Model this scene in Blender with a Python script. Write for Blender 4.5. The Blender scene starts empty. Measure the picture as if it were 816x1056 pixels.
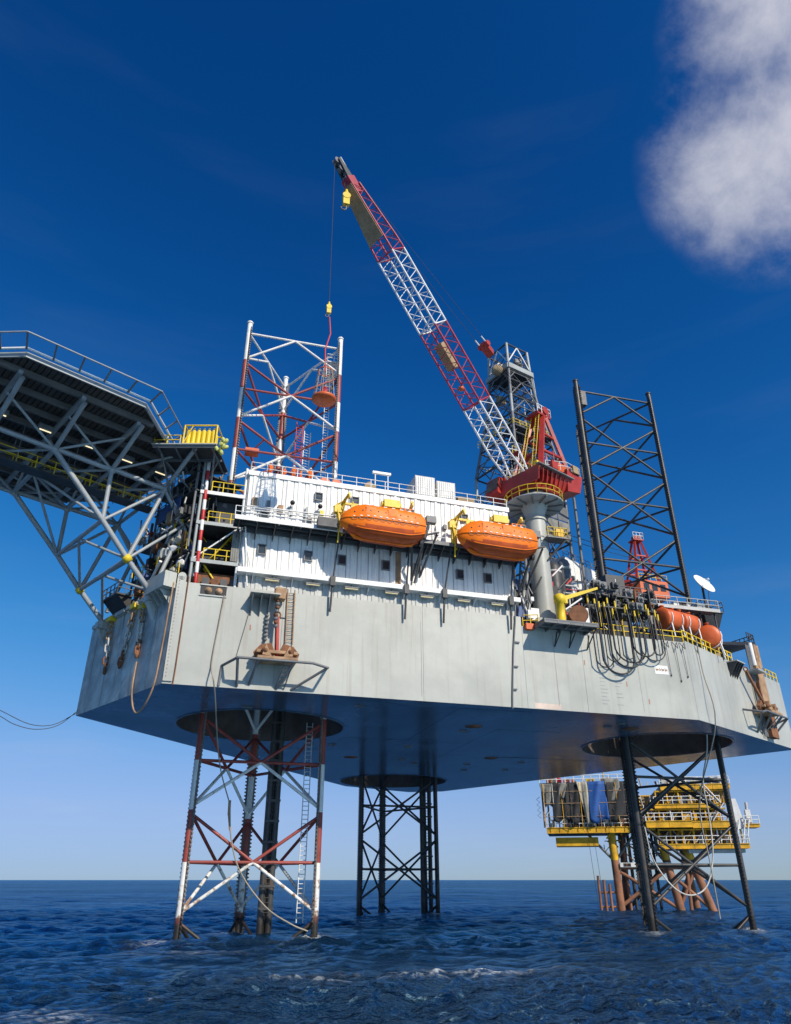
import bpy, bmesh, math, random
import numpy as np
from mathutils import Vector, Matrix
R = math.radians
random.seed(7)
SC = bpy.context.scene
COL = SC.collection

# ------------------------------------------------------------------ camera, world, sun, exposure
cam_d = bpy.data.cameras.new('camera')
cam_d.sensor_fit = 'VERTICAL'; cam_d.sensor_height = 36.0; cam_d.lens = 36.0*739.5/1056.0
cam_d.clip_start = 0.2; cam_d.clip_end = 60000
CAM = bpy.data.objects.new('camera', cam_d); COL.objects.link(CAM)
CAM.location = (-29.909, -77.978, 4.531)
CAM.rotation_euler = (math.pi/2+0.47399, 0, -0.26415)
SC.camera = CAM

TO_SUN = Vector((0.46, -1.0, 0.81)).normalized()
SUN_EL = math.asin(TO_SUN.z); SUN_AZ = math.atan2(TO_SUN.x, TO_SUN.y)
sun_d = bpy.data.lights.new('sun', 'SUN'); sun_d.energy = 4.6; sun_d.angle = R(0.53); sun_d.color = (1.0, 0.91, 0.77)
sun = bpy.data.objects.new('sun', sun_d); COL.objects.link(sun)
sun.rotation_euler = (-TO_SUN).to_track_quat('-Z', 'Y').to_euler(); sun.location = (0, -60, 120)

W = bpy.data.worlds.new('World'); SC.world = W; W.use_nodes = True
wt = W.node_tree; wt.nodes.clear()
def wn(t, **k):
    n = wt.nodes.new(t)
    for a, v in k.items(): setattr(n, a, v)
    return n
sky = wn('ShaderNodeTexSky', sky_type='NISHITA', sun_disc=False, sun_elevation=SUN_EL, sun_rotation=SUN_AZ,
         air_density=1.0, dust_density=0.25, ozone_density=1.6, altitude=0)
tint = wn('ShaderNodeMix', data_type='RGBA', blend_type='MULTIPLY'); tint.inputs['Factor'].default_value = 1.0; tint.inputs['B'].default_value = (0.34, 0.72, 1.26, 1)
wt.links.new(sky.outputs[0], tint.inputs['A'])
grade = wn('ShaderNodeHueSaturation'); grade.inputs['Saturation'].default_value = 1.08; grade.inputs['Value'].default_value = 1.0
wt.links.new(tint.outputs['Result'], grade.inputs['Color'])
# camera response: steeper toe for the deep zenith blue, shoulder for the bright haze near the horizon
ST = 0.11
sk0 = wn('ShaderNodeVectorMath', operation='SCALE'); sk0.inputs['Scale'].default_value = ST; wt.links.new(grade.outputs[0], sk0.inputs[0])
gam = wn('ShaderNodeGamma'); gam.inputs['Gamma'].default_value = 1.78; wt.links.new(sk0.outputs[0], gam.inputs['Color'])
gain = wn('ShaderNodeVectorMath', operation='MULTIPLY'); gain.inputs[1].default_value = (42.0, 6.2, 2.6); wt.links.new(gam.outputs[0], gain.inputs[0])
sk = wn('ShaderNodeVectorMath', operation='MULTIPLY_ADD'); sk.inputs[1].default_value = (2.6*ST, 1.65*ST, 0.92*ST); sk.inputs[2].default_value = (ST, ST, ST)
wt.links.new(gain.outputs[0], sk.inputs[0])
roll = wn('ShaderNodeVectorMath', operation='DIVIDE'); wt.links.new(gain.outputs[0], roll.inputs[0]); wt.links.new(sk.outputs[0], roll.inputs[1])
tc = wn('ShaderNodeTexCoord')
# soft cumulus: domain-warped noise in the sky direction, one large bank plus faint wisps all round
def wmath(op, a, b=None, clamp=False):
    n = wn('ShaderNodeMath', operation=op); n.use_clamp = clamp
    for i, v in enumerate((a, b)):
        if v is None: continue
        if isinstance(v, (int, float)): n.inputs[i].default_value = v
        else: wt.links.new(v, n.inputs[i])
    return n.outputs[0]
nz = wn('ShaderNodeTexNoise'); nz.inputs['Scale'].default_value = 9.0; nz.inputs['Detail'].default_value = 10; nz.inputs['Roughness'].default_value = 0.64
nz.inputs['Distortion'].default_value = 0.15
nzb = wn('ShaderNodeTexNoise'); nzb.inputs['Scale'].default_value = 4.3; nzb.inputs['Detail'].default_value = 3
wt.links.new(tc.outputs['Generated'], nz.inputs['Vector']); wt.links.new(tc.outputs['Generated'], nzb.inputs['Vector'])
def bank(direction, inner, outer):
    d = Vector(direction).normalized()
    dp = wn('ShaderNodeVectorMath', operation='DOT_PRODUCT'); dp.inputs[1].default_value = d
    wt.links.new(tc.outputs['Generated'], dp.inputs[0])
    mr = wn('ShaderNodeMapRange')
    mr.inputs['From Min'].default_value = math.cos(outer); mr.inputs['From Max'].default_value = math.cos(inner)
    wt.links.new(dp.outputs['Value'], mr.inputs['Value'])
    return mr.outputs[0]
BANKS = [((0.556, 0.390, 0.734), R(0.5), R(9.8)), ((0.506, 0.305, 0.807), R(0.5), R(8.0)), ((0.530, 0.415, 0.740), R(0.5), R(5.5)),
         ((-0.75, 0.20, 0.55), R(1), R(12)), ((0.9, -0.3, 0.45), R(1), R(12)), ((0.1, -0.9, 0.45), R(1), R(12)), ((-0.5, -0.6, 0.6), R(1), R(12))]
msk = None
for b in BANKS:
    o = bank(*b); msk = o if msk is None else wmath('MAXIMUM', msk, o)
edge = wmath('MULTIPLY', msk, 2.6, True)
nsum = wmath('ADD', wmath('MULTIPLY', wmath('SUBTRACT', nz.outputs['Fac'], 0.5), 2.3), wmath('MULTIPLY', wmath('SUBTRACT', nzb.outputs['Fac'], 0.5), 1.2))
v = wmath('ADD', wmath('MULTIPLY', msk, 1.25), wmath('MULTIPLY', nsum, edge))
mr = wn('ShaderNodeMapRange', interpolation_type='SMOOTHSTEP'); mr.inputs['From Min'].default_value = 0.05; mr.inputs['From Max'].default_value = 1.85
mr.inputs['To Max'].default_value = 0.92
wt.links.new(v, mr.inputs['Value'])
nz2 = wn('ShaderNodeTexNoise'); nz2.inputs['Scale'].default_value = 2.2; nz2.inputs['Detail'].default_value = 5
mp = wn('ShaderNodeMapping'); mp.inputs['Scale'].default_value = (1.3, 1.3, 9.0)
wt.links.new(tc.outputs['Generated'], mp.inputs['Vector']); wt.links.new(mp.outputs[0], nz2.inputs['Vector'])
wis = wn('ShaderNodeMapRange', interpolation_type='SMOOTHSTEP'); wis.inputs['From Min'].default_value = 0.50; wis.inputs['From Max'].default_value = 0.85; wis.inputs['To Max'].default_value = 0.014
wt.links.new(nz2.outputs['Fac'], wis.inputs['Value'])
sepd = wn('ShaderNodeSeparateXYZ'); wt.links.new(tc.outputs['Generated'], sepd.inputs[0])
low = wn('ShaderNodeMapRange', interpolation_type='SMOOTHSTEP'); low.inputs['From Min'].default_value = 0.40; low.inputs['From Max'].default_value = 0.06; low.inputs['To Min'].default_value = 1.0; low.inputs['To Max'].default_value = 14.0
wt.links.new(sepd.outputs['Z'], low.inputs['Value'])
cl = wmath('MAXIMUM', mr.outputs[0], wmath('MULTIPLY', wis.outputs[0], low.outputs[0], True))
mixc = wn('ShaderNodeMix', data_type='RGBA'); mixc.inputs['B'].default_value = (5.9, 6.0, 6.7, 1)
wt.links.new(cl, mixc.inputs['Factor']); wt.links.new(roll.outputs[0], mixc.inputs['A'])
bg = wn('ShaderNodeBackground'); bg.inputs['Strength'].default_value = 0.11
wt.links.new(mixc.outputs['Result'], bg.inputs['Color'])
wo = wn('ShaderNodeOutputWorld'); wt.links.new(bg.outputs[0], wo.inputs['Surface'])

SC.view_settings.view_transform = 'Standard'; SC.view_settings.look = 'None'
SC.view_settings.exposure = 0.0; SC.view_settings.gamma = 1.0; SC.view_settings.use_curve_mapping = False
SC.render.engine = 'CYCLES'
SC.cycles.max_bounces = 6; SC.cycles.diffuse_bounces = 3; SC.cycles.glossy_bounces = 3; SC.cycles.transmission_bounces = 2
SC.cycles.use_denoising = True; SC.cycles.sample_clamp_indirect = 5

# ------------------------------------------------------------------ materials
MATS = {}
def mat(name, col, rough=0.5, metal=0.0, var=0.18, scale=0.6, streak=0.0, streak_col=(0.16, 0.09, 0.045), rust=0.0,
        rust_col=(0.17, 0.055, 0.02), bump=0.0, growth=False, low_rust=0.0, emit=0.0, spec=0.5):
    m = bpy.data.materials.new(name); m.use_nodes = True
    nt = m.node_tree; nt.nodes.clear(); L = nt.links
    def N(t, **k):
        n = nt.nodes.new(t)
        for a, v in k.items(): setattr(n, a, v)
        return n
    out = N('ShaderNodeOutputMaterial'); p = N('ShaderNodeBsdfPrincipled'); L.new(p.outputs[0], out.inputs['Surface'])
    p.inputs['Roughness'].default_value = rough; p.inputs['Metallic'].default_value = metal; p.inputs['Specular IOR Level'].default_value = spec
    geo = N('ShaderNodeNewGeometry')
    def noise(sc, det=5, rgh=0.6, vec=None):
        n = N('ShaderNodeTexNoise'); n.inputs['Scale'].default_value = sc; n.inputs['Detail'].default_value = det; n.inputs['Roughness'].default_value = rgh
        L.new(vec or geo.outputs['Position'], n.inputs['Vector']); return n.outputs['Fac']
    def ramp(v, a, b, hi=1.0):
        r = N('ShaderNodeMapRange', interpolation_type='SMOOTHSTEP'); r.inputs['From Min'].default_value = a; r.inputs['From Max'].default_value = b; r.inputs['To Max'].default_value = hi
        L.new(v, r.inputs['Value']); return r.outputs[0]
    def mix(f, a, b, mode='MIX'):
        x = N('ShaderNodeMix', data_type='RGBA', blend_type=mode)
        if isinstance(f, float): x.inputs['Factor'].default_value = f
        else: L.new(f, x.inputs['Factor'])
        for k, v in (('A', a), ('B', b)):
            if isinstance(v, tuple): x.inputs[k].default_value = v if len(v) == 4 else (*v, 1)
            else: L.new(v, x.inputs[k])
        return x.outputs['Result']
    c = tuple(col)
    dk = tuple(max(0, x*(1-var)) for x in c); lt = tuple(min(1, x*(1+var*0.5)) for x in c)
    cur = mix(ramp(noise(scale), 0.3, 0.7), dk, lt)
    info = N('ShaderNodeObjectInfo')
    cur = mix(ramp(info.outputs['Random'], 0.0, 1.0, var*0.55), cur, dk)
    if streak:
        mp = N('ShaderNodeMapping'); mp.inputs['Scale'].default_value = (2.4, 2.4, 0.10); L.new(geo.outputs['Position'], mp.inputs['Vector'])
        s1 = ramp(noise(1.0, 6, 0.65, mp.outputs[0]), 0.50, 0.76, streak)
        mp2 = N('ShaderNodeMapping'); mp2.inputs['Scale'].default_value = (0.35, 0.35, 0.05); L.new(geo.outputs['Position'], mp2.inputs['Vector'])
        s2 = ramp(noise(1.0, 3, 0.6, mp2.outputs[0]), 0.5, 0.8, streak*0.35)
        cur = mix(s2, cur, tuple(x*0.55 for x in c)); cur = mix(s1, cur, streak_col)
    if rust or low_rust:
        rn = noise(1.2 if low_rust else 2.3, 8, 0.72)
        if low_rust:
            sep = N('ShaderNodeSeparateXYZ'); L.new(geo.outputs['Position'], sep.inputs[0])
            z = N('ShaderNodeMapRange'); z.inputs['From Min'].default_value = 0; z.inputs['From Max'].default_value = 26; z.inputs['To Min'].default_value = low_rust; z.inputs['To Max'].default_value = rust
            L.new(sep.outputs['Z'], z.inputs['Value'])
            add = N('ShaderNodeMath', operation='ADD'); L.new(rn, add.inputs[0]); L.new(z.outputs[0], add.inputs[1])
            cur = mix(ramp(add.outputs[0], 0.66, 0.80), cur, rust_col)
        else:
            cur = mix(ramp(rn, 0.72-rust*0.35, 0.80-rust*0.30), cur, rust_col)
    if growth:
        sep = N('ShaderNodeSeparateXYZ'); L.new(geo.outputs['Position'], sep.inputs[0])
        g = N('ShaderNodeMath', operation='MULTIPLY_ADD'); L.new(noise(1.1), g.inputs[0]); g.inputs[1].default_value = 2.2; L.new(sep.outputs['Z'], g.inputs[2])
        r = N('ShaderNodeMapRange', interpolation_type='SMOOTHSTEP'); r.inputs['From Min'].default_value = 1.9; r.inputs['From Max'].default_value = 3.0; r.inputs['To Min'].default_value = 1; r.inputs['To Max'].default_value = 0
        L.new(g.outputs[0], r.inputs['Value'])
        cur = mix(r.outputs[0], cur, (0.022, 0.017, 0.012))
    L.new(cur, p.inputs['Base Color'])
    rr = N('ShaderNodeMapRange'); rr.inputs['To Min'].default_value = max(0.02, rough-0.08); rr.inputs['To Max'].default_value = min(1, rough+0.15)
    L.new(noise(scale*3), rr.inputs['Value']); L.new(rr.outputs[0], p.inputs['Roughness'])
    if bump:
        b = N('ShaderNodeBump'); b.inputs['Strength'].default_value = bump; b.inputs['Distance'].default_value = 0.05
        L.new(noise(1.3, 4), b.inputs['Height']); L.new(b.outputs[0], p.inputs['Normal'])
    if emit:
        p.inputs['Emission Color'].default_value = (*col, 1); p.inputs['Emission Strength'].default_value = emit
    MATS[name] = m
    return m
mat('hull_grey', (0.445, 0.448, 0.400), 0.40, var=0.16, scale=0.16, streak=0.50, streak_col=(0.29, 0.25, 0.20), rust=0.16, bump=0.22)
mat('hull_bow', (0.46, 0.48, 0.45), 0.42, var=0.45, scale=0.5, streak=1.0, streak_col=(0.13, 0.085, 0.06), rust=0.30, bump=0.2)
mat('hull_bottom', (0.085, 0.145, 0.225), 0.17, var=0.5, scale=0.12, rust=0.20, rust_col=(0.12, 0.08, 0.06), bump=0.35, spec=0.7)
mat('well_rust', (0.13, 0.10, 0.085), 0.7, var=0.4, scale=0.5, streak=0.5)
mat('white_wall', (0.84, 0.825, 0.79), 0.45, var=0.09, streak=0.42, streak_col=(0.40, 0.30, 0.22), rust=0.04)
mat('grey_wall', (0.50, 0.50, 0.47), 0.5, var=0.12, streak=0.25)
mat('white_paint', (0.80, 0.79, 0.76), 0.45, var=0.12, rust=0.10)
mat('grey_paint', (0.36, 0.38, 0.37), 0.45, var=0.15, rust=0.12)
mat('truss_grey', (0.32, 0.345, 0.355), 0.42, var=0.14, rust=0.12, streak=0.2)
mat('dark_steel', (0.055, 0.058, 0.062), 0.5, var=0.3, rust=0.10)
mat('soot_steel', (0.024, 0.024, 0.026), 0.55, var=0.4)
mat('deck_brown', (0.065, 0.058, 0.052), 0.55, var=0.3)
mat('girder_grey', (0.16, 0.15, 0.145), 0.5, var=0.2, rust=0.1)
mat('mid_steel', (0.16, 0.165, 0.17), 0.5, var=0.25, rust=0.14)
mat('leg_red', (0.34, 0.060, 0.045), 0.45, var=0.3, rust=-0.06, low_rust=0.20, rust_col=(0.11, 0.05, 0.03), growth=True, streak=0.3)
mat('leg_white', (0.80, 0.78, 0.73), 0.45, var=0.12, rust=-0.08, low_rust=0.22, growth=True, rust_col=(0.26, 0.13, 0.065), streak=0.3)
mat('leg_dark', (0.060, 0.058, 0.056), 0.42, var=0.35, rust=-0.04, low_rust=0.16, rust_col=(0.11, 0.065, 0.04), growth=True)
mat('rack_dark', (0.040, 0.036, 0.034), 0.6, var=0.4, rust=0.05, low_rust=0.15, rust_col=(0.12, 0.06, 0.03), growth=True)
mat('rack_pale', (0.20, 0.18, 0.165), 0.6, var=0.4, rust=0.05, low_rust=0.20, rust_col=(0.16, 0.08, 0.04), growth=True)
mat('crane_red', (0.42, 0.035, 0.022), 0.42, var=0.22, rust=0.08, streak=0.2)
mat('boom_red', (0.42, 0.035, 0.060), 0.42, var=0.22)
mat('boom_white', (0.80, 0.80, 0.78), 0.42, var=0.12)
mat('orange_boat', (0.95, 0.20, 0.004), 0.45, var=0.16, scale=0.8, streak=0.30, streak_col=(0.55, 0.10, 0.01), bump=0.10, spec=0.3)
mat('boat_lower_shade', (0.50, 0.085, 0.015), 0.45, var=0.25, scale=0.8, streak=0.4, streak_col=(0.25, 0.05, 0.02), spec=0.3)  # boat orange darkened to red-brown: shade below the chine put into the colour
mat('orange_tank', (0.66, 0.120, 0.022), 0.45, var=0.18, streak=0.2)
mat('orange_cloth', (0.75, 0.16, 0.02), 0.8)
mat('safety_yellow', (0.78, 0.54, 0.02), 0.45, var=0.18, rust=0.12)
mat('platform_yellow', (0.78, 0.43, 0.02), 0.5, var=0.35, rust=0.30, streak=0.45, streak_col=(0.28, 0.13, 0.03))
mat('rust', (0.24, 0.10, 0.045), 0.8, var=0.45, scale=1.2, streak=0.4)
mat('rust_pale', (0.44, 0.27, 0.15), 0.75, var=0.4, scale=1.0, rust=0.35)
mat('rust_leg', (0.30, 0.13, 0.07), 0.75, var=0.35, growth=False, streak=0.3)
mat('tan', (0.38, 0.27, 0.15), 0.8, var=0.25)
mat('cable', (0.035, 0.035, 0.038), 0.6)
mat('rope', (0.36, 0.31, 0.24), 0.85)
mat('hose_black', (0.016, 0.016, 0.018), 0.42, var=0.3)
mat('hose_white', (0.55, 0.53, 0.48), 0.6, var=0.3)
mat('glass', (0.030, 0.048, 0.055), 0.08, var=0.1, spec=0.8)
mat('lamp_glass', (0.80, 0.66, 0.36), 0.4, var=0.05)
mat('lamp_lit', (1.0, 0.82, 0.50), 0.4, var=0.0, emit=1.2)
mat('skin', (0.45, 0.27, 0.18), 0.6)
mat('tarp_grey', (0.25, 0.245, 0.22), 0.85, var=0.35, scale=0.9)
mat('tarp_tan', (0.46, 0.43, 0.34), 0.85, var=0.25, scale=0.9)
mat('tarp_black', (0.040, 0.040, 0.042), 0.8, var=0.4)
mat('tarp_blue', (0.02, 0.10, 0.36), 0.6, var=0.2)
mat('red_paint', (0.55, 0.030, 0.030), 0.45, var=0.2, rust=0.1)
mat('green_bag', (0.55, 0.56, 0.16), 0.8)
mat('blue_paint', (0.05, 0.10, 0.26), 0.5)
mat('mark_dark', (0.26, 0.27, 0.26), 0.6, var=0.3)
mat('mark_rust', (0.42, 0.20, 0.12), 0.7, var=0.4)
mat('peach_patch', (0.66, 0.52, 0.43), 0.55, var=0.2)

# ------------------------------------------------------------------ helpers
def tag(o, label=None, cat=None, group=None, kind=None):
    if label: o['label'] = label
    if cat: o['category'] = cat
    if group: o['group'] = group
    if kind: o['kind'] = kind
    return o
def thing(name, loc, label, cat, group=None):
    o = bpy.data.objects.new(name, None); COL.objects.link(o); o.location = loc
    o.empty_display_size = 0.5
    return tag(o, label, cat, group)
ORIG = {}
def place(o, parent, M=None):
    M = M or Matrix.Identity(4)
    COL.objects.link(o)
    if parent is not None:
        o.parent = parent
        base = parent; off = Matrix.Identity(4)
        while base is not None:
            off = base.matrix_basis @ off if base.parent is None else base.matrix_basis @ off
            base = base.parent
        o.matrix_basis = off.inverted() @ M
    else:
        o.matrix_basis = M
    return o
UNIT = {}
def unit_cyl(m, n=10):
    k = (m, n)
    if k not in UNIT:
        me = bpy.data.meshes.new('tube'); vs = []; fs = []
        for z in (0, 1):
            for i in range(n):
                a = 2*math.pi*i/n; vs.append((math.cos(a), math.sin(a), z))
        for i in range(n): fs.append((i, (i+1) % n, n+(i+1) % n, n+i))
        fs.append(tuple(range(n))[::-1]); fs.append(tuple(range(n, 2*n)))
        me.from_pydata(vs, [], fs); me.materials.append(MATS[m])
        for i, pl in enumerate(me.polygons): pl.use_smooth = i < n
        UNIT[k] = me
    return UNIT[k]
def unit_box(m):
    k = ('box', m)
    if k not in UNIT:
        b = MB(); b.box((-.5, .5), (-.5, .5), (-.5, .5)); UNIT[k] = b.mesh('block', m)
    return UNIT[k]
def axis_mat(p, q):
    p, q = Vector(p), Vector(q); z = q-p; l = z.length; z = z/l
    x = z.cross(Vector((0, 0, 1)))
    if x.length < 1e-4: x = Vector((1, 0, 0))
    x.normalize(); y = z.cross(x)
    return Matrix(((x.x, y.x, z.x, p.x), (x.y, y.y, z.y, p.y), (x.z, y.z, z.z, p.z), (0, 0, 0, 1))), l
def tube(parent, name, p, q, r, m, n=10):
    M, l = axis_mat(p, q)
    o = bpy.data.objects.new(name, unit_cyl(m, n))
    return place(o, parent, M @ Matrix.Diagonal((r, r, l, 1)))
def beam(parent, name, p, q, w, h, m):
    M, l = axis_mat(p, q)
    o = bpy.data.objects.new(name, unit_box(m))
    return place(o, parent, M @ Matrix.Translation((0, 0, l/2)) @ Matrix.Diagonal((w, h, l, 1)))
class Frame:
    def __init__(s, o, d):
        s.o = Vector((o[0], o[1])); s.d = Vector((d[0], d[1])).normalized(); s.n = Vector((s.d.y, -s.d.x))
    def __call__(s, a, o, z):
        p = s.o+s.d*a+s.n*o
        return Vector((p.x, p.y, z))
class MB:
    def __init__(s): s.v = []; s.f = []; s.sm = []
    def add(s, vs, fs, smooth=False):
        k = len(s.v); s.v += [tuple(x) for x in vs]
        for f in fs: s.f.append(tuple(i+k for i in f)); s.sm.append(smooth)
        return s
    def hexa(s, c):   # 8 corners: bottom 4 then top 4
        return s.add(c, [(3, 2, 1, 0), (4, 5, 6, 7), (0, 1, 5, 4), (1, 2, 6, 5), (2, 3, 7, 6), (3, 0, 4, 7)])
    def box(s, x, y, z):
        return s.hexa([(x[0], y[0], z[0]), (x[1], y[0], z[0]), (x[1], y[1], z[0]), (x[0], y[1], z[0]), (x[0], y[0], z[1]), (x[1], y[0], z[1]), (x[1], y[1], z[1]), (x[0], y[1], z[1])])
    def fbox(s, F, a, o, z):
        return s.hexa([F(a[0], o[1], z[0]), F(a[1], o[1], z[0]), F(a[1], o[0], z[0]), F(a[0], o[0], z[0]), F(a[0], o[1], z[1]), F(a[1], o[1], z[1]), F(a[1], o[0], z[1]), F(a[0], o[0], z[1])])
    def tube(s, p, q, r, n=6, r2=None):
        M, l = axis_mat(p, q); r2 = r if r2 is None else r2; vs = []
        for z, rr in ((0, r), (l, r2)):
            for i in range(n):
                a = 2*math.pi*i/n; vs.append(M @ Vector((rr*math.cos(a), rr*math.sin(a), z)))
        s.add(vs, [(i, (i+1) % n, n+(i+1) % n, n+i) for i in range(n)], True)
        return s.add(vs[:n], [tuple(range(n))[::-1]]).add(vs[n:], [tuple(range(n))])
    def path(s, pts, r, n=6):
        pts = [Vector(p) for p in pts]; rings = []; up = None
        for i, p in enumerate(pts):
            t = (pts[min(i+1, len(pts)-1)]-pts[max(i-1, 0)]).normalized()
            if up is None:
                up = Vector((0, 0, 1)) if abs(t.z) < .9 else Vector((1, 0, 0))
            x = t.cross(up)
            if x.length < 1e-4: x = t.cross(Vector((0.3, 1, 0.1)))
            x.normalize(); y = x.cross(t).normalized(); up = y
            rings.append([p+x*(r*math.cos(2*math.pi*k/n))+y*(r*math.sin(2*math.pi*k/n)) for k in range(n)])
        vs = [q for rg in rings for q in rg]; fs = []
        for i in range(len(pts)-1):
            for k in range(n): fs.append((i*n+k, i*n+(k+1) % n, (i+1)*n+(k+1) % n, (i+1)*n+k))
        s.add(vs, fs, True)
        return s.add(rings[0], [tuple(range(n))[::-1]]).add(rings[-1], [tuple(range(n))])
    def lathe(s, c, prof, n=20, axis=None, cap=True):
        M = Matrix.Translation(c)
        if axis is not None: M = M @ Vector(axis).to_track_quat('Z', 'Y').to_matrix().to_4x4()
        vs = []; fs = []
        for r, z in prof:
            for i in range(n):
                a = 2*math.pi*i/n; vs.append(M @ Vector((r*math.cos(a), r*math.sin(a), z)))
        for j in range(len(prof)-1):
            for i in range(n): fs.append((j*n+i, j*n+(i+1) % n, (j+1)*n+(i+1) % n, (j+1)*n+i))
        s.add(vs, fs, True)
        if cap and prof[0][0] > 1e-4: s.add(vs[:n], [tuple(range(n))[::-1]])
        if cap and prof[-1][0] > 1e-4: s.add(vs[-n:], [tuple(range(n))])
        return s
    def prism(s, poly, d):
        n = len(poly); d = Vector(d); a = [Vector(p) for p in poly]; b = [p+d for p in a]
        return s.add(a+b, [tuple(range(n))[::-1], tuple(range(n, 2*n))]+[(i, (i+1) % n, n+(i+1) % n, n+i) for i in range(n)])
    def mesh(s, name, m):
        me = bpy.data.meshes.new(name); me.from_pydata(s.v, [], s.f); me.materials.append(MATS[m])
        me.polygons.foreach_set('use_smooth', s.sm); me.update()
        return me
    def obj(s, name, m, parent=None, fix=True):
        me = s.mesh(name, m)
        if fix:
            bm = bmesh.new(); bm.from_mesh(me); bmesh.ops.recalc_face_normals(bm, faces=bm.faces); bm.to_mesh(me); bm.free()
        o = bpy.data.objects.new(name, me)
        if parent is None:
            c = Vector(np.mean(np.array(s.v), axis=0)); c.z = min(v[2] for v in s.v)
            me.transform(Matrix.Translation(-c)); COL.objects.link(o); o.location = c
        else: place(o, parent)
        return o
def smooth(pts, k=6):
    P = [Vector(p) for p in pts]; P = [2*P[0]-P[1]]+P+[2*P[-1]-P[-2]]; out = []
    for i in range(1, len(P)-2):
        for j in range(k):
            t = j/k; a, b_, c, d = P[i-1], P[i], P[i+1], P[i+2]
            out.append(0.5*((2*b_)+(c-a)*t+(2*a-5*b_+4*c-d)*t*t+(3*b_-a-3*c+d)*t**3))
    return out+[P[-2]]
def catenary(p, q, sag, n=16):
    p, q = Vector(p), Vector(q)
    return [p.lerp(q, i/n)-Vector((0, 0, sag*4*(i/n)*(1-i/n))) for i in range(n+1)]
def railing(parent, pts, h=1.1, m='safety_yellow', step=1.6, r=0.035, name='railing', mids=2):
    b = MB()
    for p, q in zip(pts[:-1], pts[1:]):
        p, q = Vector(p), Vector(q); l = (q-p).length; k = max(1, round(l/step))
        for i in range(k+1):
            a = p.lerp(q, i/k); b.tube(a, a+Vector((0, 0, h)), r*1.1, 5)
        for j in range(1, mids+1):
            z = Vector((0, 0, h*j/mids)); b.tube(p+z, q+z, r, 5)
    return b.obj(name, m, parent, fix=False)
def smoothmesh(o):
    for p in o.data.polygons: p.use_smooth = True
SIDE = Frame((-33.06, -16.58), (51.74, 1.63))       # long near side, a runs from bow corner to stern corner, o outwards
STERN = Frame((18.68, -14.95), (22.92, 12.85))
BOW = Frame((-41.4, -0.9), (8.34, -15.7))           # a from far corner to near corner (length 17.78)
BL = 17.78
ZB, ZD = 18.8, 26.8
L_CTR, R_CTR, M_CTR = (-23.39, 0.0), (23.39, 0.0), (2.02, 41.54)
BAY, ZN = 8.7895, 1.565

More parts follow.
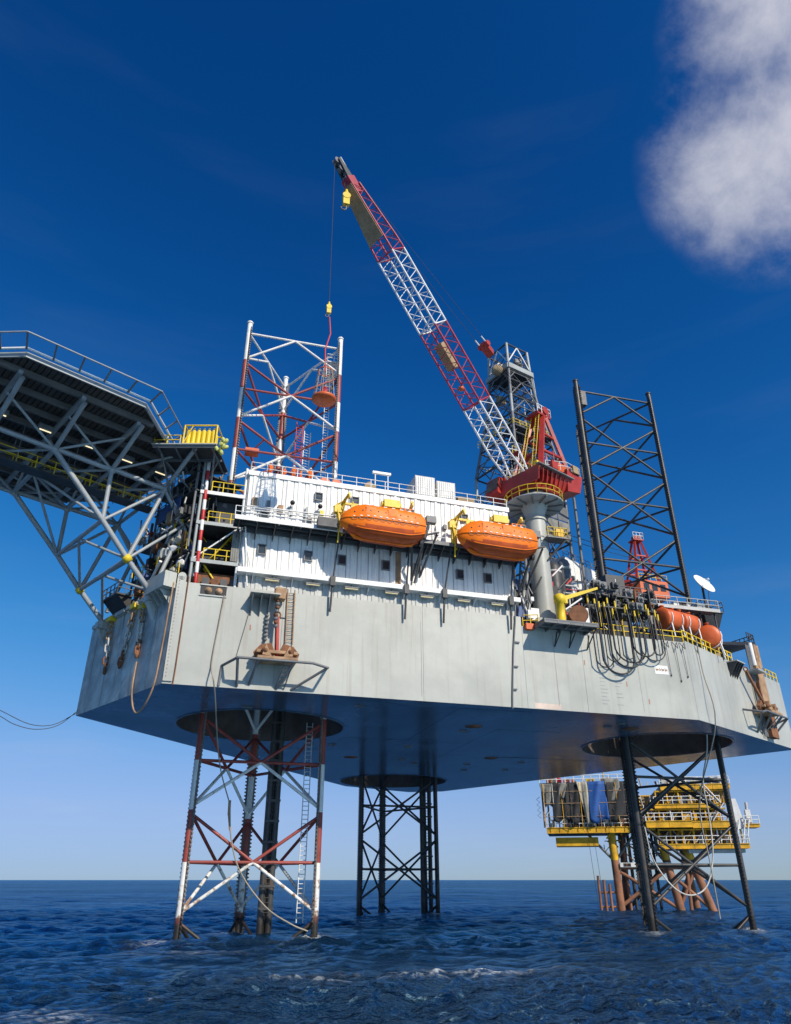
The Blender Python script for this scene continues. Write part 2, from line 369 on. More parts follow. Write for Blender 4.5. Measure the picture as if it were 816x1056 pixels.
# ------------------------------------------------------------------ sea
FOAM = [(-13.4, -34.6, 3.2, 1.3, 1.0), (-11.4, -33.2, 2.2, 1.0, 0.8), (-34.8, -42.1, 1.6, 1.2, 0.9), (-33.1, -44.4, 1.2, 0.9, 0.9), (-22.4, -35.7, 3.0, 1.2, 0.45), (-29.5, -19.2, 3.5, 1.5, 0.35), (-15.8, 23.5, 1.5, 3.0, 0.8), (-17.5, -36.2, 3, 1, 0.4)]   # churned patches: x, y, half sizes, strength
def build_sea():
    rng = np.random.default_rng(11)
    rr = [4.0]
    while rr[-1] < 15: rr.append(rr[-1]*1.05)
    while rr[-1] < 150: rr.append(rr[-1]*1.005)
    while rr[-1] < 420: rr.append(rr[-1]*1.010)
    while rr[-1] < 34000: rr.append(rr[-1]*1.06)
    rr = np.array(rr)
    yaw = math.degrees(0.26415)
    fine = np.arange(-36, 36.01, 0.13); coarse = np.arange(39, 321.1, 2.0)
    th = np.radians(np.concatenate([fine, coarse])+yaw)
    nr, na = len(rr), len(th)
    RR, TH = np.meshgrid(rr, th, indexing='ij')
    X = CAM.location.x+RR*np.sin(TH); Y = CAM.location.y+RR*np.cos(TH)
    sp = RR*np.where(RR < 150, 0.005, np.where(RR < 420, 0.010, 0.06))
    Zs = np.zeros_like(X); DX = np.zeros_like(X); DY = np.zeros_like(X); J = np.zeros_like(X)
    slick = np.zeros_like(X)
    for q in range(9):
        a = rng.uniform(0, 6.28); l = rng.uniform(14, 60); slick += np.cos(2*np.pi/l*(math.cos(a)*X*0.6+math.sin(a)*Y*1.5)+rng.uniform(0, 6.28))
    slick = np.clip(0.80+0.16*slick, 0.35, 1.25)
    lam = np.geomspace(0.40, 18, 130)
    main = R(-62)
    for l in lam:
        l *= rng.uniform(0.93, 1.07); k = 2*np.pi/l
        a = main+rng.normal(0, 0.75 if l < 6 else 0.45); amp = 0.0105*l**0.62*rng.uniform(0.6, 1.25)
        if l > 7: amp *= 0.55
        ph = rng.uniform(0, 2*np.pi); dx, dy = math.cos(a), math.sin(a)
        w = np.clip((l/sp-2.2)/2.0, 0, 1)*amp*(slick if l < 2.6 else (0.5+0.5*slick))
        arg = k*(dx*X+dy*Y)+ph; c = np.cos(arg); s = np.sin(arg)
        Zs += w*c; DX -= 1.1*w*dx*s; DY -= 1.1*w*dy*s; J += w*k*c
    V = np.stack([X+DX, Y+DY, Zs-0.06], -1).reshape(-1, 3)
    idx = np.arange(nr*na).reshape(nr, na)
    a = idx[:-1, :]; b = np.roll(idx, -1, axis=1)[:-1, :]; c = np.roll(idx, -1, axis=1)[1:, :]; d = idx[1:, :]
    Fq = np.stack([a, d, c, b], -1).reshape(-1, 4)
    me = bpy.data.meshes.new('sea')
    me.vertices.add(len(V)); me.vertices.foreach_set('co', V.ravel().astype(np.float32))
    nf = len(Fq); me.loops.add(nf*4); me.polygons.add(nf)
    me.loops.foreach_set('vertex_index', Fq.ravel().astype(np.int32))
    me.polygons.foreach_set('loop_start', np.arange(0, nf*4, 4, dtype=np.int32))
    try: me.polygons.foreach_set('loop_total', np.full(nf, 4, dtype=np.int32))
    except Exception: pass
    me.polygons.foreach_set('use_smooth', np.ones(nf, dtype=bool))
    me.update(calc_edges=True)
    at = me.attributes.new('crest', 'FLOAT', 'POINT'); at.data.foreach_set('value', J.ravel().astype(np.float32))
    wash = np.zeros_like(X)
    rad = 12/math.sqrt(3)
    for (cx, cy) in ((-23.39, 0.0), (23.39, 0.0), (2.02, 41.54)):
        for g in (R(210), R(330), R(90)):
            px, py = cx+rad*math.cos(g), cy+rad*math.sin(g)
            d = np.hypot(X-px, Y-py); wash += np.exp(-(d/1.15)**2)+0.45*np.exp(-(((X-px)*0.5+(Y-py)*0.87+2.2)/2.6)**2-(((X-px)*0.87-(Y-py)*0.5)/1.0)**2)
    for px, py, rx, ry, am in FOAM:
        wash += 1.3*am*np.exp(-((X-px)/rx)**2-((Y-py)/ry)**2)*np.clip(0.2+1.3*J, 0, 1)
    at = me.attributes.new('wash', 'FLOAT', 'POINT'); at.data.foreach_set('value', wash.ravel().astype(np.float32))
    o = bpy.data.objects.new('sea', me); COL.objects.link(o)
    tag(o, 'choppy deep blue open sea under the rig', 'sea', kind='structure')
    m = bpy.data.materials.new('sea_water'); m.use_nodes = True; nt = m.node_tree; L = nt.links; nt.nodes.clear()
    def N(t, **k):
        n = nt.nodes.new(t)
        for q, v in k.items(): setattr(n, q, v)
        return n
    out = N('ShaderNodeOutputMaterial'); p = N('ShaderNodeBsdfPrincipled'); L.new(p.outputs[0], out.inputs[0])
    p.inputs['IOR'].default_value = 1.333; p.inputs['Roughness'].default_value = 0.09; p.inputs['Specular IOR Level'].default_value = 0.16
    geo = N('ShaderNodeNewGeometry')
    def noise(sc, det, vec=None, rough=0.6):
        n = N('ShaderNodeTexNoise'); n.inputs['Scale'].default_value = sc; n.inputs['Detail'].default_value = det; n.inputs['Roughness'].default_value = rough
        L.new(vec or geo.outputs['Position'], n.inputs['Vector']); return n.outputs['Fac']
    mp = N('ShaderNodeMapping'); mp.inputs['Rotation'].default_value = (0, 0, R(28)); mp.inputs['Scale'].default_value = (0.55, 1.25, 1)
    L.new(geo.outputs['Position'], mp.inputs['Vector'])
    b1 = N('ShaderNodeBump'); b1.inputs['Strength'].default_value = 1.0; b1.inputs['Distance'].default_value = 1.3; L.new(noise(0.75, 5, mp.outputs[0]), b1.inputs['Height'])
    b2 = N('ShaderNodeBump'); b2.inputs['Strength'].default_value = 0.7; b2.inputs['Distance'].default_value = 0.16; L.new(noise(3.6, 5, mp.outputs[0]), b2.inputs['Height'])
    b3 = N('ShaderNodeBump'); b3.inputs['Strength'].default_value = 0.5; b3.inputs['Distance'].default_value = 1.6; L.new(noise(0.16, 3, mp.outputs[0]), b3.inputs['Height'])
    L.new(b3.outputs[0], b1.inputs['Normal']); L.new(b1.outputs[0], b2.inputs['Normal']); L.new(b2.outputs[0], p.inputs['Normal'])
    big = N('ShaderNodeMapRange'); big.inputs['From Min'].default_value = 0.35; big.inputs['From Max'].default_value = 0.65
    L.new(noise(0.035, 3), big.inputs['Value'])
    wc = N('ShaderNodeMix', data_type='RGBA'); wc.inputs['A'].default_value = (0.0011, 0.012, 0.032, 1); wc.inputs['B'].default_value = (0.0016, 0.022, 0.058, 1)
    L.new(big.outputs[0], wc.inputs['Factor'])
    att = N('ShaderNodeAttribute', attribute_name='crest')
    # foam: steep crests inside a few broken patches
    fp = N('ShaderNodeMapRange', interpolation_type='SMOOTHSTEP'); fp.inputs['From Min'].default_value = 0.575; fp.inputs['From Max'].default_value = 0.66; L.new(noise(0.075, 2), fp.inputs['Value'])
    fc = N('ShaderNodeMapRange', interpolation_type='SMOOTHSTEP'); fc.inputs['From Min'].default_value = 0.42; fc.inputs['From Max'].default_value = 0.95; L.new(att.outputs['Fac'], fc.inputs['Value'])
    fn = N('ShaderNodeMapRange', interpolation_type='SMOOTHSTEP'); fn.inputs['From Min'].default_value = 0.42; fn.inputs['From Max'].default_value = 0.56; L.new(noise(2.2, 8, None, 0.72), fn.inputs['Value'])
    m0 = N('ShaderNodeMath', operation='MULTIPLY'); L.new(fp.outputs[0], m0.inputs[0]); L.new(fc.outputs[0], m0.inputs[1])
    wa = N('ShaderNodeAttribute', attribute_name='wash')
    m1 = N('ShaderNodeMath', operation='ADD'); m1.use_clamp = True; L.new(m0.outputs[0], m1.inputs[0]); L.new(wa.outputs['Fac'], m1.inputs[1])
    m2 = N('ShaderNodeMath', operation='MULTIPLY'); L.new(m1.outputs[0], m2.inputs[0]); L.new(fn.outputs[0], m2.inputs[1])
    fm = N('ShaderNodeMix', data_type='RGBA'); fm.inputs['B'].default_value = (0.78, 0.82, 0.82, 1); L.new(m2.outputs[0], fm.inputs['Factor']); L.new(wc.outputs['Result'], fm.inputs['A'])
    L.new(fm.outputs['Result'], p.inputs['Base Color'])
    p.inputs['Specular IOR Level'].default_value = 0.0; p.inputs['Roughness'].default_value = 0.6
    gl = N('ShaderNodeBsdfGlossy'); gl.inputs['Roughness'].default_value = 0.075; gl.inputs['Color'].default_value = (0.42, 0.72, 0.96, 1); L.new(b2.outputs[0], gl.inputs['Normal'])
    fr = N('ShaderNodeFresnel'); fr.inputs['IOR'].default_value = 1.33; L.new(b2.outputs[0], fr.inputs['Normal'])
    f1 = N('ShaderNodeMath', operation='MULTIPLY'); f1.inputs[1].default_value = 1.0; L.new(fr.outputs[0], f1.inputs[0])
    fcap = N('ShaderNodeMath', operation='MINIMUM'); fcap.inputs[1].default_value = 0.58; L.new(f1.outputs[0], fcap.inputs[0])
    mpw = N('ShaderNodeMapping'); mpw.inputs['Rotation'].default_value = (0, 0, R(20)); mpw.inputs['Scale'].default_value = (0.35, 1.6, 1); L.new(geo.outputs['Position'], mpw.inputs['Vector'])
    paw = N('ShaderNodeMapRange'); paw.inputs['From Min'].default_value = 0.34; paw.inputs['From Max'].default_value = 0.66; paw.inputs['To Min'].default_value = 0.62; paw.inputs['To Max'].default_value = 1.2
    L.new(noise(0.022, 7, mpw.outputs[0], 0.7), paw.inputs['Value'])
    f1b = N('ShaderNodeMath', operation='MULTIPLY'); L.new(fcap.outputs[0], f1b.inputs[0]); L.new(paw.outputs[0], f1b.inputs[1])
    f2 = N('ShaderNodeMath', operation='MINIMUM'); f2.inputs[1].default_value = 0.66; L.new(f1b.outputs[0], f2.inputs[0])
    inv = N('ShaderNodeMath', operation='SUBTRACT'); inv.inputs[0].default_value = 1.0; L.new(m2.outputs[0], inv.inputs[1])
    f3 = N('ShaderNodeMath', operation='MULTIPLY'); L.new(f2.outputs[0], f3.inputs[0]); L.new(inv.outputs[0], f3.inputs[1])
    ms = N('ShaderNodeMixShader'); L.new(f3.outputs[0], ms.inputs[0]); L.new(p.outputs[0], ms.inputs[1]); L.new(gl.outputs[0], ms.inputs[2]); L.new(ms.outputs[0], out.inputs[0])
    me.materials.append(m)
build_sea()

# ------------------------------------------------------------------ hull
HP = [(-41.4, -0.9), (-33.06, -16.58), (18.68, -14.95), (41.6, -2.1), (14.5, 54.0), (9.0, 56.6), (-4.0, 50.5)]
WELL_R = 8.6
hull = thing('rig_hull', (0, 10, ZB), 'pale grey three-cornered jack-up rig hull raised high above the sea', 'hull')
def hull_sheet(z, inset=0.0):
    from mathutils.geometry import delaunay_2d_cdt
    co = [Vector(p) for p in HP]; ed = [(i, (i+1) % 7) for i in range(7)]
    for cx, cy in (L_CTR, R_CTR, M_CTR):
        k = len(co)
        co += [Vector((cx+WELL_R*math.cos(2*math.pi*i/48), cy+WELL_R*math.sin(2*math.pi*i/48))) for i in range(48)]
        ed += [(k+i, k+(i+1) % 48) for i in range(48)]
    vs, _, fs, *_r = delaunay_2d_cdt(co, ed, [], 0, 1e-5)
    def inside(p):
        c = False
        for i in range(7):
            (x0, y0), (x1, y1) = HP[i], HP[(i+1) % 7]
            if (y0 > p.y) != (y1 > p.y) and p.x < (x1-x0)*(p.y-y0)/(y1-y0)+x0: c = not c
        return c
    bm = bmesh.new(); bv = [bm.verts.new((v.x, v.y, z)) for v in vs]
    for f in fs:
        m = sum((vs[i] for i in f), Vector((0, 0)))/len(f)
        if inside(m) and all((m-Vector(c)).length > WELL_R-0.03 for c in (L_CTR, R_CTR, M_CTR)): bm.faces.new([bv[i] for i in f])
    for f in bm.faces:
        f.normal_update()
        if (f.normal.z > 0) != (z > 22): f.normal_flip()
    return bm
def bm_obj(bm, name, m, parent):
    me = bpy.data.meshes.new(name); bm.to_mesh(me); bm.free(); me.materials.append(MATS[m])
    return place(bpy.data.objects.new(name, me), parent)
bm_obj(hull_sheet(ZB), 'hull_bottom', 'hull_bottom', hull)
bm_obj(hull_sheet(ZD), 'main_deck', 'grey_paint', hull)
b = MB()
for i in range(7):
    p, q = HP[i], HP[(i+1) % 7]
    b.add([(*p, ZB), (*q, ZB), (*q, ZD), (*p, ZD)], [(0, 1, 2, 3)])
b.obj('side_shell', 'mid_steel', hull, fix=False)
for cx, cy in (L_CTR, R_CTR, M_CTR):
    b = MB(); n = 48
    vs = [(cx+WELL_R*math.cos(2*math.pi*i/n), cy+WELL_R*math.sin(2*math.pi*i/n), z) for z in (ZB, ZD) for i in range(n)]
    b.add(vs, [(i, n+i, n+(i+1) % n, (i+1) % n) for i in range(n)], True)
    b.obj('leg_well', 'well_rust', hull, fix=False)
    b = MB()
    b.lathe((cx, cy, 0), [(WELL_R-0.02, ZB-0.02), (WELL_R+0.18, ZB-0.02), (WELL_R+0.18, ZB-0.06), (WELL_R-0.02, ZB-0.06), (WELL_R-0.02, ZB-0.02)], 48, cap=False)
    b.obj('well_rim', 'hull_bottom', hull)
for cx, cy in (L_CTR, R_CTR, M_CTR):
    b = MB(); b.lathe((cx, cy, 0), [(WELL_R, ZD+.02), (WELL_R, 31.2), (WELL_R-.25, 31.2), (WELL_R-.25, ZD+.02)], 48, cap=False); b.obj('well_shade_ring', 'dark_steel', hull)  # ring added above each well to keep direct sun off its walls
def plates(F, length, rows, widths, m, gap=0.012, th=0.03):
    a = 0; k = 0
    while a < length-0.05:
        w = min(widths[k % len(widths)], length-a)
        if length-a-w < 1.2: w = length-a
        for z0, z1 in rows:
            bb = MB(); bb.fbox(F, (a+gap, a+w-gap), (0.0, th+random.uniform(0, 0.006)), (z0+gap*(z0 > ZB+.1), z1-gap))
            bb.obj('hull_plate', m, hull, fix=False)
        a += w; k += 1
plates(SIDE, 32.9, [(ZB, 27.75)], [9.4, 13.2, 10.3], 'hull_grey')
F2 = Frame(SIDE(32.9, 0, 0)[:2], SIDE.d)
plates(F2, 51.765-32.9, [(ZB, ZD)], [6.4, 12.4], 'hull_grey')
plates(STERN, 26.28, [(ZB, 27.0)], [8.6, 9.0], 'hull_grey')
plates(BOW, BL, [(ZB, 27.6)], [5.9, 6.0], 'hull_bow')
for p, q in ((HP[3], HP[4]), (HP[6], HP[0])):
    Fx = Frame(p, (q[0]-p[0], q[1]-p[1])); plates(Fx, (Vector(q)-Vector(p)).length, [(ZB, ZD)], [9.0], 'hull_grey')
# bulwark upstand behind the raised plates, bow bulwark, corner stiffener
MB().fbox(SIDE, (0, 32.9), (-0.25, 0), (ZD, 27.75)).obj('bulwark', 'hull_grey', hull)
MB().fbox(BOW, (0.2, BL), (-0.25, 0), (ZD, 27.6)).obj('bulwark', 'hull_bow', hull)
MB().fbox(STERN, (0, 26.2), (-0.25, 0), (ZD, 27.0)).obj('bulwark', 'hull_grey', hull)
b = MB(); b.fbox(SIDE, (0.02, 0.75), (0.04, 0.16), (19.0, 28.2)); b.tube(SIDE(0.38, 0.04, 28.2), SIDE(0.38, 0.16, 28.2), 0.365, 16)
b.obj('corner_bar', 'hull_grey', hull)
MB().path([SIDE(0.95, 0.12, 28.2), SIDE(0.93, 0.12, 24), SIDE(0.9, 0.12, 20), SIDE(0.86, 0.14, 18.7)], 0.055).obj('corner_pipe', 'rust', hull)
b = MB()
for i in range(28): b.tube(SIDE(0.22, 0.15, 19.4+i*0.31), SIDE(0.22, 0.20, 19.4+i*0.31), 0.045, 6)
tag(b.obj('bolt_row', 'rust_pale', hull), kind='stuff')
# bow ledge block with brackets
b = MB(); b.fbox(BOW, (14.1, 17.7), (0.05, 1.15), (27.1, 28.5))
b.obj('bow_block', 'hull_grey', hull)
for i in range(6):
    a = 12.6+i*0.85
    bb = MB(); bb.prism([BOW(a, 0.04, 27.05), BOW(a, 1.1, 27.05), BOW(a, 0.04, 25.9)], BOW.d.to_3d()*0.06); bb.obj('bow_bracket', 'hull_bow', hull)
for i in range(5):
    a = 1.0+i*2.6
    bb = MB(); bb.fbox(BOW, (a, a+2.2), (0.04, 0.5), (27.2, 27.55)); bb.obj('bow_ledge', 'hull_bow', hull)
# fairlead recess: its shaded depth painted as a flat dark sheet, two rollers
b = MB(); b.fbox(SIDE, (2.05, 4.3), (0.035, 0.06), (26.75, 27.6)); b.obj('fairlead_recess_shade', 'soot_steel', hull)
for a in (2.75, 3.65):
    bb = MB(); bb.lathe(SIDE(a, 0.06, 27.15), [(0.3, 0), (0.3, 0.08), (0.2, 0.1), (0.2, 0.22), (0.0, 0.24)], 14, axis=SIDE.n.to_3d()); bb.obj('fairlead_roller', 'rust_pale', hull)
b = MB(); b.fbox(SIDE, (2.0, 4.35), (0.04, 0.13), (27.6, 27.72)); b.fbox(SIDE, (2.0, 4.35), (0.04, 0.13), (26.63, 26.75)); b.obj('fairlead_frame', 'hull_grey', hull)
# pipe running down the side, thin draught marks and paint patches
b = MB(); b.path([SIDE(32.6, 0.1, 33.5), SIDE(32.35, 0.18, 29), SIDE(32.2, 0.14, 27.2), SIDE(31.75, 0.12, 24), SIDE(31.35, 0.12, 20), SIDE(31.25, 0.12, 18.65)], 0.085, 8); b.obj('drain_pipe', 'mid_steel', hull)
for z in (25.0, 22.6, 20.4):
    bb = MB(); bb.fbox(SIDE, (31.15+(z-19)*0.14, 31.65+(z-19)*0.14), (0.035, 0.2), (z, z+0.12)); bb.obj('pipe_clamp', 'mid_steel', hull)
for i in range(12):
    z = 19.7+i*0.36
    for a0 in (40.9, 42.6):
        if a0 > 42 and i % 3 == 1: continue
        bb = MB(); bb.fbox(SIDE, (a0, a0+random.uniform(0.5, 1.0)), (0.036, 0.042), (z, z+0.05)); bb.obj('draught_mark', 'mark_dark', hull)
for a, z, m in ((39.4, 23.4, 'mark_rust'), (46.2, 20.0, 'mark_rust'), (47.0, 24.6, 'mark_dark'), (6.6, 23.9, 'mark_rust'), (43.9, 21.6, 'mark_rust')):
    bb = MB(); bb.fbox(SIDE, (a, a+0.12), (0.036, 0.042), (z, z+0.5)); bb.obj('paint_mark', m, hull)
b = MB(); b.fbox(SIDE, (33.6, 36.4), (0.036, 0.040), (18.86, 19.35)); b.obj('primer_patch', 'peach_patch', hull)
for i, a in enumerate((9.0, 22.4, 36.2, 45.5)):
    bb = MB(); bb.fbox(SIDE, (a, a+0.03), (0.036, 0.045), (19.2, 26.2)); bb.obj('weld_seam', 'mark_dark', hull)
s = MB(); s.fbox(SIDE, (47.5, 49.1), (0.036, 0.055), (23.15, 24.05)); s = s.obj('side_sign', 'white_paint')
tag(s, 'small white notice board on the hull side below the orange tanks', 'sign')
b = MB()
for k, (x0, w) in enumerate(((0.12, .34), (0.55, .16), (0.8, .3), (1.2, .28))):
    b.fbox(SIDE, (47.5+x0, 47.5+x0+w), (0.056, 0.06), (23.5, 23.68)); b.fbox(SIDE, (47.5+x0, 47.5+x0+0.05), (0.056, 0.06), (23.4, 23.8))
b.obj('sign_mark', 'rust_pale', s)
# bottom fittings, plate joints
for x in np.arange(-36, 40, 7.4):
    for y in np.arange(-14, 52, 9.0):
        c = Vector((x+3.7, y+4.5)); ok = all((c-Vector(q)).length > WELL_R+6.5 for q in (L_CTR, R_CTR, M_CTR))
        ins = True
        for i in range(7):
            p, q = Vector(HP[i]), Vector(HP[(i+1) % 7]); d = q-p; n2 = Vector((-d.y, d.x)).normalized()
            if (c-p).dot(n2) < 5.9: ins = False
        if ok and ins:
            bb = MB(); bb.box((x+.02, x+7.38), (y+.02, y+8.98), (ZB-.022-random.uniform(0, .006), ZB-.002)); bb.obj('bottom_plate', 'hull_bottom', hull)
for k in range(26):
    x, y = random.uniform(-34, 34), random.uniform(-13, 44)
    if all((Vector((x, y))-Vector(q)).length > WELL_R+1 for q in (L_CTR, R_CTR, M_CTR)) and abs(x) < 36-max(0, y)*0.62:
        bb = MB(); bb.box((x, x+.9), (y, y+.22), (ZB-.14, ZB-.03)); bb.obj('anode', 'mid_steel', hull)
for x, y in ((14.5, -9.0), (-2.0, -6.0), (-10, 18), (8, 14)):
    bb = MB(); bb.lathe((x, y, ZB-0.06), [(0.0, 0), (0.9, 0), (0.9, 0.05)], 18); bb.obj('bottom_hatch', 'rust', hull)

# ------------------------------------------------------------------ legs
def make_leg(ctr, label, banded, rackmat):
    cx, cy = ctr; rad = 12/math.sqrt(3)
    root = thing('jackup_leg', (cx, cy, -7), label, 'rig leg')
    ang = [R(210), R(330), R(90)]
    ch = [Vector((cx+rad*math.cos(a), cy+rad*math.sin(a), 0)) for a in ang]
    ztop = 69.17
    up = lambda i, z: Vector((ch[i].x, ch[i].y, z))
    hidden = lambda z0, z1: z0 > ZB+2.5 and z1 < ZD-1
    for i in range(3):
        if banded:
            zs = [-7.0]; k = -1
            k = 0
            while ZN+BAY*(k*0.5) < ztop-1: zs.append(ZN+BAY*(k*0.5)); k += 1
            zs.append(ztop)
            for j in range(len(zs)-1):
                kk = j-1                                   # half-bay index, even = lower half (white), odd = upper half (red)
                if hidden(zs[j], zs[j+1]): continue
                tube(root, 'chord', up(i, zs[j]), up(i, zs[j+1]), 0.32, 'leg_white' if kk % 2 == 0 or j == len(zs)-2 else 'leg_red', 14)
        else:
            tube(root, 'chord', up(i, -7), up(i, ztop), 0.34, 'leg_dark', 14)
        tx = Vector((-math.sin(ang[i]), math.cos(ang[i]), 0)); ra = Vector((math.cos(ang[i]), math.sin(ang[i]), 0))
        b = MB()
        for sg in (-1, 1):
            z = -4.0
            b.hexa([up(i, zz)+tx*(sg*t)+ra*r for zz in (-6, ztop-0.8) for t, r in ((0.3, -.07), (0.47, -.07), (0.47, .07), (0.3, .07))])
            while z < ztop-1.2:
                if not (ZB+1.5 < z < ZD-0.5):
                    c = up(i, z)
                    b.hexa([c+tx*(sg*t)+ra*r+Vector((0, 0, dz)) for t, r, dz in ((0.46, -.07, 0), (0.62, -.07, 0.05), (0.62, .07, 0.05), (0.46, .07, 0), (0.46, -.07, 0.21), (0.62, -.07, 0.16), (0.62, .07, 0.16), (0.46, .07, 0.21))])
                z += 0.36
        tag(b.obj('rack', rackmat, root, fix=False), kind='stuff')
        bb = MB(); bb.lathe(up(i, ztop-0.05), [(0.42, 0), (0.42, 0.12), (0.3, 0.3), (0.0, 0.32)], 12); bb.obj('chord_cap', 'leg_white' if banded else 'leg_dark', root)
    gp = 0.35
    for f in range(3):
        a, c = f, (f+1) % 3
        for k in range(-1, 8):
            zc = ZN+BAY*(k+.5)
            mid = (ch[a]+ch[c])/2; mid.z = zc
            top = k == 7
            lo = ZN+BAY*k+gp; hi = ZN+BAY*(k+1)-gp
            mh, mu, ml = ('leg_white' if top else 'leg_red', 'leg_red', 'leg_white') if banded else ('leg_dark',)*3
            if not hidden(zc-.3, zc+.3):
                tube(root, 'horizontal_brace', up(a, zc), up(c, zc), 0.15, mh, 10)
            if not hidden(lo, zc):
                tube(root, 'diagonal_brace', up(a, lo), mid, 0.155, ml, 10); tube(root, 'diagonal_brace', up(c, lo), mid, 0.155, ml, 10)
            if not top and not hidden(zc, hi):
                tube(root, 'diagonal_brace', up(a, hi), mid, 0.155, mu, 10); tube(root, 'diagonal_brace', up(c, hi), mid, 0.155, mu, 10)
    return root
legL = make_leg(L_CTR, 'red and white banded lattice leg beside the accommodation block', True, 'rack_pale')
legR = make_leg(R_CTR, 'dark lattice leg rising beside the satellite dish and orange tanks', False, 'rack_dark')
legM = make_leg(M_CTR, 'dark lattice leg standing under the far corner of the hull', False, 'rack_dark')
# platform and ladders on the red and white leg
zt = 66.0
b = MB(); b.box((-18.9, -17.1), (-2.6, 1.2), (zt-0.12, zt)); b.obj('top_platform', 'white_paint', legL)
railing(legL, [(-18.9, -2.6, zt), (-18.9, 1.2, zt), (-17.1, 1.2, zt), (-17.1, -2.6, zt), (-18.9, -2.6, zt)], 1.1, 'white_paint', 0.8, 0.05)
def ladder(parent, p, q, w, side, m='grey_paint', r=0.035, step=0.4, name='ladder'):
    p, q, s = Vector(p), Vector(q), Vector(side).normalized()*w/2
    b = MB(); b.tube(p-s, q-s, r, 5); b.tube(p+s, q+s, r, 5); n = int((q-p).length/step)
    for i in range(1, n): c = p.lerp(q, i/n); b.tube(c-s, c+s, r*0.7, 4)
    return b.obj(name, m, parent, fix=False)
ladder(legL, (-18.6, -2.2, 40), (-18.6, -2.2, 66), 0.6, (1, 0, 0), 'white_paint', 0.05)
ladder(legL, (-18.6, -2.2, 1), (-18.6, -2.2, 19), 0.6, (1, 0, 0), 'white_paint', 0.05)
ladder(legL, (-21.5, 1.2, 44), (-21.5, 1.2, 58), 0.9, (1, 0.3, 0), 'red_paint', 0.07)
ladder(legL, (-20.4, 1.5, 44), (-20.4, 1.5, 57), 0.9, (1, 0.3, 0), 'white_paint', 0.07)
b = MB(); b.box((-28.2, -26.6), (-2.6, -1.0), (50.6, 50.9)); b.tube((-27.4, -1.8, 50.9), (-26.0, -3.3, 52), 0.1, 6); b.obj('brace_platform', 'orange_tank', legL)
b = MB(); b.box((17.6, 18.5), (-3.9, -3.0), (64.9, 67.2)); b.obj('beacon_box', 'dark_steel', legR)
# raw water towers hanging through the wells
def water_tower(x, y, w, z0, label, ztop=25):
    t = thing('raw_water_tower', (x, y, z0), label, 'water tower')
    for dx, dy, r in ((-w, -w*.3, 0.33), (w, -w*.3, 0.33), (0, w*.6, 0.28)):
        tube(t, 'caisson', (x+dx, y+dy, z0), (x+dx, y+dy, ztop), r, 'leg_dark', 12)
    z = 2.0
    while z < ztop-1:
        b = MB(); b.box((x-w-0.35, x+w+0.35), (y-w*.3-.36, y-w*.3-.26), (z, z+0.22)); b.obj('clamp_band', 'leg_dark', t, fix=False); z += 1.9
    ladder(t, (x, y-w*.3-0.3, 1), (x, y-w*.3-0.3, 22), 0.5, (1, 0, 0), 'leg_dark', 0.05)
    return t
water_tower(-21.6, 0.0, 0.38, -5, 'dark twin-pipe water tower hanging inside the red and white leg')
water_tower(7.2, 41.0, 0.65, -5, 'dark twin-pipe water tower hanging inside the far corner leg')

# ------------------------------------------------------------------ accommodation block
A0, A1 = 5.25, 32.6
acc = thing('accommodation_block', SIDE((A0+A1)/2, -6, ZD), 'long white corrugated accommodation block of two storeys on the hull edge', 'building')
b = MB(); b.fbox(SIDE, (A0, A1), (-13.5, -0.42), (ZD+0.02, 33.8)); b.obj('lower_core', 'grey_wall', acc)
b = MB(); b.fbox(SIDE, (A0, A1), (-13.5, -0.42), (33.8, 39.85)); b.obj('upper_core', 'grey_wall', acc)
PANEL = {}
def panel_mesh(w, h, m, ribs):
    k = (round(w, 3), round(h, 3), m, ribs)
    if k not in PANEL:
        mb = MB(); mb.box((0.045, w-0.045), (0, 0.07), (0.01, h-0.01))
        for r in range(ribs):
            x = w*(r+0.5)/ribs
            mb.hexa([(x-.20, .07, .02), (x+.20, .07, .02), (x+.11, .15, .02), (x-.11, .15, .02), (x-.20, .07, h-.02), (x+.20, .07, h-.02), (x+.11, .15, h-.02), (x-.11, .15, h-.02)])
        me = mb.mesh('wall_panel', m)
        bm = bmesh.new(); bm.from_mesh(me); bmesh.ops.recalc_face_normals(bm, faces=bm.faces); bm.to_mesh(me); bm.free()
        PANEL[k] = me
    return PANEL[k]
def wall_of_panels(F, a0, a1, o, z0, z1, w, m, parent, ribs=1, flip=False):
    n = max(1, round((a1-a0)/w)); w = (a1-a0)/n
    for i in range(n):
        p = F(a0+i*w, o, z0); d = F.d; nn = F.n
        M = Matrix(((d.x, nn.x, 0, p.x), (d.y, nn.y, 0, p.y), (0, 0, 1, p.z), (0, 0, 0, 1)))
        place(bpy.data.objects.new('wall_panel', panel_mesh(w, z1-z0, m, ribs)), parent, M)
wall_of_panels(SIDE, A0, A1, -0.42, ZD+0.9, 29.1, 1.1, 'grey_wall', acc)
wall_of_panels(SIDE, A0, A1, -0.42, 29.55, 33.35, 1.1, 'white_wall', acc)
wall_of_panels(SIDE, A0, A1, -0.42, 34.0, 39.5, 1.1, 'white_wall', acc)
EBF = Frame(SIDE(A0, -13.5, 0)[:2], (SIDE(A0, -0.42, 0)-SIDE(A0, -13.5, 0)).to_2d())
wall_of_panels(EBF, 0, 13.0, 0.0, 29.0, 33.4, 1.1, 'white_wall', acc)
wall_of_panels(EBF, 0, 13.0, 0.0, 34.0, 39.5, 1.1, 'white_wall', acc)
b = MB(); b.fbox(SIDE, (A0-0.25, A1+0.2), (-0.42, 0.55), (29.1, 29.55)); b.obj('ledge_beam', 'white_wall', acc)
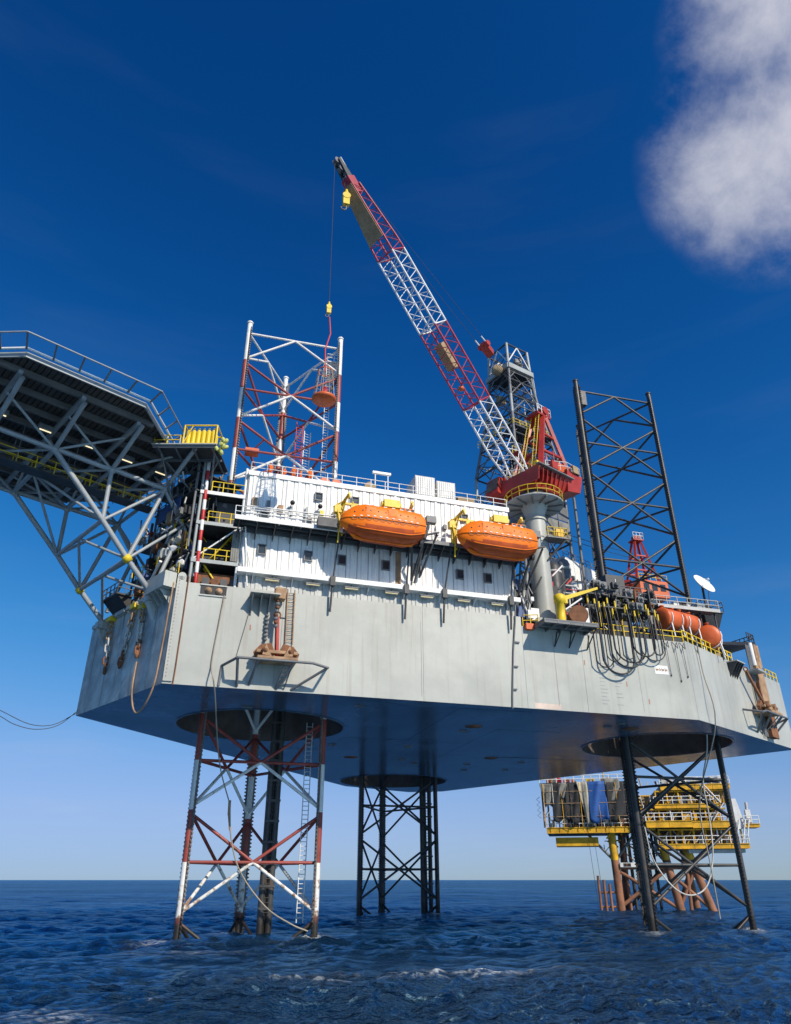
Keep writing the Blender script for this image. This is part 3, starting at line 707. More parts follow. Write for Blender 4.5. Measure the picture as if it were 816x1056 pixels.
b = MB(); b.fbox(SIDE, (A0-0.1, A1+0.1), (-13.4, -0.2), (39.5, 40.0)); b.obj('roof', 'white_wall', acc)
b = MB(); b.fbox(SIDE, (A0-0.1, A1+0.1), (-0.42, -0.2), (33.35, 33.8)); b.obj('floor_beam', 'mid_steel', acc)
for i in range(8):
    a = 6.4+i*3.6
    bb = MB(); bb.prism([SIDE(a, -0.3, 29.1), SIDE(a, 0.5, 29.1), SIDE(a, -0.3, 28.45)], SIDE.d.to_3d()*0.08); bb.obj('ledge_bracket', 'white_wall', acc)
def window(a, z, w, h, o=-0.25, lit=False):
    wd = MB(); wd.fbox(SIDE, (a-w/2, a+w/2), (o, o+0.04), (z-h/2, z+h/2)); wd = wd.obj('window_glass', 'glass', acc)
    fr = MB()
    for x0, x1, z0, z1 in ((-w/2-.09, -w/2, -h/2-.09, h/2+.09), (w/2, w/2+.09, -h/2-.09, h/2+.09), (-w/2, w/2, h/2, h/2+.09), (-w/2, w/2, -h/2-.09, -h/2)):
        fr.fbox(SIDE, (a+x0, a+x1), (o-.02, o+0.16), (z+z0, z+z1))
    fr.obj('window_frame', 'mid_steel', wd)
for a, z in ((7.05, 31.75), (11.4, 31.65), (14.66, 31.65), (19.0, 31.63), (22.22, 31.67), (26.7, 31.6), (29.73, 31.55)): window(a, z, 0.62, 0.85)
for a, z in ((12.1, 38.1), (15.8, 38.2), (7.0, 35.2), (11.15, 35.1), (19.5, 37.9), (27.5, 38.0)): window(a, z, 0.62, 0.72)
for i, a in enumerate((8.2, 11.95, 15.6, 19.5, 23.05, 26.85, 30.4)):
    f = thing('strip_light', SIDE(a, 0.12, 28.7), 'cream strip light under the white ledge of the block', 'light', 'strip lights under the white ledge')
    b = MB(); b.fbox(SIDE, (a-0.68, a+0.68), (0.0, 0.26), (28.76, 28.9)); b.obj('housing', 'mid_steel', f)
    b = MB(); b.tube(SIDE(a-0.62, 0.13, 28.70), SIDE(a+0.62, 0.13, 28.70), 0.085, 8); b.obj('diffuser', 'lamp_glass', f)
    b = MB(); b.fbox(SIDE, (a-0.06, a+0.06), (0.08, 0.18), (28.9, 29.1)); b.obj('bracket', 'mid_steel', f)
# rust runs on two panels
b = MB(); b.fbox(SIDE, (20.0, 20.55), (-0.262, -0.255), (29.6, 33.2)); b.obj('rust_run', 'rust_pale', acc)
# roof edge railing, posts, light frame
railing(acc, [SIDE(A0+.1, -0.5, 40.0), SIDE(A1, -0.5, 40.0)], 1.1, 'white_paint', 1.5, 0.04)
railing(acc, [SIDE(A0+.1, -0.5, 40.0), SIDE(A0+.1, -12, 40.0)], 1.1, 'white_paint', 1.5, 0.04)
b = MB()
for a in (18.3, 19.7): b.tube(SIDE(a, -2, 40), SIDE(a, -2, 42.9), 0.07, 6)
b.fbox(SIDE, (18.0, 20.0), (-2.15, -1.85), (42.8, 43.05)); b.obj('flood_frame', 'white_paint', acc)
for i, (a0, a1, h) in enumerate(((22.5, 24.7, 2.9), (24.9, 27.0, 2.6))):
    t = thing('air_unit', SIDE((a0+a1)/2, -5, 40), ('taller' if i == 0 else 'shorter')+' grey louvred air unit on the white block roof', 'air unit')
    b = MB(); b.fbox(SIDE, (a0, a1), (-4.2, -1.2), (40.02, 40+h)); b.obj('case', 'grey_wall', t)
    for k in range(8):
        bb = MB(); bb.fbox(SIDE, (a0+.1+k*(a1-a0-.2)/8, a0+.1+(k+.55)*(a1-a0-.2)/8), (-1.2, -1.13), (40.2, 39.85+h)); bb.obj('louvre', 'white_wall', t)
b = MB(); b.fbox(SIDE, (27.3, 29.2), (-2.6, -1.2), (40.02, 41.1)); b = b.obj('roof_locker', 'tan'); tag(b, 'cream flat locker at the crane end of the white block roof', 'locker')
b = MB(); b.fbox(SIDE, (17.0, 18.2), (-2.4, -1.2), (40.02, 40.9)); b.lathe(SIDE(17.6, -1.8, 40.9), [(0.5, 0), (0.5, 0.3), (0.25, 0.55), (0, 0.6)], 12)
b = b.obj('roof_ventilator', 'tan'); tag(b, 'tan mushroom ventilator on the roof beside the flood light frame', 'ventilator')

# ------------------------------------------------------------------ walkway along the block
wk = thing('side_walkway', SIDE(18, 0.6, 33.8), 'dark grated walkway running along the white block under the lifeboats', 'walkway')
W0, W1 = 4.2, 32.9
k = 0; a = W0
while a < W1-0.1:
    w = min(2.05, W1-a); bb = MB(); bb.fbox(SIDE, (a+.02, a+w-.02), (-0.3, 1.75), (33.82, 33.90)); bb.obj('deck_plate', 'dark_steel', wk); a += w
for o in (0.3, 1.0):
    bb = MB(); bb.fbox(SIDE, (W0, W1), (o, o+0.10), (33.5, 33.82)); bb.obj('stringer', 'dark_steel', wk)
b = MB(); b.fbox(SIDE, (W0, 14.2), (1.75, 1.83), (33.62, 34.05)); b.obj('edge_beam', 'white_paint', wk)
b = MB(); b.fbox(SIDE, (14.2, W1), (1.75, 1.83), (33.62, 34.0)); b.obj('edge_beam', 'mid_steel', wk)
for i in range(18):
    a = W0+0.4+i*1.65
    bb = MB(); bb.prism([SIDE(a, -0.3, 33.5), SIDE(a, 1.7, 33.62), SIDE(a, -0.3, 32.7)], SIDE.d.to_3d()*0.09); bb.obj('bracket', 'dark_steel', wk)
railing(wk, [SIDE(W0, 1.7, 33.9), SIDE(13.9, 1.7, 33.9)], 1.1, 'white_paint', 1.5, 0.04)
railing(wk, [SIDE(21.8, 1.7, 33.9), SIDE(24.6, 1.7, 33.9)], 1.1, 'white_paint', 1.2, 0.04)
railing(wk, [SIDE(30.5, 1.7, 33.9), SIDE(W1, 1.7, 33.9), SIDE(W1, -2.0, 33.9)], 1.1, 'safety_yellow', 1.2, 0.05)
b = MB(); b.fbox(SIDE, (11.7, 13.6), (1.7, 2.5), (33.7, 34.6)); b.obj('landing_box', 'dark_steel', wk)
b = MB(); b.path([SIDE(A0, 0.0, 36.0), SIDE(9, 0.0, 36.05), SIDE(14, 0.0, 36.1)], 0.07); b.path([SIDE(A0, 0.0, 35.6), SIDE(9, 0.0, 35.65), SIDE(14, 0.0, 35.6)], 0.05); b.obj('pipe_run', 'white_paint', wk)
for i in range(22):
    a = 6+i*1.2+random.uniform(-.3, .3)
    bb = MB(); bb.fbox(SIDE, (a, a+random.uniform(.2, .5)), (-0.3, -0.05), (35.4+random.uniform(0, 1.0), 36.5+random.uniform(0, .6))); bb.obj('wall_box', random.choice(['mid_steel', 'white_paint', 'grey_paint', 'safety_yellow', 'rust_pale']), wk)
for i, a in enumerate((9.5, 12.2, 22.3, 23.7)):
    f = thing('flood_lamp', SIDE(a, 0.3, 36.8), 'small black flood lamp on the upper white wall', 'lamp', 'black flood lamps on the upper white wall')
    b = MB(); b.tube(SIDE(a, -0.3, 36.9), SIDE(a, 0.25, 36.9), 0.05); b.obj('arm', 'dark_steel', f)
    b = MB(); b.lathe(SIDE(a, 0.3, 36.8), [(0.0, 0.3), (0.16, 0.25), (0.24, -0.1), (0.0, -0.12)], 10, axis=(0.1, 0.8, 0.4)); b.obj('shade', 'soot_steel', f)
# guide poles under the walkway
for i, (a0, a1) in enumerate(((14.0, 13.6), (20.9, 20.75), (25.2, 24.6), (31.9, 31.6))):
    t = thing('guide_pole', SIDE(a1, 0.35, 26.2), ('dark guide pole hanging below the bow of the lifeboat beside the rust run', 'dark guide pole hanging below the stern of the lifeboat beside the rust run', 'dark guide pole hanging below the bow of the lifeboat beside the crane pedestal', 'dark guide pole hanging at the crane end of the white wall')[i], 'pole', 'guide poles below the lifeboats')
    tube(t, 'upper_rod', SIDE(a0, 1.5, 33.6), SIDE(a1+.1, 0.62, 29.3), 0.085, 'dark_steel', 8)
    tube(t, 'lower_rod', SIDE(a1+.1, 0.62, 29.3), SIDE(a1, 0.35, 26.2), 0.10, 'dark_steel', 8)
    b = MB(); b.fbox(SIDE, (a1-.16, a1+.3), (0.5, 0.85), (28.6, 29.5)); b.obj('weight', 'dark_steel', t)
# dark strut frames between the boats
for j, base in enumerate((20.6, 32.0)):
    t = thing('strut_frame', SIDE(base+1, 0.8, 30), ('dark strut frame between the two lifeboats' if j == 0 else 'dark strut frame between lifeboat and crane pedestal'), 'frame')
    for (x0, o0, z0), (x1, o1, z1) in (((0.2, 2.6, 33.4), (0.9, 0.1, 30.2)), ((1.4, 2.6, 33.6), (0.9, 0.1, 30.2)), ((1.4, 2.7, 33.6), (2.4, 1.6, 36.2)), ((2.4, 1.6, 36.2), (1.2, 0.1, 30.0)), ((0.2, 2.6, 33.4), (2.4, 1.6, 36.2)), ((0.1, 2.4, 33.7), (3.0, 2.4, 34.6)), ((2.9, 2.2, 34.5), (1.7, 0.1, 30.6))):
        tube(t, 'strut', SIDE(base+x0, o0, z0), SIDE(base+x1, o1, z1), 0.11, 'dark_steel', 8)
    b = MB(); b.fbox(SIDE, (base+2.0, base+3.0), (1.3, 1.9), (35.9, 36.6)); b.obj('lamp_box', 'mid_steel', t)

# ------------------------------------------------------------------ lifeboats and davits
def boat_ring(t, part):
    hb = 1.46*min(1.0, (max(t, 0.0)/0.30))**0.50
    hb *= 1-0.20*(max(0, t-0.72)/0.28)**2.0
    hb = max(hb, 0.06)
    kz = -1.55+1.35*(max(0, .30-t)/.30)**1.7+0.75*(max(0, t-.78)/.22)**1.5
    sh = 0.06+0.14*(2*t-1)**2
    ct = 1.72-1.15*(max(0, .24-t)/.24)**1.7-0.08*(max(0, t-.6)/.4)-0.5*(max(0, t-.95)/.05)**1.5
    pts = []
    n = 9
    if part == 'hull':
        for i in range(n+1):
            u = i/n*math.pi/2
            y = hb*math.sin(u)**0.58; z = sh-(sh-kz)*math.cos(u)**0.85
            pts.append((y, z))
    else:
        hb2 = hb*0.965
        for i in range(n+1):
            u = i/n*math.pi/2
            pts.append((hb2*math.cos(u)**0.40, sh+(ct-sh)*math.sin(u)**0.72))
    return pts
def boat_shell(part, ln=8.0):
    b = MB(); ts = [0, .015, .04, .08, .13, .19, .26, .34, .43, .52, .61, .70, .78, .85, .91, .955, .985, 1.0]; rings = []
    for t in ts:
        h = boat_ring(t, part); x = -ln/2+ln*t
        if part == 'hull': full = [(-y, z) for y, z in h[::-1]]+[(y, z) for y, z in h[1:]]
        else: full = [(y, z) for y, z in h]+[(-y, z) for y, z in h[::-1][1:]]
        rings.append([(x, y, z) for y, z in full])
    m = len(rings[0]); vs = [p for r in rings for p in r]; fs = []
    for i in range(len(rings)-1):
        for k in range(m-1): fs.append((i*m+k, i*m+k+1, (i+1)*m+k+1, (i+1)*m+k))
    b.add(vs, fs, True)
    b.add(rings[-1], [tuple(range(m))]); b.add(rings[0], [tuple(range(m))[::-1]])
    return b
def at_frame(F, a, o, z, tilt=0.0):
    p = F(a, o, z); d, n = F.d, F.n
    M = Matrix(((d.x, -n.x, 0, p.x), (d.y, -n.y, 0, p.y), (0, 0, 1, p.z), (0, 0, 0, 1)))
    return M @ Matrix.Rotation(tilt, 4, 'Y')
def lifeboat(a, o, z, label):
    t = thing('lifeboat', SIDE(a, o, z-1.45), label, 'lifeboat', 'orange lifeboats hung along the white block')
    M = at_frame(SIDE, a, o, z, R(1.2))
    def put(b, name, m, parent=t):
        ob = b.obj(name, m, parent); 
        ob.matrix_basis = (Matrix.Translation(-Vector(t.location)) if parent is t else Matrix.Identity(4)) @ (M if parent is t else Matrix.Identity(4)); return ob
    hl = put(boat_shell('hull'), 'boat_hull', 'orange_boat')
    hl.data.materials.append(MATS['boat_lower_shade'])
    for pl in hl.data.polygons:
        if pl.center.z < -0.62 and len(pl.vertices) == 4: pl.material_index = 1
    cn = put(boat_shell('canopy'), 'canopy', 'orange_boat')
    # rubbing strake following the sheer
    for sg in (-1, 1):
        b = MB(); pts = []
        for i in range(25):
            tt = i/24; h = boat_ring(tt, 'hull')[-1]; pts.append((-4+8*tt, sg*(h[0]+0.02), h[1]))
        b.path(pts, 0.075, 8); put(b, 'rubbing_strake', 'orange_boat')
        b = MB(); pts = []
        for i in range(4, 25):
            tt = i/24; h = boat_ring(tt, 'hull')[5]; pts.append((-4+8*tt, sg*(h[0]+0.01), h[1]))
        b.path(pts, 0.05, 6); put(b, 'chine_rail', 'orange_boat')
    for i in range(9):
        tt = 0.14+i*0.09; h = boat_ring(tt, 'canopy')[3]
        b = MB(); b.lathe((-4+8*tt, -h[0]-0.0, h[1]-0.25), [(0.0, 0.06), (0.07, 0.05), (0.09, 0.0)], 8, axis=(0, -1, 0.25)); put(b, 'porthole', 'glass')
    for i in range(7):
        tt = 0.2+i*0.1; h = boat_ring(tt, 'canopy')[6]
        b = MB(); b.box((-4+8*tt-.16, -4+8*tt+.16), (-h[0]-.03, -h[0]+.06), (h[1]-.05, h[1]+.03)); put(b, 'grab_strip', 'white_paint')
    for xx in (-1.9, 0.2):
        h = boat_ring((xx+4)/8, 'canopy')[2]
        b = MB(); b.box((xx, xx+.95), (-h[0]-.05, -h[0]+.1), (.45, 1.25)); b.box((xx+.08, xx+.87), (-h[0]-.07, -h[0]-.05), (.53, 1.17)); put(b, 'side_hatch', 'orange_boat')
    for k in range(11):
        xx = -3.0+k*.6; h = boat_ring((xx+4)/8, 'hull')[-1]
        b = MB(); b.box((xx, xx+.22), (-h[0]-.03, -h[0]+.05), (.22, .30)); put(b, 'reflective_tape', 'white_paint')
    for k in range(10):
        xx = -3.2+k*.65; h0 = boat_ring((xx+4)/8, 'hull')[-1]; h1 = boat_ring((xx+.65+4)/8, 'hull')[-1]
        b = MB(); b.path(catenary((xx, -h0[0]-.09, h0[1]-.02), (xx+.65, -h1[0]-.09, h1[1]-.02), .22, 6), .022, 5); put(b, 'grab_line', 'rope')
    b = MB(); b.box((1.6, 3.0), (-0.62, 0.62), (1.35, 2.05)); tw = put(b, 'conning_tower', 'orange_boat')
    for sx in (1.72, 2.2, 2.68):
        b = MB(); b.box((sx, sx+.3), (-0.66, -0.60), (1.72, 1.98)); put(b, 'tower_window', 'glass')
    for sx in (-2.9, 3.2):
        b = MB(); b.box((sx-.18, sx+.18), (-.12, .12), (0.9, 1.85)); b.tube((sx, 0, 1.8), (sx, 0, 2.2), .06); put(b, 'lifting_hook', 'safety_yellow')
    b = MB(); b.hexa([(-2.6, -.07, -1.62), (3.0, -.07, -1.62), (3.0, .07, -1.62), (-2.6, .07, -1.62), (-3.0, -.09, -1.2), (3.4, -.09, -1.0), (3.4, .09, -1.0), (-3.0, .09, -1.2)]); put(b, 'keel', 'orange_boat')
    b = MB(); b.lathe((3.75, 0, -1.05), [(0.34, 0), (0.34, 0.3), (0.28, 0.3), (0.28, 0)], 14, axis=(1, 0, 0)); put(b, 'propeller_ring', 'dark_steel')
    b = MB(); b.box((3.55, 3.62), (-1.0, 1.0), (0.25, 1.15)); put(b, 'stern_door', 'orange_boat')
    return t
lifeboat(17.7, 2.9, 34.15, 'orange enclosed lifeboat beside the lower white wall with the rust run')
lifeboat(29.35, 2.9, 34.15, 'orange enclosed lifeboat hung beside the crane pedestal')
def davit(a, label):
    t = thing('lifeboat_davit', SIDE(a, 1.0, 33.9), label, 'davit')
    for sx in (-3.5, 3.3):
        tube(t, 'post', SIDE(a+sx, 1.2, 33.6), SIDE(a+sx, 1.2, 37.0), 0.16, 'safety_yellow', 8)
        tube(t, 'arm', SIDE(a+sx, 1.2, 37.0), SIDE(a+sx*0.92, 3.0, 37.2), 0.14, 'safety_yellow', 8)
        tube(t, 'fall_wire', SIDE(a+sx*0.92, 2.95, 37.1), SIDE(a+sx*0.92, 2.9, 36.2), 0.03, 'cable', 5)
        b = MB(); b.lathe(SIDE(a+sx*0.92, 2.95, 36.85), [(0.22, -0.07), (0.22, 0.07)], 12, axis=SIDE.d.to_3d()); b.obj('sheave', 'safety_yellow', t)
        tube(t, 'knee_brace', SIDE(a+sx, 1.2, 35.6), SIDE(a+sx*.96, 2.1, 37.1), 0.08, 'safety_yellow', 8)
    beam(t, 'cross_beam', SIDE(a-3.5, 1.2, 37.0), SIDE(a+3.3, 1.2, 37.0), 0.22, 0.22, 'safety_yellow')
    b = MB(); b.fbox(SIDE, (a+0.6, a+2.2), (0.7, 1.7), (37.1, 37.9)); b.tube(SIDE(a+0.4, 1.2, 37.5), SIDE(a+2.4, 1.2, 37.5), 0.32, 10); b.obj('winch', 'safety_yellow', t)
    b = MB(); b.fbox(SIDE, (a-4.15, a-3.85), (1.5, 1.9), (33.9, 36.6)); b.fbox(SIDE, (a-4.4, a-3.7), (1.4, 2.0), (35.6, 36.3)); b.path([SIDE(a-4.2, 1.9, 36.4), SIDE(a-3.9, 2.1, 34.5), SIDE(a-4.0, 2.0, 32.4)], 0.07); b.tube(SIDE(a-4.5, 1.7, 36.2), SIDE(a-3.3, 2.2, 37.0), .06); b.obj('control_stand', 'safety_yellow', t)
davit(17.7, 'yellow davit frame over the lifeboat beside the rust run')
davit(29.35, 'yellow davit frame over the lifeboat beside the crane pedestal')
# people on the block roof
def person(p, face, label, k):
    bones = [((0, 0, .92), .15), ((0, 0, 1.15), .15), ((0, 0, 1.38), .17), ((0, 0, 1.50), .07), ((0, 0, 1.58), .085), ((0, .01, 1.70), .085),
             ((.19, 0, 1.40), .065), ((.25, .06+.1*k, 1.13), .05), ((.20, .26, 1.02+.1*k), .04), ((-.19, 0, 1.40), .065), ((-.26, -.02, 1.12), .05), ((-.24, .12, .88), .04),
             ((.10, 0, .86), .10), ((.11, .03, .48), .075), ((.11, 0, .09), .06), ((.11, .13, .04), .05), ((-.10, 0, .86), .10), ((-.11, -.02, .48), .075), ((-.11, -.03, .09), .06), ((-.11, .10, .04), .05)]
    ed = [(0, 1), (1, 2), (2, 3), (3, 4), (4, 5), (2, 6), (6, 7), (7, 8), (2, 9), (9, 10), (10, 11), (0, 12), (12, 13), (13, 14), (14, 15), (0, 16), (16, 17), (17, 18), (18, 19)]
    me = bpy.data.meshes.new('person'); me.from_pydata([x for x, _ in bones], ed, []); me.materials.append(MATS['orange_cloth'])
    o = bpy.data.objects.new('person', me); COL.objects.link(o); o.location = p; o.rotation_euler.z = face
    sk = o.modifiers.new('skin', 'SKIN'); 
    for i, (x, r) in enumerate(bones): me.skin_vertices[0].data[i].radius = (r, r)
    me.skin_vertices[0].data[0].use_root = True
    sb = o.modifiers.new('sub', 'SUBSURF'); sb.levels = 1; sb.render_levels = 1
    tag(o, label, 'person', 'people in orange coveralls on the roof')
    b = MB(); b.lathe((0, 0.01, 1.64), [(0.0, 0.17), (0.10, 0.15), (0.135, 0.06), (0.15, 0.02), (0.19, 0.0)], 10); h = b.mesh('hard_hat', 'white_paint'); ho = bpy.data.objects.new('hard_hat', h); COL.objects.link(ho); ho.parent = o
    b = MB(); b.lathe((0, 0.03, 1.52), [(0.0, 0.0), (0.07, 0.01), (0.095, 0.07), (0.09, 0.14)], 10); h = b.mesh('face', 'skin'); ho = bpy.data.objects.new('face', h); COL.objects.link(ho); ho.parent = o
for i, (a, f) in enumerate(((7.3, 0.3), (8.7, 2.6), (9.6, -0.4), (10.4, 1.2), (11.3, 2.9))):
    person(SIDE(a, -1.2-0.5*(i % 2), 40.0), f, 'person in orange coverall and hard hat standing on the white block roof', i % 3)
for i, a in enumerate((12.4, 13.6)):
    b = MB(); b.fbox(SIDE, (a, a+.9), (-1.9, -1.2), (40.02, 40.75)); b.fbox(SIDE, (a+.1, a+.8), (-1.8, -1.3), (40.75, 40.95))
    b = b.obj('gear_chest', 'orange_tank'); tag(b, 'orange gear chest on the roof near the people', 'chest', 'orange gear chests on the roof')

# ------------------------------------------------------------------ pedestal crane
PC = Vector((3.5, -13.6, 0))
BF = Vector((2.1, -13.8, 44.6)); BT = Vector((-22.0, -24.5, 75.8))
crane = thing('pedestal_crane', (PC.x, PC.y, ZD), 'red pedestal crane with long red and white lattice boom raised over the block', 'crane')
b = MB(); b.lathe((PC.x, PC.y, 0), [(1.18, ZD+.02), (1.10, 30), (1.06, 39.6)], 28); b.obj('pedestal', 'hull_grey', crane)
b = MB(); b.lathe((PC.x, PC.y, 0), [(1.2, 39.6), (1.2, 39.8), (1.07, 39.85), (1.07, 40.4), (1.55, 41.6), (1.55, 42.6)], 28); b.obj('pedestal_head', 'hull_grey', crane)
b = MB(); b.lathe((PC.x, PC.y, 0), [(1.1, 41.45), (3.25, 41.45), (3.25, 41.6), (1.1, 41.6)], 28, cap=False); b.obj('ring_platform', 'grey_paint', crane)
for i in range(12):
    a = i*math.pi/6
    beam(crane, 'platform_rib', (PC.x+1.2*math.cos(a), PC.y+1.2*math.sin(a), 41.3), (PC.x+3.2*math.cos(a), PC.y+3.2*math.sin(a), 41.38), 0.1, 0.16, 'mid_steel')
ring = [(PC.x+3.2*math.cos(2*math.pi*i/20), PC.y+3.2*math.sin(2*math.pi*i/20), 41.6) for i in range(21)]
railing(crane, ring, 1.15, 'safety_yellow', 1.2, 0.05)
b = MB(); b.lathe((PC.x, PC.y, 0), [(1.35, 42.6), (1.5, 42.62), (1.5, 43.0), (1.35, 43.05)], 24); b.obj('slew_ring', 'dark_steel', crane)
bd = (BT-BF); bd.z = 0; bd.normalize(); bw = Vector((-bd.y, bd.x, 0))          # boom heading and its sideways axis
CF = Frame((PC.x, PC.y), (bd.x, bd.y))                                      # a = forward along the boom, o = sideways
def cp(a, o, z): return CF(a, o, z)
# slewing platform: tapered tray, deeper at the back
b = MB(); b.hexa([cp(-2.6, -2.0, 43.0), cp(1.4, -1.6, 43.0), cp(1.4, 1.6, 43.0), cp(-2.6, 2.0, 43.0), cp(-3.6, -3.1, 45.3), cp(2.2, -2.5, 44.6), cp(2.2, 2.5, 44.6), cp(-3.6, 3.1, 45.3)]); b.obj('slew_tray', 'crane_red', crane)
b = MB(); b.hexa([cp(-5.2, -2.7, 43.9), cp(-2.9, -2.7, 43.4), cp(-2.9, 2.7, 43.4), cp(-5.2, 2.7, 43.9), cp(-5.6, -2.9, 46.0), cp(-2.9, -2.9, 46.0), cp(-2.9, 2.9, 46.0), cp(-5.6, 2.9, 46.0)]); b.obj('engine_house', 'crane_red', crane)
b = MB(); b.fbox(CF, (-4.9, -2.7), (-1.9, 2.4), (46.0, 47.5)); b.obj('engine_cover', 'orange_tank', crane)
b = MB(); b.fbox(CF, (-1.9, -0.2), (-1.2, 1.2), (45.2, 46.9)); b.tube(cp(-1.0, -1.5, 46.3), cp(-1.0, 1.5, 46.3), 0.8, 14); b.obj('hoist_drum', 'mid_steel', crane)
railing(crane, [cp(-5.4, 2.8, 46.0), cp(-5.4, -2.8, 46.0), cp(-3.0, -2.9, 46.0), cp(0.5, -2.6, 45.1)], 1.1, 'white_paint', 1.1, 0.04)
railing(crane, [cp(-5.4, 2.8, 46.0), cp(-3.0, 2.9, 46.0), cp(1.5, 2.6, 45.0)], 1.1, 'safety_yellow', 1.1, 0.05)
# operator cab on the far side of the boom foot
cabp = MB(); cabp.hexa([cp(0.4, 4.6, 43.4), cp(2.8, 4.6, 43.7), cp(2.8, 2.7, 43.7), cp(0.4, 2.7, 43.4), cp(0.4, 4.6, 45.6), cp(2.4, 4.6, 45.8), cp(2.4, 2.7, 45.8), cp(0.4, 2.7, 45.6)])
cab = cabp.obj('operator_cab', 'crane_red', crane)
b = MB(); b.hexa([cp(2.62, 4.5, 44.2), cp(2.75, 4.5, 44.2), cp(2.75, 2.8, 44.2), cp(2.62, 2.8, 44.2), cp(2.45, 4.5, 45.6), cp(2.58, 4.5, 45.6), cp(2.58, 2.8, 45.6), cp(2.45, 2.8, 45.6)]); b.obj('cab_window', 'glass', cab)
b = MB(); b.fbox(CF, (0.6, 2.2), (2.66, 2.72), (44.3, 45.4)); b.obj('cab_window', 'glass', cab)
rs = random.Random(12)
for i in range(26):
    a_ = rs.uniform(-5.0, 1.2); o_ = rs.choice([-1, 1])*rs.uniform(1.3, 2.9); z_ = 46.0 if a_ < -2.9 else 45.3; s_ = rs.uniform(.35, .95)
    b = MB(); b.fbox(CF, (a_, a_+s_), (o_-.25, o_+.25), (z_, z_+s_)); b.obj('crane_fitting', rs.choice(['crane_red', 'safety_yellow', 'mid_steel', 'dark_steel', 'tan', 'crane_red']), crane)
for i in range(16):
    a_ = rs.uniform(-4.6, 1.4); o_ = rs.uniform(-2.4, 2.4); tube(crane, 'crane_pipe', cp(a_, o_, 45.2), cp(a_+rs.uniform(-1.5, 1.0), o_+rs.uniform(-.5, .5), 45.2+rs.uniform(1, 3.6)), rs.uniform(.05, .10), rs.choice(['safety_yellow', 'crane_red', 'mid_steel', 'white_paint', 'dark_steel']), 6)
for i in range(7):
    a_ = -2.4+i*.75; b = MB(); w_ = 1.75+.09*i; b.hexa([cp(a_, -w_-.5, 43.2), cp(a_+.1, -w_-.5, 43.2), cp(a_+.1, w_+.5, 43.2), cp(a_, w_+.5, 43.2), cp(a_, -3.0, 45.0), cp(a_+.1, -3.0, 45.0), cp(a_+.1, 3.0, 45.0), cp(a_, 3.0, 45.0)]); b.obj('tray_rib', 'crane_red', crane)
for sg in (-1, 1):
    b = MB(); b.fbox(CF, (-3.6, 2.4), (sg*3.0-.25, sg*3.0+.25), (44.9, 45.05)); b.obj('side_catwalk', 'mid_steel', crane)
# A-frame
AT = cp(-2.6, 0, 54.6)
for sg in (-1, 1):
    beam(crane, 'gantry_leg', cp(1.0, sg*2.2, 44.8), CF(-2.4, sg*0.75, 54.4), 0.55, 0.42, 'crane_red')
    beam(crane, 'gantry_leg', cp(-4.6, sg*2.0, 46.0), CF(-2.9, sg*0.75, 54.4), 0.42, 0.36, 'crane_red')
    beam(crane, 'gantry_tie', cp(-0.2, sg*1.65, 48.4), cp(-4.1, sg*1.6, 48.6), 0.25, 0.25, 'crane_red')
    beam(crane, 'gantry_tie', cp(-1.3, sg*1.2, 51.4), cp(-3.5, sg*1.2, 51.2), 0.22, 0.22, 'crane_red')
for z, a, w in ((48.4, -0.2, 1.65), (51.4, -1.3, 1.2), (48.6, -4.1, 1.6)):
    beam(crane, 'gantry_cross', cp(a, -w, z), cp(a, w, z), 0.25, 0.25, 'crane_red')
b = MB(); b.fbox(CF, (-3.6, -1.2), (-1.0, 1.0), (54.3, 54.5)); b.obj('gantry_platform', 'crane_red', crane)
b = MB(); b.fbox(CF, (-3.4, -1.9), (-1.0, 1.0), (54.55, 55.3)); b.tube(cp(-2.6, -1.15, 55.1), cp(-2.6, 1.15, 55.1), 0.5, 14); b.obj('gantry_sheave', 'crane_red', crane)
railing(crane, [cp(-3.6, -1.0, 54.5), cp(-1.2, -1.0, 54.5)], 1.1, 'white_paint', 0.8, 0.05)
railing(crane, [cp(-3.6, 1.0, 54.5), cp(-3.6, -1.0, 54.5)], 1.1, 'white_paint', 0.8, 0.05)
b = MB(); b.fbox(CF, (-2.4, 0.2), (1.3, 2.3), (49.4, 49.55)); b.obj('mid_platform', 'crane_red', crane)
railing(crane, [cp(-2.4, 2.2, 49.55), cp(0.2, 2.2, 49.55)], 1.05, 'safety_yellow', 1.1, 0.05)
ladder(crane, cp(-4.3, 1.0, 46.2), cp(-3.1, 0.5, 54.5), 0.6, bw, 'white_paint', 0.06)
for sg in (-1, 1):
    ladder(crane, cp(0.9, sg*1.0, 45.0), cp(-1.6, sg*.6, 54.3), 0.5, bw, 'safety_yellow', 0.05)
# boom
ba = (BT-BF); bl = ba.length; ba.normalize(); bu = ba.cross(bw).normalized()
if bu.z < 0: bu = -bu
def hwid(s): return 1.22 if s < 0.74 else 1.22-0.70*(s-0.74)/0.26
def hdep(s):
    if s < 0.10: return 0.18+0.92*(s/0.10)
    return 1.10 if s < 0.74 else 1.10-0.62*(s-0.74)/0.26
NB = 26
def bp(s, i):  # four chord corners
    sx, sy = ((-1, -1), (1, -1), (1, 1), (-1, 1))[i]
    return BF+ba*(bl*s)+bw*(sx*hwid(s))+bu*(sy*hdep(s))
def bcol(s): return 'boom_white' if s < 0.245 or 0.485 < s < 0.715 else 'boom_red'
S_ = [0.0]+[0.245*i/5 for i in range(1, 6)]+[0.245+0.24*i/5 for i in range(1, 6)]+[0.485+0.23*i/5 for i in range(1, 6)]+[0.715+0.215*i/5 for i in range(1, 6)]
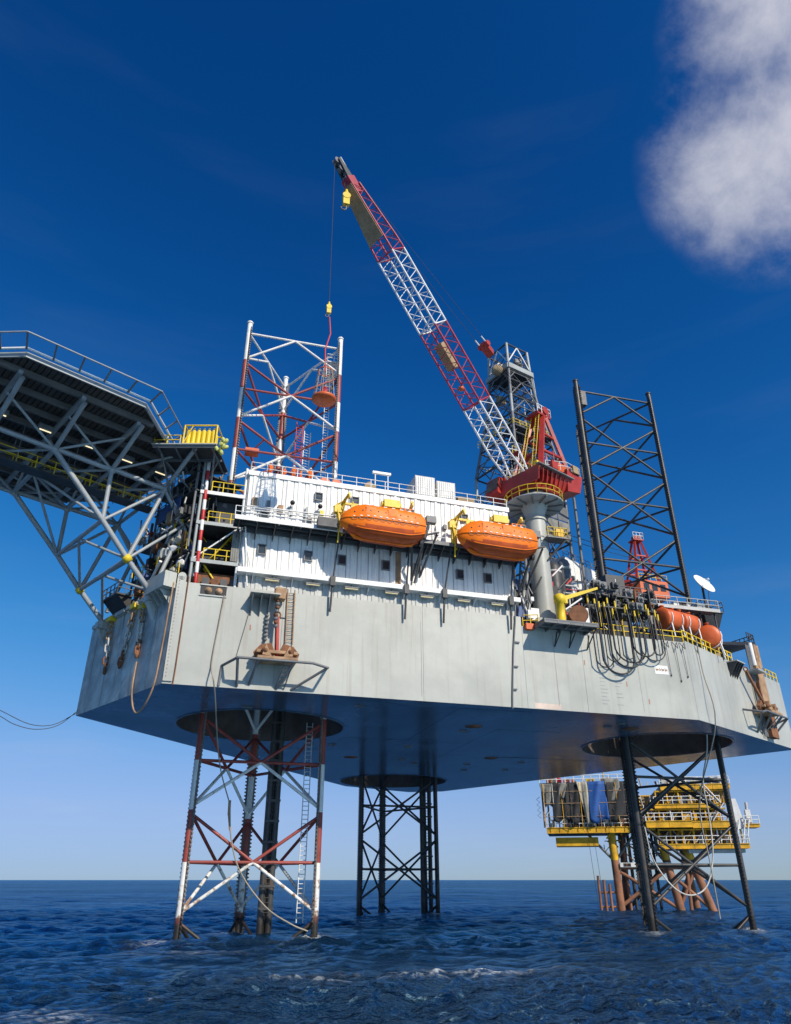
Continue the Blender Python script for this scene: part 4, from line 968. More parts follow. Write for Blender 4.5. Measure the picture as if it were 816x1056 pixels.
for j in range(len(S_)-1):
    s0, s1 = S_[j], S_[j+1]; sm = (s0+s1)/2; m = bcol(sm)
    for i in range(4): tube(crane, 'boom_chord', bp(s0, i), bp(s1, i), 0.115, m, 8)
    for i in range(4):
        k = (i+1) % 4; sh = (s0+s1)/2
        tube(crane, 'boom_lacing', bp(s0, i), bp(sh, k), 0.045, m, 6); tube(crane, 'boom_lacing', bp(sh, k), bp(s1, i), 0.045, m, 6)
    if j % 5 == 0:
        for i in range(4): tube(crane, 'boom_frame_bar', bp(s0, i), bp(s0, (i+1) % 4), 0.085, m, 6)
for sx in (-1, 1):
    b = MB(); b.tube(BF+bw*sx*1.22-ba*0.9, BF+bw*sx*1.22+ba*0.8, 0.24, 10); b.obj('boom_foot', 'boom_white', crane)
# boom walkway plate on the upper taper, cage in the red section, head
b = MB(); sA, sB = 0.76, 0.93
b.hexa([bp(sA, 0)-bu*.14, bp(sA, 1)-bu*.14, bp(sB, 1)-bu*.14, bp(sB, 0)-bu*.14, bp(sA, 0)-bu*.20, bp(sA, 1)-bu*.20, bp(sB, 1)-bu*.20, bp(sB, 0)-bu*.20]); b.obj('boom_walkway', 'tan', crane)
b = MB(); c0 = BF+ba*(bl*0.36)
b.hexa([c0+bw*x+bu*y+ba*zv for zv in (0, 3.2) for x, y in ((-1.0, -0.35), (0.1, -0.35), (0.1, 0.75), (-1.0, 0.75))]); b.obj('boom_cage', 'tan', crane)
b = MB(); c0 = BF+ba*(bl*0.30); b.lathe(c0-bu*1.15, [(0.0, -.3), (.3, -.2), (.34, .1), (0, .3)], 10); b.obj('boom_lamp', 'orange_tank', crane)
c0 = BF+ba*(bl*0.93)
b = MB()
for sx in (-0.45, 0.45):
    b.hexa([c0+bw*(sx-.09)+bu*(-.45), c0+bw*(sx+.09)+bu*(-.45), c0+bw*(sx+.09)+bu*.55, c0+bw*(sx-.09)+bu*.55, BF+ba*(bl+0.5)+bw*(sx-.07)-bu*.12, BF+ba*(bl+0.5)+bw*(sx+.07)-bu*.12, BF+ba*(bl+0.5)+bw*(sx+.07)+bu*.22, BF+ba*(bl+0.5)+bw*(sx-.07)+bu*.22])
b.obj('boom_head', 'dark_steel', crane)
b = MB()
b.hexa([BF+ba*(bl*s)+bw*x+bu*y for s in (0.905, 0.955) for x, y in ((-.62, -.5), (.62, -.5), (.62, .62), (-.62, .62))]); b.obj('boom_head_box', 'boom_red', crane)
for s in (0.955, 0.985, 1.01):
    b = MB(); c = BF+ba*(bl*s)-bu*0.12; b.lathe(c-bw*0.3, [(0.38, 0), (0.30, 0.12), (0.30, 0.48), (0.38, 0.6)], 14, axis=bw); b.obj('head_sheave', 'mid_steel', crane)
b = MB(); b.hexa([BF+ba*(bl*s)+bw*x+bu*y for s in (0.955, 1.015) for x, y in ((-.5, .3), (.5, .3), (.5, .38), (-.5, .38))]); b.obj('head_guard', 'boom_white', crane)
# boom hoist: floating bridle and pendants
G0 = cp(-2.6, 0, 55.2); HD = BF+ba*(bl*0.96)+bu*0.6
BR = G0.lerp(HD, 0.30)
for o in (-0.35, -0.12, 0.12, 0.35):
    tube(crane, 'hoist_rope', G0+bw*o, BR+bw*o, 0.022, 'cable', 5)
for o in (-0.5, 0.5): tube(crane, 'pendant_rope', BR+bw*o, HD+bw*o, 0.025, 'cable', 5)
hdir = (HD-G0).normalized()
b = MB(); b.hexa([BR+hdir*t+bw*x+Vector((0, 0, 1))*z for t in (-1.1, 0.4) for x, z in ((-.5, -.35), (.5, -.35), (.5, .35), (-.5, .35))]); b.tube(BR+bw*-.75+hdir*.2, BR+bw*.75+hdir*.2, 0.34, 12); b.obj('floating_bridle', 'crane_red', crane)
b = MB(); b.tube(BR+hdir*.4+bw*.5, BR+hdir*1.3+bw*.5, 0.09); b.tube(BR+hdir*.4-bw*.5, BR+hdir*1.3-bw*.5, 0.09); b.obj('bridle_link', 'white_paint', crane)
# hooks, basket
def hook_block(p, sc, label, wires_to):
    t = thing('hook_block', p, label, 'hook block')
    b = MB(); b.box((p.x-.28*sc, p.x+.28*sc), (p.y-.2*sc, p.y+.2*sc), (p.z+.3*sc, p.z+1.6*sc)); b.tube((p.x, p.y-.24*sc, p.z+1.35*sc), (p.x, p.y+.24*sc, p.z+1.35*sc), .36*sc, 14); b.obj('cheek_plates', 'safety_yellow', t)
    b = MB(); b.lathe((p.x, p.y, p.z+1.5*sc), [(.16*sc, 0), (.2*sc, .3*sc), (.1*sc, .75*sc)], 10); b.obj('weight', 'safety_yellow', t)
    pts = [(p.x+.02*sc, p.y, p.z+.35*sc), (p.x+.02*sc, p.y, p.z+.05*sc)]+[(p.x-.2*sc+.24*sc*math.cos(R(x)), p.y, p.z-.1*sc+.24*sc*math.sin(R(x))) for x in range(20, -220, -30)]
    b = MB(); b.path(pts, .07*sc, 7); b.obj('hook', 'mid_steel', t)
    for dx in ((-.12, .12) if sc > 1 else (0,)):
        tube(t, 'fall_wire', (p.x+dx, p.y, p.z+2.0*sc), (wires_to.x+dx, wires_to.y, wires_to.z), 0.03, 'cable', 5)
TH = BF+ba*(bl*1.01)
MH = BF+ba*(bl*0.955)
hook_block(Vector((MH.x, MH.y, MH.z-4.6)), 1.25, 'yellow hook block close under the crane boom head', MH-bu*.4)
hz = 53.6
hook_block(Vector((TH.x, TH.y, hz)), 0.75, 'small yellow hook on a long wire above the orange basket', TH-bu*.4)
bk = thing('personnel_basket', (TH.x, TH.y, 43.3), 'round orange rope personnel basket hanging from the crane wire', 'basket')
X0, Y0, Z0 = TH.x, TH.y, 43.3
b = MB(); b.lathe((X0, Y0, Z0), [(0, 0), (0.95, 0.0), (1.12, 0.16), (1.12, 0.32), (0.95, 0.44), (0.8, 0.44), (0.8, 0.25), (0, 0.25)], 24); b.obj('ring_float', 'orange_tank', bk)
b = MB(); b.lathe((X0, Y0, Z0+3.35), [(0.70, 0), (0.76, 0.06), (0.70, 0.12), (0.64, 0.06), (0.70, 0)], 16, cap=False); b.obj('top_ring', 'orange_tank', bk)
for i in range(10):
    a = 2*math.pi*i/10
    tube(bk, 'net_rope', (X0+1.0*math.cos(a), Y0+1.0*math.sin(a), Z0+.4), (X0+.7*math.cos(a), Y0+.7*math.sin(a), Z0+3.4), 0.03, 'rope', 5)
for zz, rr_ in ((1.1, .92), (1.8, .85), (2.5, .78)):
    b = MB(); b.path([(X0+rr_*math.cos(2*math.pi*i/16), Y0+rr_*math.sin(2*math.pi*i/16), Z0+zz) for i in range(17)], 0.03, 5); b.obj('net_hoop', 'rope', bk)
b = MB(); b.path([(X0, Y0, Z0+3.4), (X0-.15, Y0, Z0+6), (X0+.28, Y0, Z0+8), (X0+.1, Y0, hz-.25)], 0.075, 6); b.obj('sling', 'red_paint', bk)
for i in range(3): tube(bk, 'sling_leg', (X0+.7*math.cos(2.1*i), Y0+.7*math.sin(2.1*i), Z0+3.4), (X0, Y0, Z0+4.6), 0.03, 'rope', 5)
b = MB(); b.lathe((X0, Y0, Z0+.44), [(0.26, 0), (0.32, .5), (.24, 1.1), (0, 1.2)], 10); b.obj('luggage', 'red_paint', bk)

# ------------------------------------------------------------------ drilling derrick
DC = Vector((14.6, 12.0)); DA = R(18)
der = thing('drilling_derrick', (DC.x, DC.y, 36), 'tall grey lattice drilling derrick behind the red crane', 'derrick')
def dp(hw, z, i):
    sx, sy = ((-1, -1), (1, -1), (1, 1), (-1, 1))[i]; c, s = math.cos(DA), math.sin(DA)
    return Vector((DC.x+hw*(sx*c-sy*s), DC.y+hw*(sx*s+sy*c), z))
LV = [(4.75, 36), (4.75, 42.5), (4.75, 49), (4.75, 55.5), (4.75, 61.5), (4.05, 66.2), (3.45, 70.5), (2.95, 74.4), (2.6, 78.0), (2.45, 81.5), (2.3, 85.6)]
for j in range(len(LV)-1):
    (h0, z0), (h1, z1) = LV[j], LV[j+1]
    for i in range(4):
        k = (i+1) % 4
        tube(der, 'corner_post', dp(h0, z0, i), dp(h1, z1, i), 0.24, 'mid_steel' if j % 3 else 'grey_paint', 8)
        tube(der, 'girt', dp(h1, z1, i), dp(h1, z1, k), 0.15, 'dark_steel', 8)
        m2 = (dp(h0, z0, i)+dp(h0, z0, k))/2; zm = (z0+z1)/2; hm = (h0+h1)/2
        tube(der, 'sub_girt', dp(hm, zm, i), dp(hm, zm, k), 0.09, 'mid_steel', 8)
        tube(der, 'diagonal', dp(hm, zm, i), m2, 0.08, 'dark_steel', 8); tube(der, 'diagonal', dp(hm, zm, k), m2, 0.08, 'dark_steel', 8)
        mid = (dp(h1, z1, i)+dp(h1, z1, k))/2
        tube(der, 'diagonal', dp(h0, z0, i), mid, 0.11, 'mid_steel', 8); tube(der, 'diagonal', dp(h0, z0, k), mid, 0.11, 'mid_steel', 8)
b = MB()
for i in range(4):
    k = (i+1) % 4; beam(der, 'crown_beam', dp(2.75, 80.6, i), dp(2.75, 80.6, k), 0.4, 0.9, 'grey_paint')
b = MB(); b.add([dp(2.7, 79.9, i) for i in range(4)]+[dp(2.7, 80.0, i) for i in range(4)], [(3, 2, 1, 0), (4, 5, 6, 7), (0, 1, 5, 4), (1, 2, 6, 5), (2, 3, 7, 6), (3, 0, 4, 7)]); b.obj('crown_deck', 'soot_steel', der)
for i in range(3):
    b = MB(); c = dp(0.6, 81.6+i*.7, i); b.lathe(c, [(1.0, -.3), (1.0, .3)], 16, axis=(math.cos(DA), math.sin(DA), 0)); b.obj('crown_sheave', ('soot_steel', 'tan', 'mid_steel')[i], der)
b = MB(); b.lathe(dp(2.6, 80.0, 0)+Vector((-1.6, 1.0, 0)), [(0.0, -.9), (.9, -.5), (.9, .5), (0, .9)], 14, axis=(1, .3, 0)); b.obj('crown_roller', 'tan', der)
for i in range(4):
    k = (i+1) % 4; a, c = dp(2.3, 85.6, i), dp(2.3, 85.6, k); tube(der, 'top_rail', a, c, 0.12, 'mid_steel', 8)
    tube(der, 'gin_pole', dp(2.45, 81.5, i), (a+c)/2, 0.12, 'boom_white', 8); tube(der, 'gin_pole', dp(2.45, 81.5, k), (a+c)/2, 0.12, 'boom_white', 8)
beam(der, 'gin_beam', dp(2.3, 85.7, 0), dp(2.3, 85.7, 2), 0.35, 0.5, 'dark_steel')
b = MB(); c = Vector((DC.x, DC.y, 0)); b.box((c.x-1.0, c.x+1.0), (c.y-.8, c.y+.8), (62, 66)); b.box((c.x-.6, c.x+.6), (c.y-.5, c.y+.5), (58, 62)); b.obj('travelling_block', 'soot_steel', der)
for dx, dy in ((-.6, -.3), (.6, -.3), (-.6, .3), (.6, .3), (0, 0)): tube(der, 'drill_line', (c.x+dx, c.y+dy, 65), (c.x+dx, c.y+dy, 81), 0.05, 'cable', 5)
for i in range(9):
    p = dp(3.2, 40, 0).lerp(dp(3.2, 40, 1), i/8); q = dp(2.2, 69, 0).lerp(dp(2.2, 69, 1), i/8); tube(der, 'racked_pipe', p, q, 0.11, ('mid_steel', 'rust', 'dark_steel')[i % 3], 6)
b = MB(); b.add([dp(3.9, 67.2, i) for i in range(4)]+[dp(3.9, 67.35, i) for i in range(4)], [(3, 2, 1, 0), (4, 5, 6, 7), (0, 1, 5, 4), (1, 2, 6, 5), (2, 3, 7, 6), (3, 0, 4, 7)])
bo = MB(); bo.fbox(Frame(dp(3.9, 0, 0)[:2], (math.cos(DA), math.sin(DA))), (0, 7.8), (-3.0, 0.6), (67.2, 67.4)); bo.obj('monkey_board', 'dark_steel', der)
rs = random.Random(3)
for i in range(60):
    z_ = rs.uniform(44, 84); f = 3.9 if z_ < 62 else 1.9; c0_ = Vector((DC.x+rs.uniform(-f, f), DC.y+rs.uniform(-f, f), z_))
    if rs.random() < .5: tube(der, 'service_pipe', c0_, c0_+Vector((rs.uniform(-.4, .4), rs.uniform(-.4, .4), rs.uniform(2, 8 if z_ < 74 else 3))), rs.uniform(.07, .16), rs.choice(['dark_steel', 'mid_steel', 'soot_steel', 'rust', 'tan', 'grey_wall']), 6)
    else:
        s_ = rs.uniform(.5, 1.5); b = MB(); b.box((c0_.x, c0_.x+s_), (c0_.y, c0_.y+s_*.7), (c0_.z, c0_.z+s_)); b.box((c0_.x+.1, c0_.x+s_-.1), (c0_.y-.1, c0_.y), (c0_.z+.1, c0_.z+s_-.1)); b.obj('derrick_box', rs.choice(['dark_steel', 'soot_steel', 'mid_steel', 'tan', 'grey_paint']), der)
railing(der, [dp(4.3, 67.4, 3), dp(4.3, 67.4, 0), dp(4.3, 67.4, 1)], 1.1, 'safety_yellow', 1.5, 0.06)
ladder(der, dp(3.6, 49, 1), dp(2.5, 80, 1), 0.8, (1, 0, 0), 'grey_wall', 0.08, 0.8)
for hw, z0, z1, m in ((4.9, 49.0, 52.2, 'tarp_grey'), (4.9, 52.4, 54.8, 'mid_steel')):
    for i in (0, 3):
        k = (i+1) % 4
        for q in range(4):
            p0 = dp(hw, z0, i).lerp(dp(hw, z0, k), q/4+.01); p1 = dp(hw, z0, i).lerp(dp(hw, z0, k), (q+1)/4-.01); u = Vector((0, 0, z1-z0)); n = (p1-p0).cross(u).normalized()*0.06
            b = MB(); b.hexa([p0, p1, p1+n, p0+n, p0+u, p1+u, p1+n+u, p0+n+u]); b.obj('wind_wall', m, der)

# ------------------------------------------------------------------ helideck over the bow
def hp(n, t, z): return BOW(BL/2+t, n, z)
HN = 11.75; HR = 13.05; HZ = 41.0
heli = thing('helideck', hp(HN, 0, 36), 'eight-sided dark helideck cantilevered over the bow on a pale tube truss', 'helideck')
octo = [(HN+HR*math.cos(R(22.5+45*k)), HR*math.sin(R(22.5+45*k))) for k in range(8)]
AP = HR*math.cos(R(22.5)); HS = HR*math.sin(R(22.5))
def half_at(n):
    d = abs(n-HN)
    return AP if d <= HS else AP-(d-HS)
n0 = HN-AP+0.15; k = 0
while n0 < HN+AP-0.4:
    h = half_at(n0+.2)-0.12
    b = MB(); u0, u1 = n0+.02, n0+.40
    b.hexa([hp(u1, -h, HZ+.42), hp(u0, -h, HZ+.42), hp(u0, h, HZ+.42), hp(u1, h, HZ+.42), hp(u1, -h, HZ+.62), hp(u0, -h, HZ+.62), hp(u0, h, HZ+.62), hp(u1, h, HZ+.62)]); b.obj('deck_plank', 'deck_brown', heli, fix=True); n0 += 0.46
b = MB(); b.add([hp(*p, HZ+.63) for p in octo]+[hp(*p, HZ+.70) for p in octo], [tuple(range(8))[::-1], tuple(range(8, 16))]+[(i, (i+1) % 8, 8+(i+1) % 8, 8+i) for i in range(8)]); b.obj('deck_skin', 'dark_steel', heli)
for i in range(9):
    t = -10+i*2.5; dd = AP-max(0, abs(t)-HS)
    beam(heli, 'girder', hp(HN-dd+.3, t, HZ+.16), hp(HN+dd-.3, t, HZ+.16), 0.30, 0.50, 'girder_grey')
for n in (1.5, 6.3, 11.4, 16.5, 21.4):
    h = half_at(n)-1.5; beam(heli, 'cross_girder', hp(n, -h, HZ-.28), hp(n, h, HZ-.28), 0.34, 0.36, 'truss_grey')
for i in range(8):
    p, q = octo[i], octo[(i+1) % 8]
    beam(heli, 'edge_beam', hp(*p, HZ+.40), hp(*q, HZ+.40), 0.14, 0.46, 'truss_grey')
    p2 = (HN+(p[0]-HN)*1.035, p[1]*1.035); q2 = (HN+(q[0]-HN)*1.035, q[1]*1.035)
    tube(heli, 'gutter_pipe', hp(*p2, HZ+.72), hp(*q2, HZ+.72), 0.10, 'white_paint', 8)
    p3 = (HN+(p[0]-HN)*1.125, p[1]*1.125); q3 = (HN+(q[0]-HN)*1.125, q[1]*1.125)
    tube(heli, 'net_rail', hp(*p3, HZ+1.42), hp(*q3, HZ+1.42), 0.07, 'truss_grey', 8)
    m = 5
    for j in range(m):
        f = j/m
        a = [p2[c]+(q2[c]-p2[c])*f for c in (0, 1)]; c3 = [p3[c]+(q3[c]-p3[c])*f for c in (0, 1)]
        beam(heli, 'net_post', hp(*a, HZ+.6), hp(*c3, HZ+1.42), 0.14, 0.09, 'mid_steel')
# support truss
NODES = (0.9, 6.2, 11.35, 16.4, 21.4)
for sg in (-1, 1):
    t = 5.3*sg; r = 0.225
    T = lambda n, z, tt=t: hp(n, tt, z)
    for a_, c_ in zip(NODES[:-1], NODES[1:]): tube(heli, 'top_chord', T(a_, 38), T(c_, 38.1), r, 'truss_grey', 12)
    tube(heli, 'main_raker', T(0.55, 27.4), T(3.3, 30.0), r*1.1, 'truss_grey', 12); tube(heli, 'main_raker', T(3.3, 30.0), T(6.1, 32.9), r*1.1, 'truss_grey', 12); tube(heli, 'main_raker', T(6.1, 32.9), T(11.35, 38.0), r*1.1, 'truss_grey', 12)
    for p, q, rr_ in (((6.1, 32.9), (6.2, 38), .2), ((3.3, 30), (.9, 38), .2), ((6.1, 32.9), (.9, 37.9), .15), ((3.3, 30), (-1.45, 34.9), .15), ((.9, 37.9), (-1.45, 34.9), .2), ((-1.45, 34.9), (-3.8, 31.4), .18),
                      ((-1.45, 34.9), (0.3, 28.4), .2), ((-3.8, 31.4), (-4.6, 27.0), .18), ((.9, 38), (-3.0, 34.0), .15), ((16.4, 38), (11.35, 38.05), .15)):
        tube(heli, 'truss_brace', T(*p), T(*q), rr_, 'truss_grey', 10)
    for n in NODES:
        tube(heli, 'deck_strut', T(n, 38), hp(n-.2, sg*10.2 if n < 20 else sg*7, HZ-.45), 0.21, 'truss_grey', 10)
        tube(heli, 'deck_strut', T(n, 38), hp(n, sg*2.4, HZ-.45), 0.13, 'truss_grey', 10)
        b = MB(); b.lathe(T(n, 38), [(0.0, -.42), (.36, -.2), (.36, .2), (0, .42)], 12); b.obj('node_can', 'truss_grey', heli)
    for n0_, n1_ in ((6.2, 1.5), (6.2, 11.4), (11.35, 16.5), (16.4, 21.4), (11.35, 6.3)):
        tube(heli, 'deck_strut', T(n0_, 38), hp(n1_, sg*7.2, HZ-.45), 0.12, 'truss_grey', 10)
    b = MB(); b.lathe(T(3.3, 30.0), [(0.0, -.36), (.37, -.30), (.42, 0), (.37, .30), (0, .36)], 14, axis=T(0.55, 27.4)-T(3.3, 30)); b.obj('node_band', 'safety_yellow', heli)
    b = MB(); b.fbox(BOW, (BL/2+t-.5, BL/2+t+.5), (0.04, 1.0), (26.6, 27.3)); b.prism([hp(0.05, t-.3, 26.6), hp(0.9, t-.3, 26.6), hp(0.05, t-.3, 25.0)], BOW.d.to_3d()*.6); b.obj('foot_bracket', 'hull_bow', heli)
for (n_, z_), rr_ in (((3.3, 30), .2), ((6.1, 32.9), .2), ((.9, 38), .18), ((6.2, 38), .2), ((11.35, 38), .22), ((16.4, 38.05), .2), ((21.4, 38.1), .2)):
    tube(heli, 'cross_tube', hp(n_, -5.3, z_), hp(n_, 5.3, z_), rr_, 'truss_grey', 10)
for (na, za), (nb, zb_) in (((.6, 27.6), (3.3, 30)), ((3.3, 30), (6.1, 32.9)), ((6.1, 32.9), (11.35, 38)), ((.9, 38), (6.2, 38)), ((6.2, 38), (11.35, 38)), ((11.35, 38), (16.4, 38))):
    tube(heli, 'cross_brace', hp(na, -5.3, za), hp(nb, 0, zb_), 0.13, 'truss_grey', 8); tube(heli, 'cross_brace', hp(na, 5.3, za), hp(nb, 0, zb_), 0.13, 'truss_grey', 8)
# access walkway slung under the deck, strip lights
b = MB(); b.hexa([hp(20, 1.2, 37.0), hp(0.5, 1.2, 37.0), hp(0.5, 2.6, 37.0), hp(20, 2.6, 37.0), hp(20, 1.2, 37.12), hp(0.5, 1.2, 37.12), hp(0.5, 2.6, 37.12), hp(20, 2.6, 37.12)]); b.obj('walkway', 'dark_steel', heli)
for t in (1.2, 2.6): railing(heli, [hp(20, t, 37.12), hp(0.5, t, 37.12)], 1.2, 'safety_yellow', 1.6, 0.05)
ladder(heli, hp(19.0, 2.7, 33), hp(19.0, 2.7, 40.6), 1.0, BOW.n.to_3d(), 'safety_yellow', 0.09)
for i in range(8):
    b = MB(); n = 1.6+i*2.4
    b.tube(hp(n, 0.9, 37), hp(n, 0.9, 40.9), .04, 5); b.tube(hp(n, 2.9, 37), hp(n, 2.9, 40.9), .04, 5); b.obj('hanger_rods', 'mid_steel', heli)
for i, n in enumerate((1.2, 4.6, 8.4, 12.2, 16.0)):
    f = thing('deck_lamp', hp(n, 4.2, 40.1), 'lit strip lamp hanging under the helideck', 'lamp', 'lit strip lamps under the helideck')
    b = MB(); p, q = hp(n-.5, 4.2, 40.1), hp(n+.5, 4.2, 40.1); b.tube(p, q, 0.055, 8); b.obj('tube', 'lamp_lit', f)
    b = MB(); b.hexa([hp(n+.65, 4.1, 40.18), hp(n-.65, 4.1, 40.18), hp(n-.65, 4.3, 40.18), hp(n+.65, 4.3, 40.18), hp(n+.65, 4.1, 40.7), hp(n-.65, 4.1, 40.7), hp(n-.65, 4.3, 40.7), hp(n+.65, 4.3, 40.7)]); b.obj('hanger', 'mid_steel', f)

# ------------------------------------------------------------------ monitor platform with yellow rack
MF = Frame((-37.0, -17.6), (5.8, -1.55))
mon = thing('monitor_platform', MF(3, -2, 36), 'square dark platform with railing bits beside the helideck edge', 'platform')
b = MB(); b.fbox(MF, (0, 6.0), (-5.0, 0), (40.5, 40.62)); b.obj('floor', 'dark_steel', mon)
for s_ in (0, -2.5, -4.9): beam(mon, 'joist', MF(0.05, s_-.06, 40.36), MF(5.95, s_-.06, 40.36), 0.14, 0.28, 'mid_steel')
beam(mon, 'fascia', MF(0, 0.06, 40.5), MF(6.0, 0.06, 40.5), 0.32, 0.10, 'grey_paint')
for a_ in (0.6, 2.2, 3.8, 5.6): beam(mon, 'joist', MF(a_, -4.9, 40.22), MF(a_, -.1, 40.22), 0.14, 0.18, 'mid_steel')
for p, q in (((5.6, -1, 40.2), (4.5, -5, 36.5)), ((0.6, -1, 40.2), (1.2, -5, 36.5)), ((5.6, -4.8, 40.2), (5.0, -5, 36.4)), ((0.6, -4.8, 40.2), (1.0, -5, 36.4)), ((0.6, -2.5, 40.2), (3.4, -5, 37.5)), ((5.6, -2.5, 40.2), (3.4, -5, 37.5))):
    tube(mon, 'knee_brace', MF(*p), MF(*q), 0.10, 'mid_steel', 8)
railing(mon, [MF(0.1, -4.8, 40.62), MF(0.1, -.1, 40.62), MF(2.5, -.1, 40.62)], 1.0, 'safety_yellow', 1.2, 0.05)
rk = thing('yellow_rack', MF(4.3, -1.2, 40.62), 'yellow framed bottle rack standing on the platform by the helideck', 'rack')
c8 = [(2.75, -2.2), (5.8, -2.2), (5.8, -0.15), (2.75, -0.15)]
for a_, o_ in c8: tube(rk, 'post', MF(a_, o_, 40.62), MF(a_, o_, 42.75), 0.09, 'safety_yellow', 8)
for z_ in (40.75, 42.75):
    for (a_, o_), (c_, d_) in zip(c8, c8[1:]+c8[:1]): tube(rk, 'rail', MF(a_, o_, z_), MF(c_, d_, z_), 0.08, 'safety_yellow', 8)
for i in range(12):
    b = MB(); b.lathe(MF(3.1+(i % 6)*.47, -.5-.75*(i//6), 40.64), [(0.23, 0), (0.23, 1.60), (.12, 1.80), (.08, 1.98), (0, 2.0)], 12); b.obj('bottle', 'safety_yellow', rk)
tube(rk, 'brace', MF(2.75, -.15, 40.7), MF(3.5, -.15, 42.7), 0.06, 'safety_yellow', 6)
b = MB()
for i in range(14):
    a_ = random.uniform(6.0, 6.7); b.lathe(MF(a_, random.uniform(-1.2, .2), 39.9+random.uniform(0, 1.6)), [(0, -.3), (.22, -.1), (.16, .2), (0, .3)], 7, axis=(random.uniform(-1, 1), random.uniform(-1, 1), 1))
b = b.obj('cargo_bundle', 'green_bag'); tag(b, 'bundle of yellow green bags hung off the platform beside the yellow rack', 'bundle')

# ------------------------------------------------------------------ stair tower between helideck and block
st = thing('stair_tower', SIDE(3.4, -4, 27), 'open steel stair tower with yellow rails between helideck truss and white block', 'stair tower')
DZ = (30.3, 34.1, 37.3)
for z_ in DZ:
    b = MB(); b.fbox(SIDE, (0.9, 5.1), (-6.5, -0.7), (z_-.16, z_)); b.obj('landing', 'dark_steel', st)
    b = MB(); b.fbox(SIDE, (0.9, 5.1), (-.7, -.6), (z_-.3, z_+.05)); b.obj('landing_fascia', 'grey_paint' if z_ < 36 else 'white_paint', st)
    railing(st, [SIDE(1.9, -0.72, z_), SIDE(5.0, -0.72, z_)], 1.15, 'safety_yellow', 1.0, 0.05)
    railing(st, [SIDE(1.0, -6.4, z_), SIDE(1.0, -0.8, z_)], 1.15, 'safety_yellow', 1.4, 0.05)
for a_, o_ in ((1.0, -.8), (5.0, -.8), (1.0, -6.4), (5.0, -6.4)):
    tube(st, 'column', SIDE(a_, o_, ZD), SIDE(a_, o_, 40.4), 0.14, 'white_paint' if a_ > 3 else 'grey_paint', 8)
for i in range(12):
    z_ = 27.9+i*1.05; tube(st, 'caged_post', SIDE(1.55-.02*i, -.65, z_), SIDE(1.53-.02*i, -.65, z_+1.05), 0.17, ('red_paint', 'white_paint')[i % 2] if i % 4 != 2 else 'red_paint', 8)
def stairs(parent, p, q, side, w, m='mid_steel'):
    p, q = Vector(p), Vector(q); s = Vector(side).normalized()*w/2; n = max(3, int(abs(q.z-p.z)/.32))
    f = MB(); 
    for sg in (-1, 1): f.tube(p+s*sg, q+s*sg, 0.09, 6)
    fo = f.obj('stair_stringer', m, parent, fix=False)
    for i in range(1, n):
        c = p.lerp(q, i/n); dr = (q-p); dr.z = 0; dr = dr.normalized()*0.12 if dr.length > 1e-3 else Vector((0, .12, 0))
        t = MB(); t.hexa([c-s-dr, c+s-dr, c+s+dr, c-s+dr]+[x+Vector((0, 0, .05)) for x in (c-s-dr, c+s-dr, c+s+dr, c-s+dr)]); t.obj('tread', m, fo)
stairs(st, (-31.9, -11.2, 37.3), (-32.1, -8.6, 41.6), (1, 0, 0), 1.6, 'grey_wall')
b = MB(); b.box((-33.2, -30.8), (-12.6, -11.2), (37.1, 37.3)); b.obj('landing', 'grey_paint', st)
stairs(st, SIDE(2.0, -3, 30.3), SIDE(4.6, -3, 34.1), (0, 1, 0), 1.0, 'safety_yellow')
stairs(st, SIDE(4.6, -4.6, 34.1), SIDE(2.0, -4.6, 37.3), (0, 1, 0), 1.0, 'safety_yellow')
stairs(st, SIDE(4.6, -2, ZD), SIDE(2.0, -2, 30.3), (0, 1, 0), 1.0, 'safety_yellow')
for (p, q) in (((5.1, -.5, 34.0), (6.3, 0.3, 29.2)), ((1.0, -.8, 30.3), (5.0, -.8, 34.1)), ((5.3, .4, 33.6), (6.0, .1, 27.9))):
    tube(st, 'brace', SIDE(*p), SIDE(*q), 0.08, 'white_paint', 8)
b = MB()
for i in range(7):
    a_ = 4.3+.1*i; b.add([SIDE(a_, -.55-.06*(i % 2), 33.4), SIDE(a_+.1, -.55-.06*((i+1) % 2), 33.4), SIDE(a_+.14, -.5-.06*((i+1) % 2), 30.4), SIDE(a_+.02, -.5-.06*(i % 2), 30.4)], [(0, 1, 2, 3)])
b.obj('hung_tarp', 'tarp_grey', st)
b = MB(); b.fbox(SIDE, (1.2, 4.9), (-5.5, -1.6), (ZD+.02, 29.4)); b.obj('base_locker', 'rust', st)
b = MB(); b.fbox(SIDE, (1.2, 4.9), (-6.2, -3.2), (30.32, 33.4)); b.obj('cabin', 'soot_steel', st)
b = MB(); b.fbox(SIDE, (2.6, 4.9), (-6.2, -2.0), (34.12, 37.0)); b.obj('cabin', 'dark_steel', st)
for a_ in (1.3, 2.1, 2.9, 3.7, 4.5):
    b = MB(); b.fbox(SIDE, (a_, a_+.6), (-1.4, -.9), (27.85, 28.7)); b.obj('cable_drum', random.choice(['rust', 'dark_steel', 'rust_pale']), st)

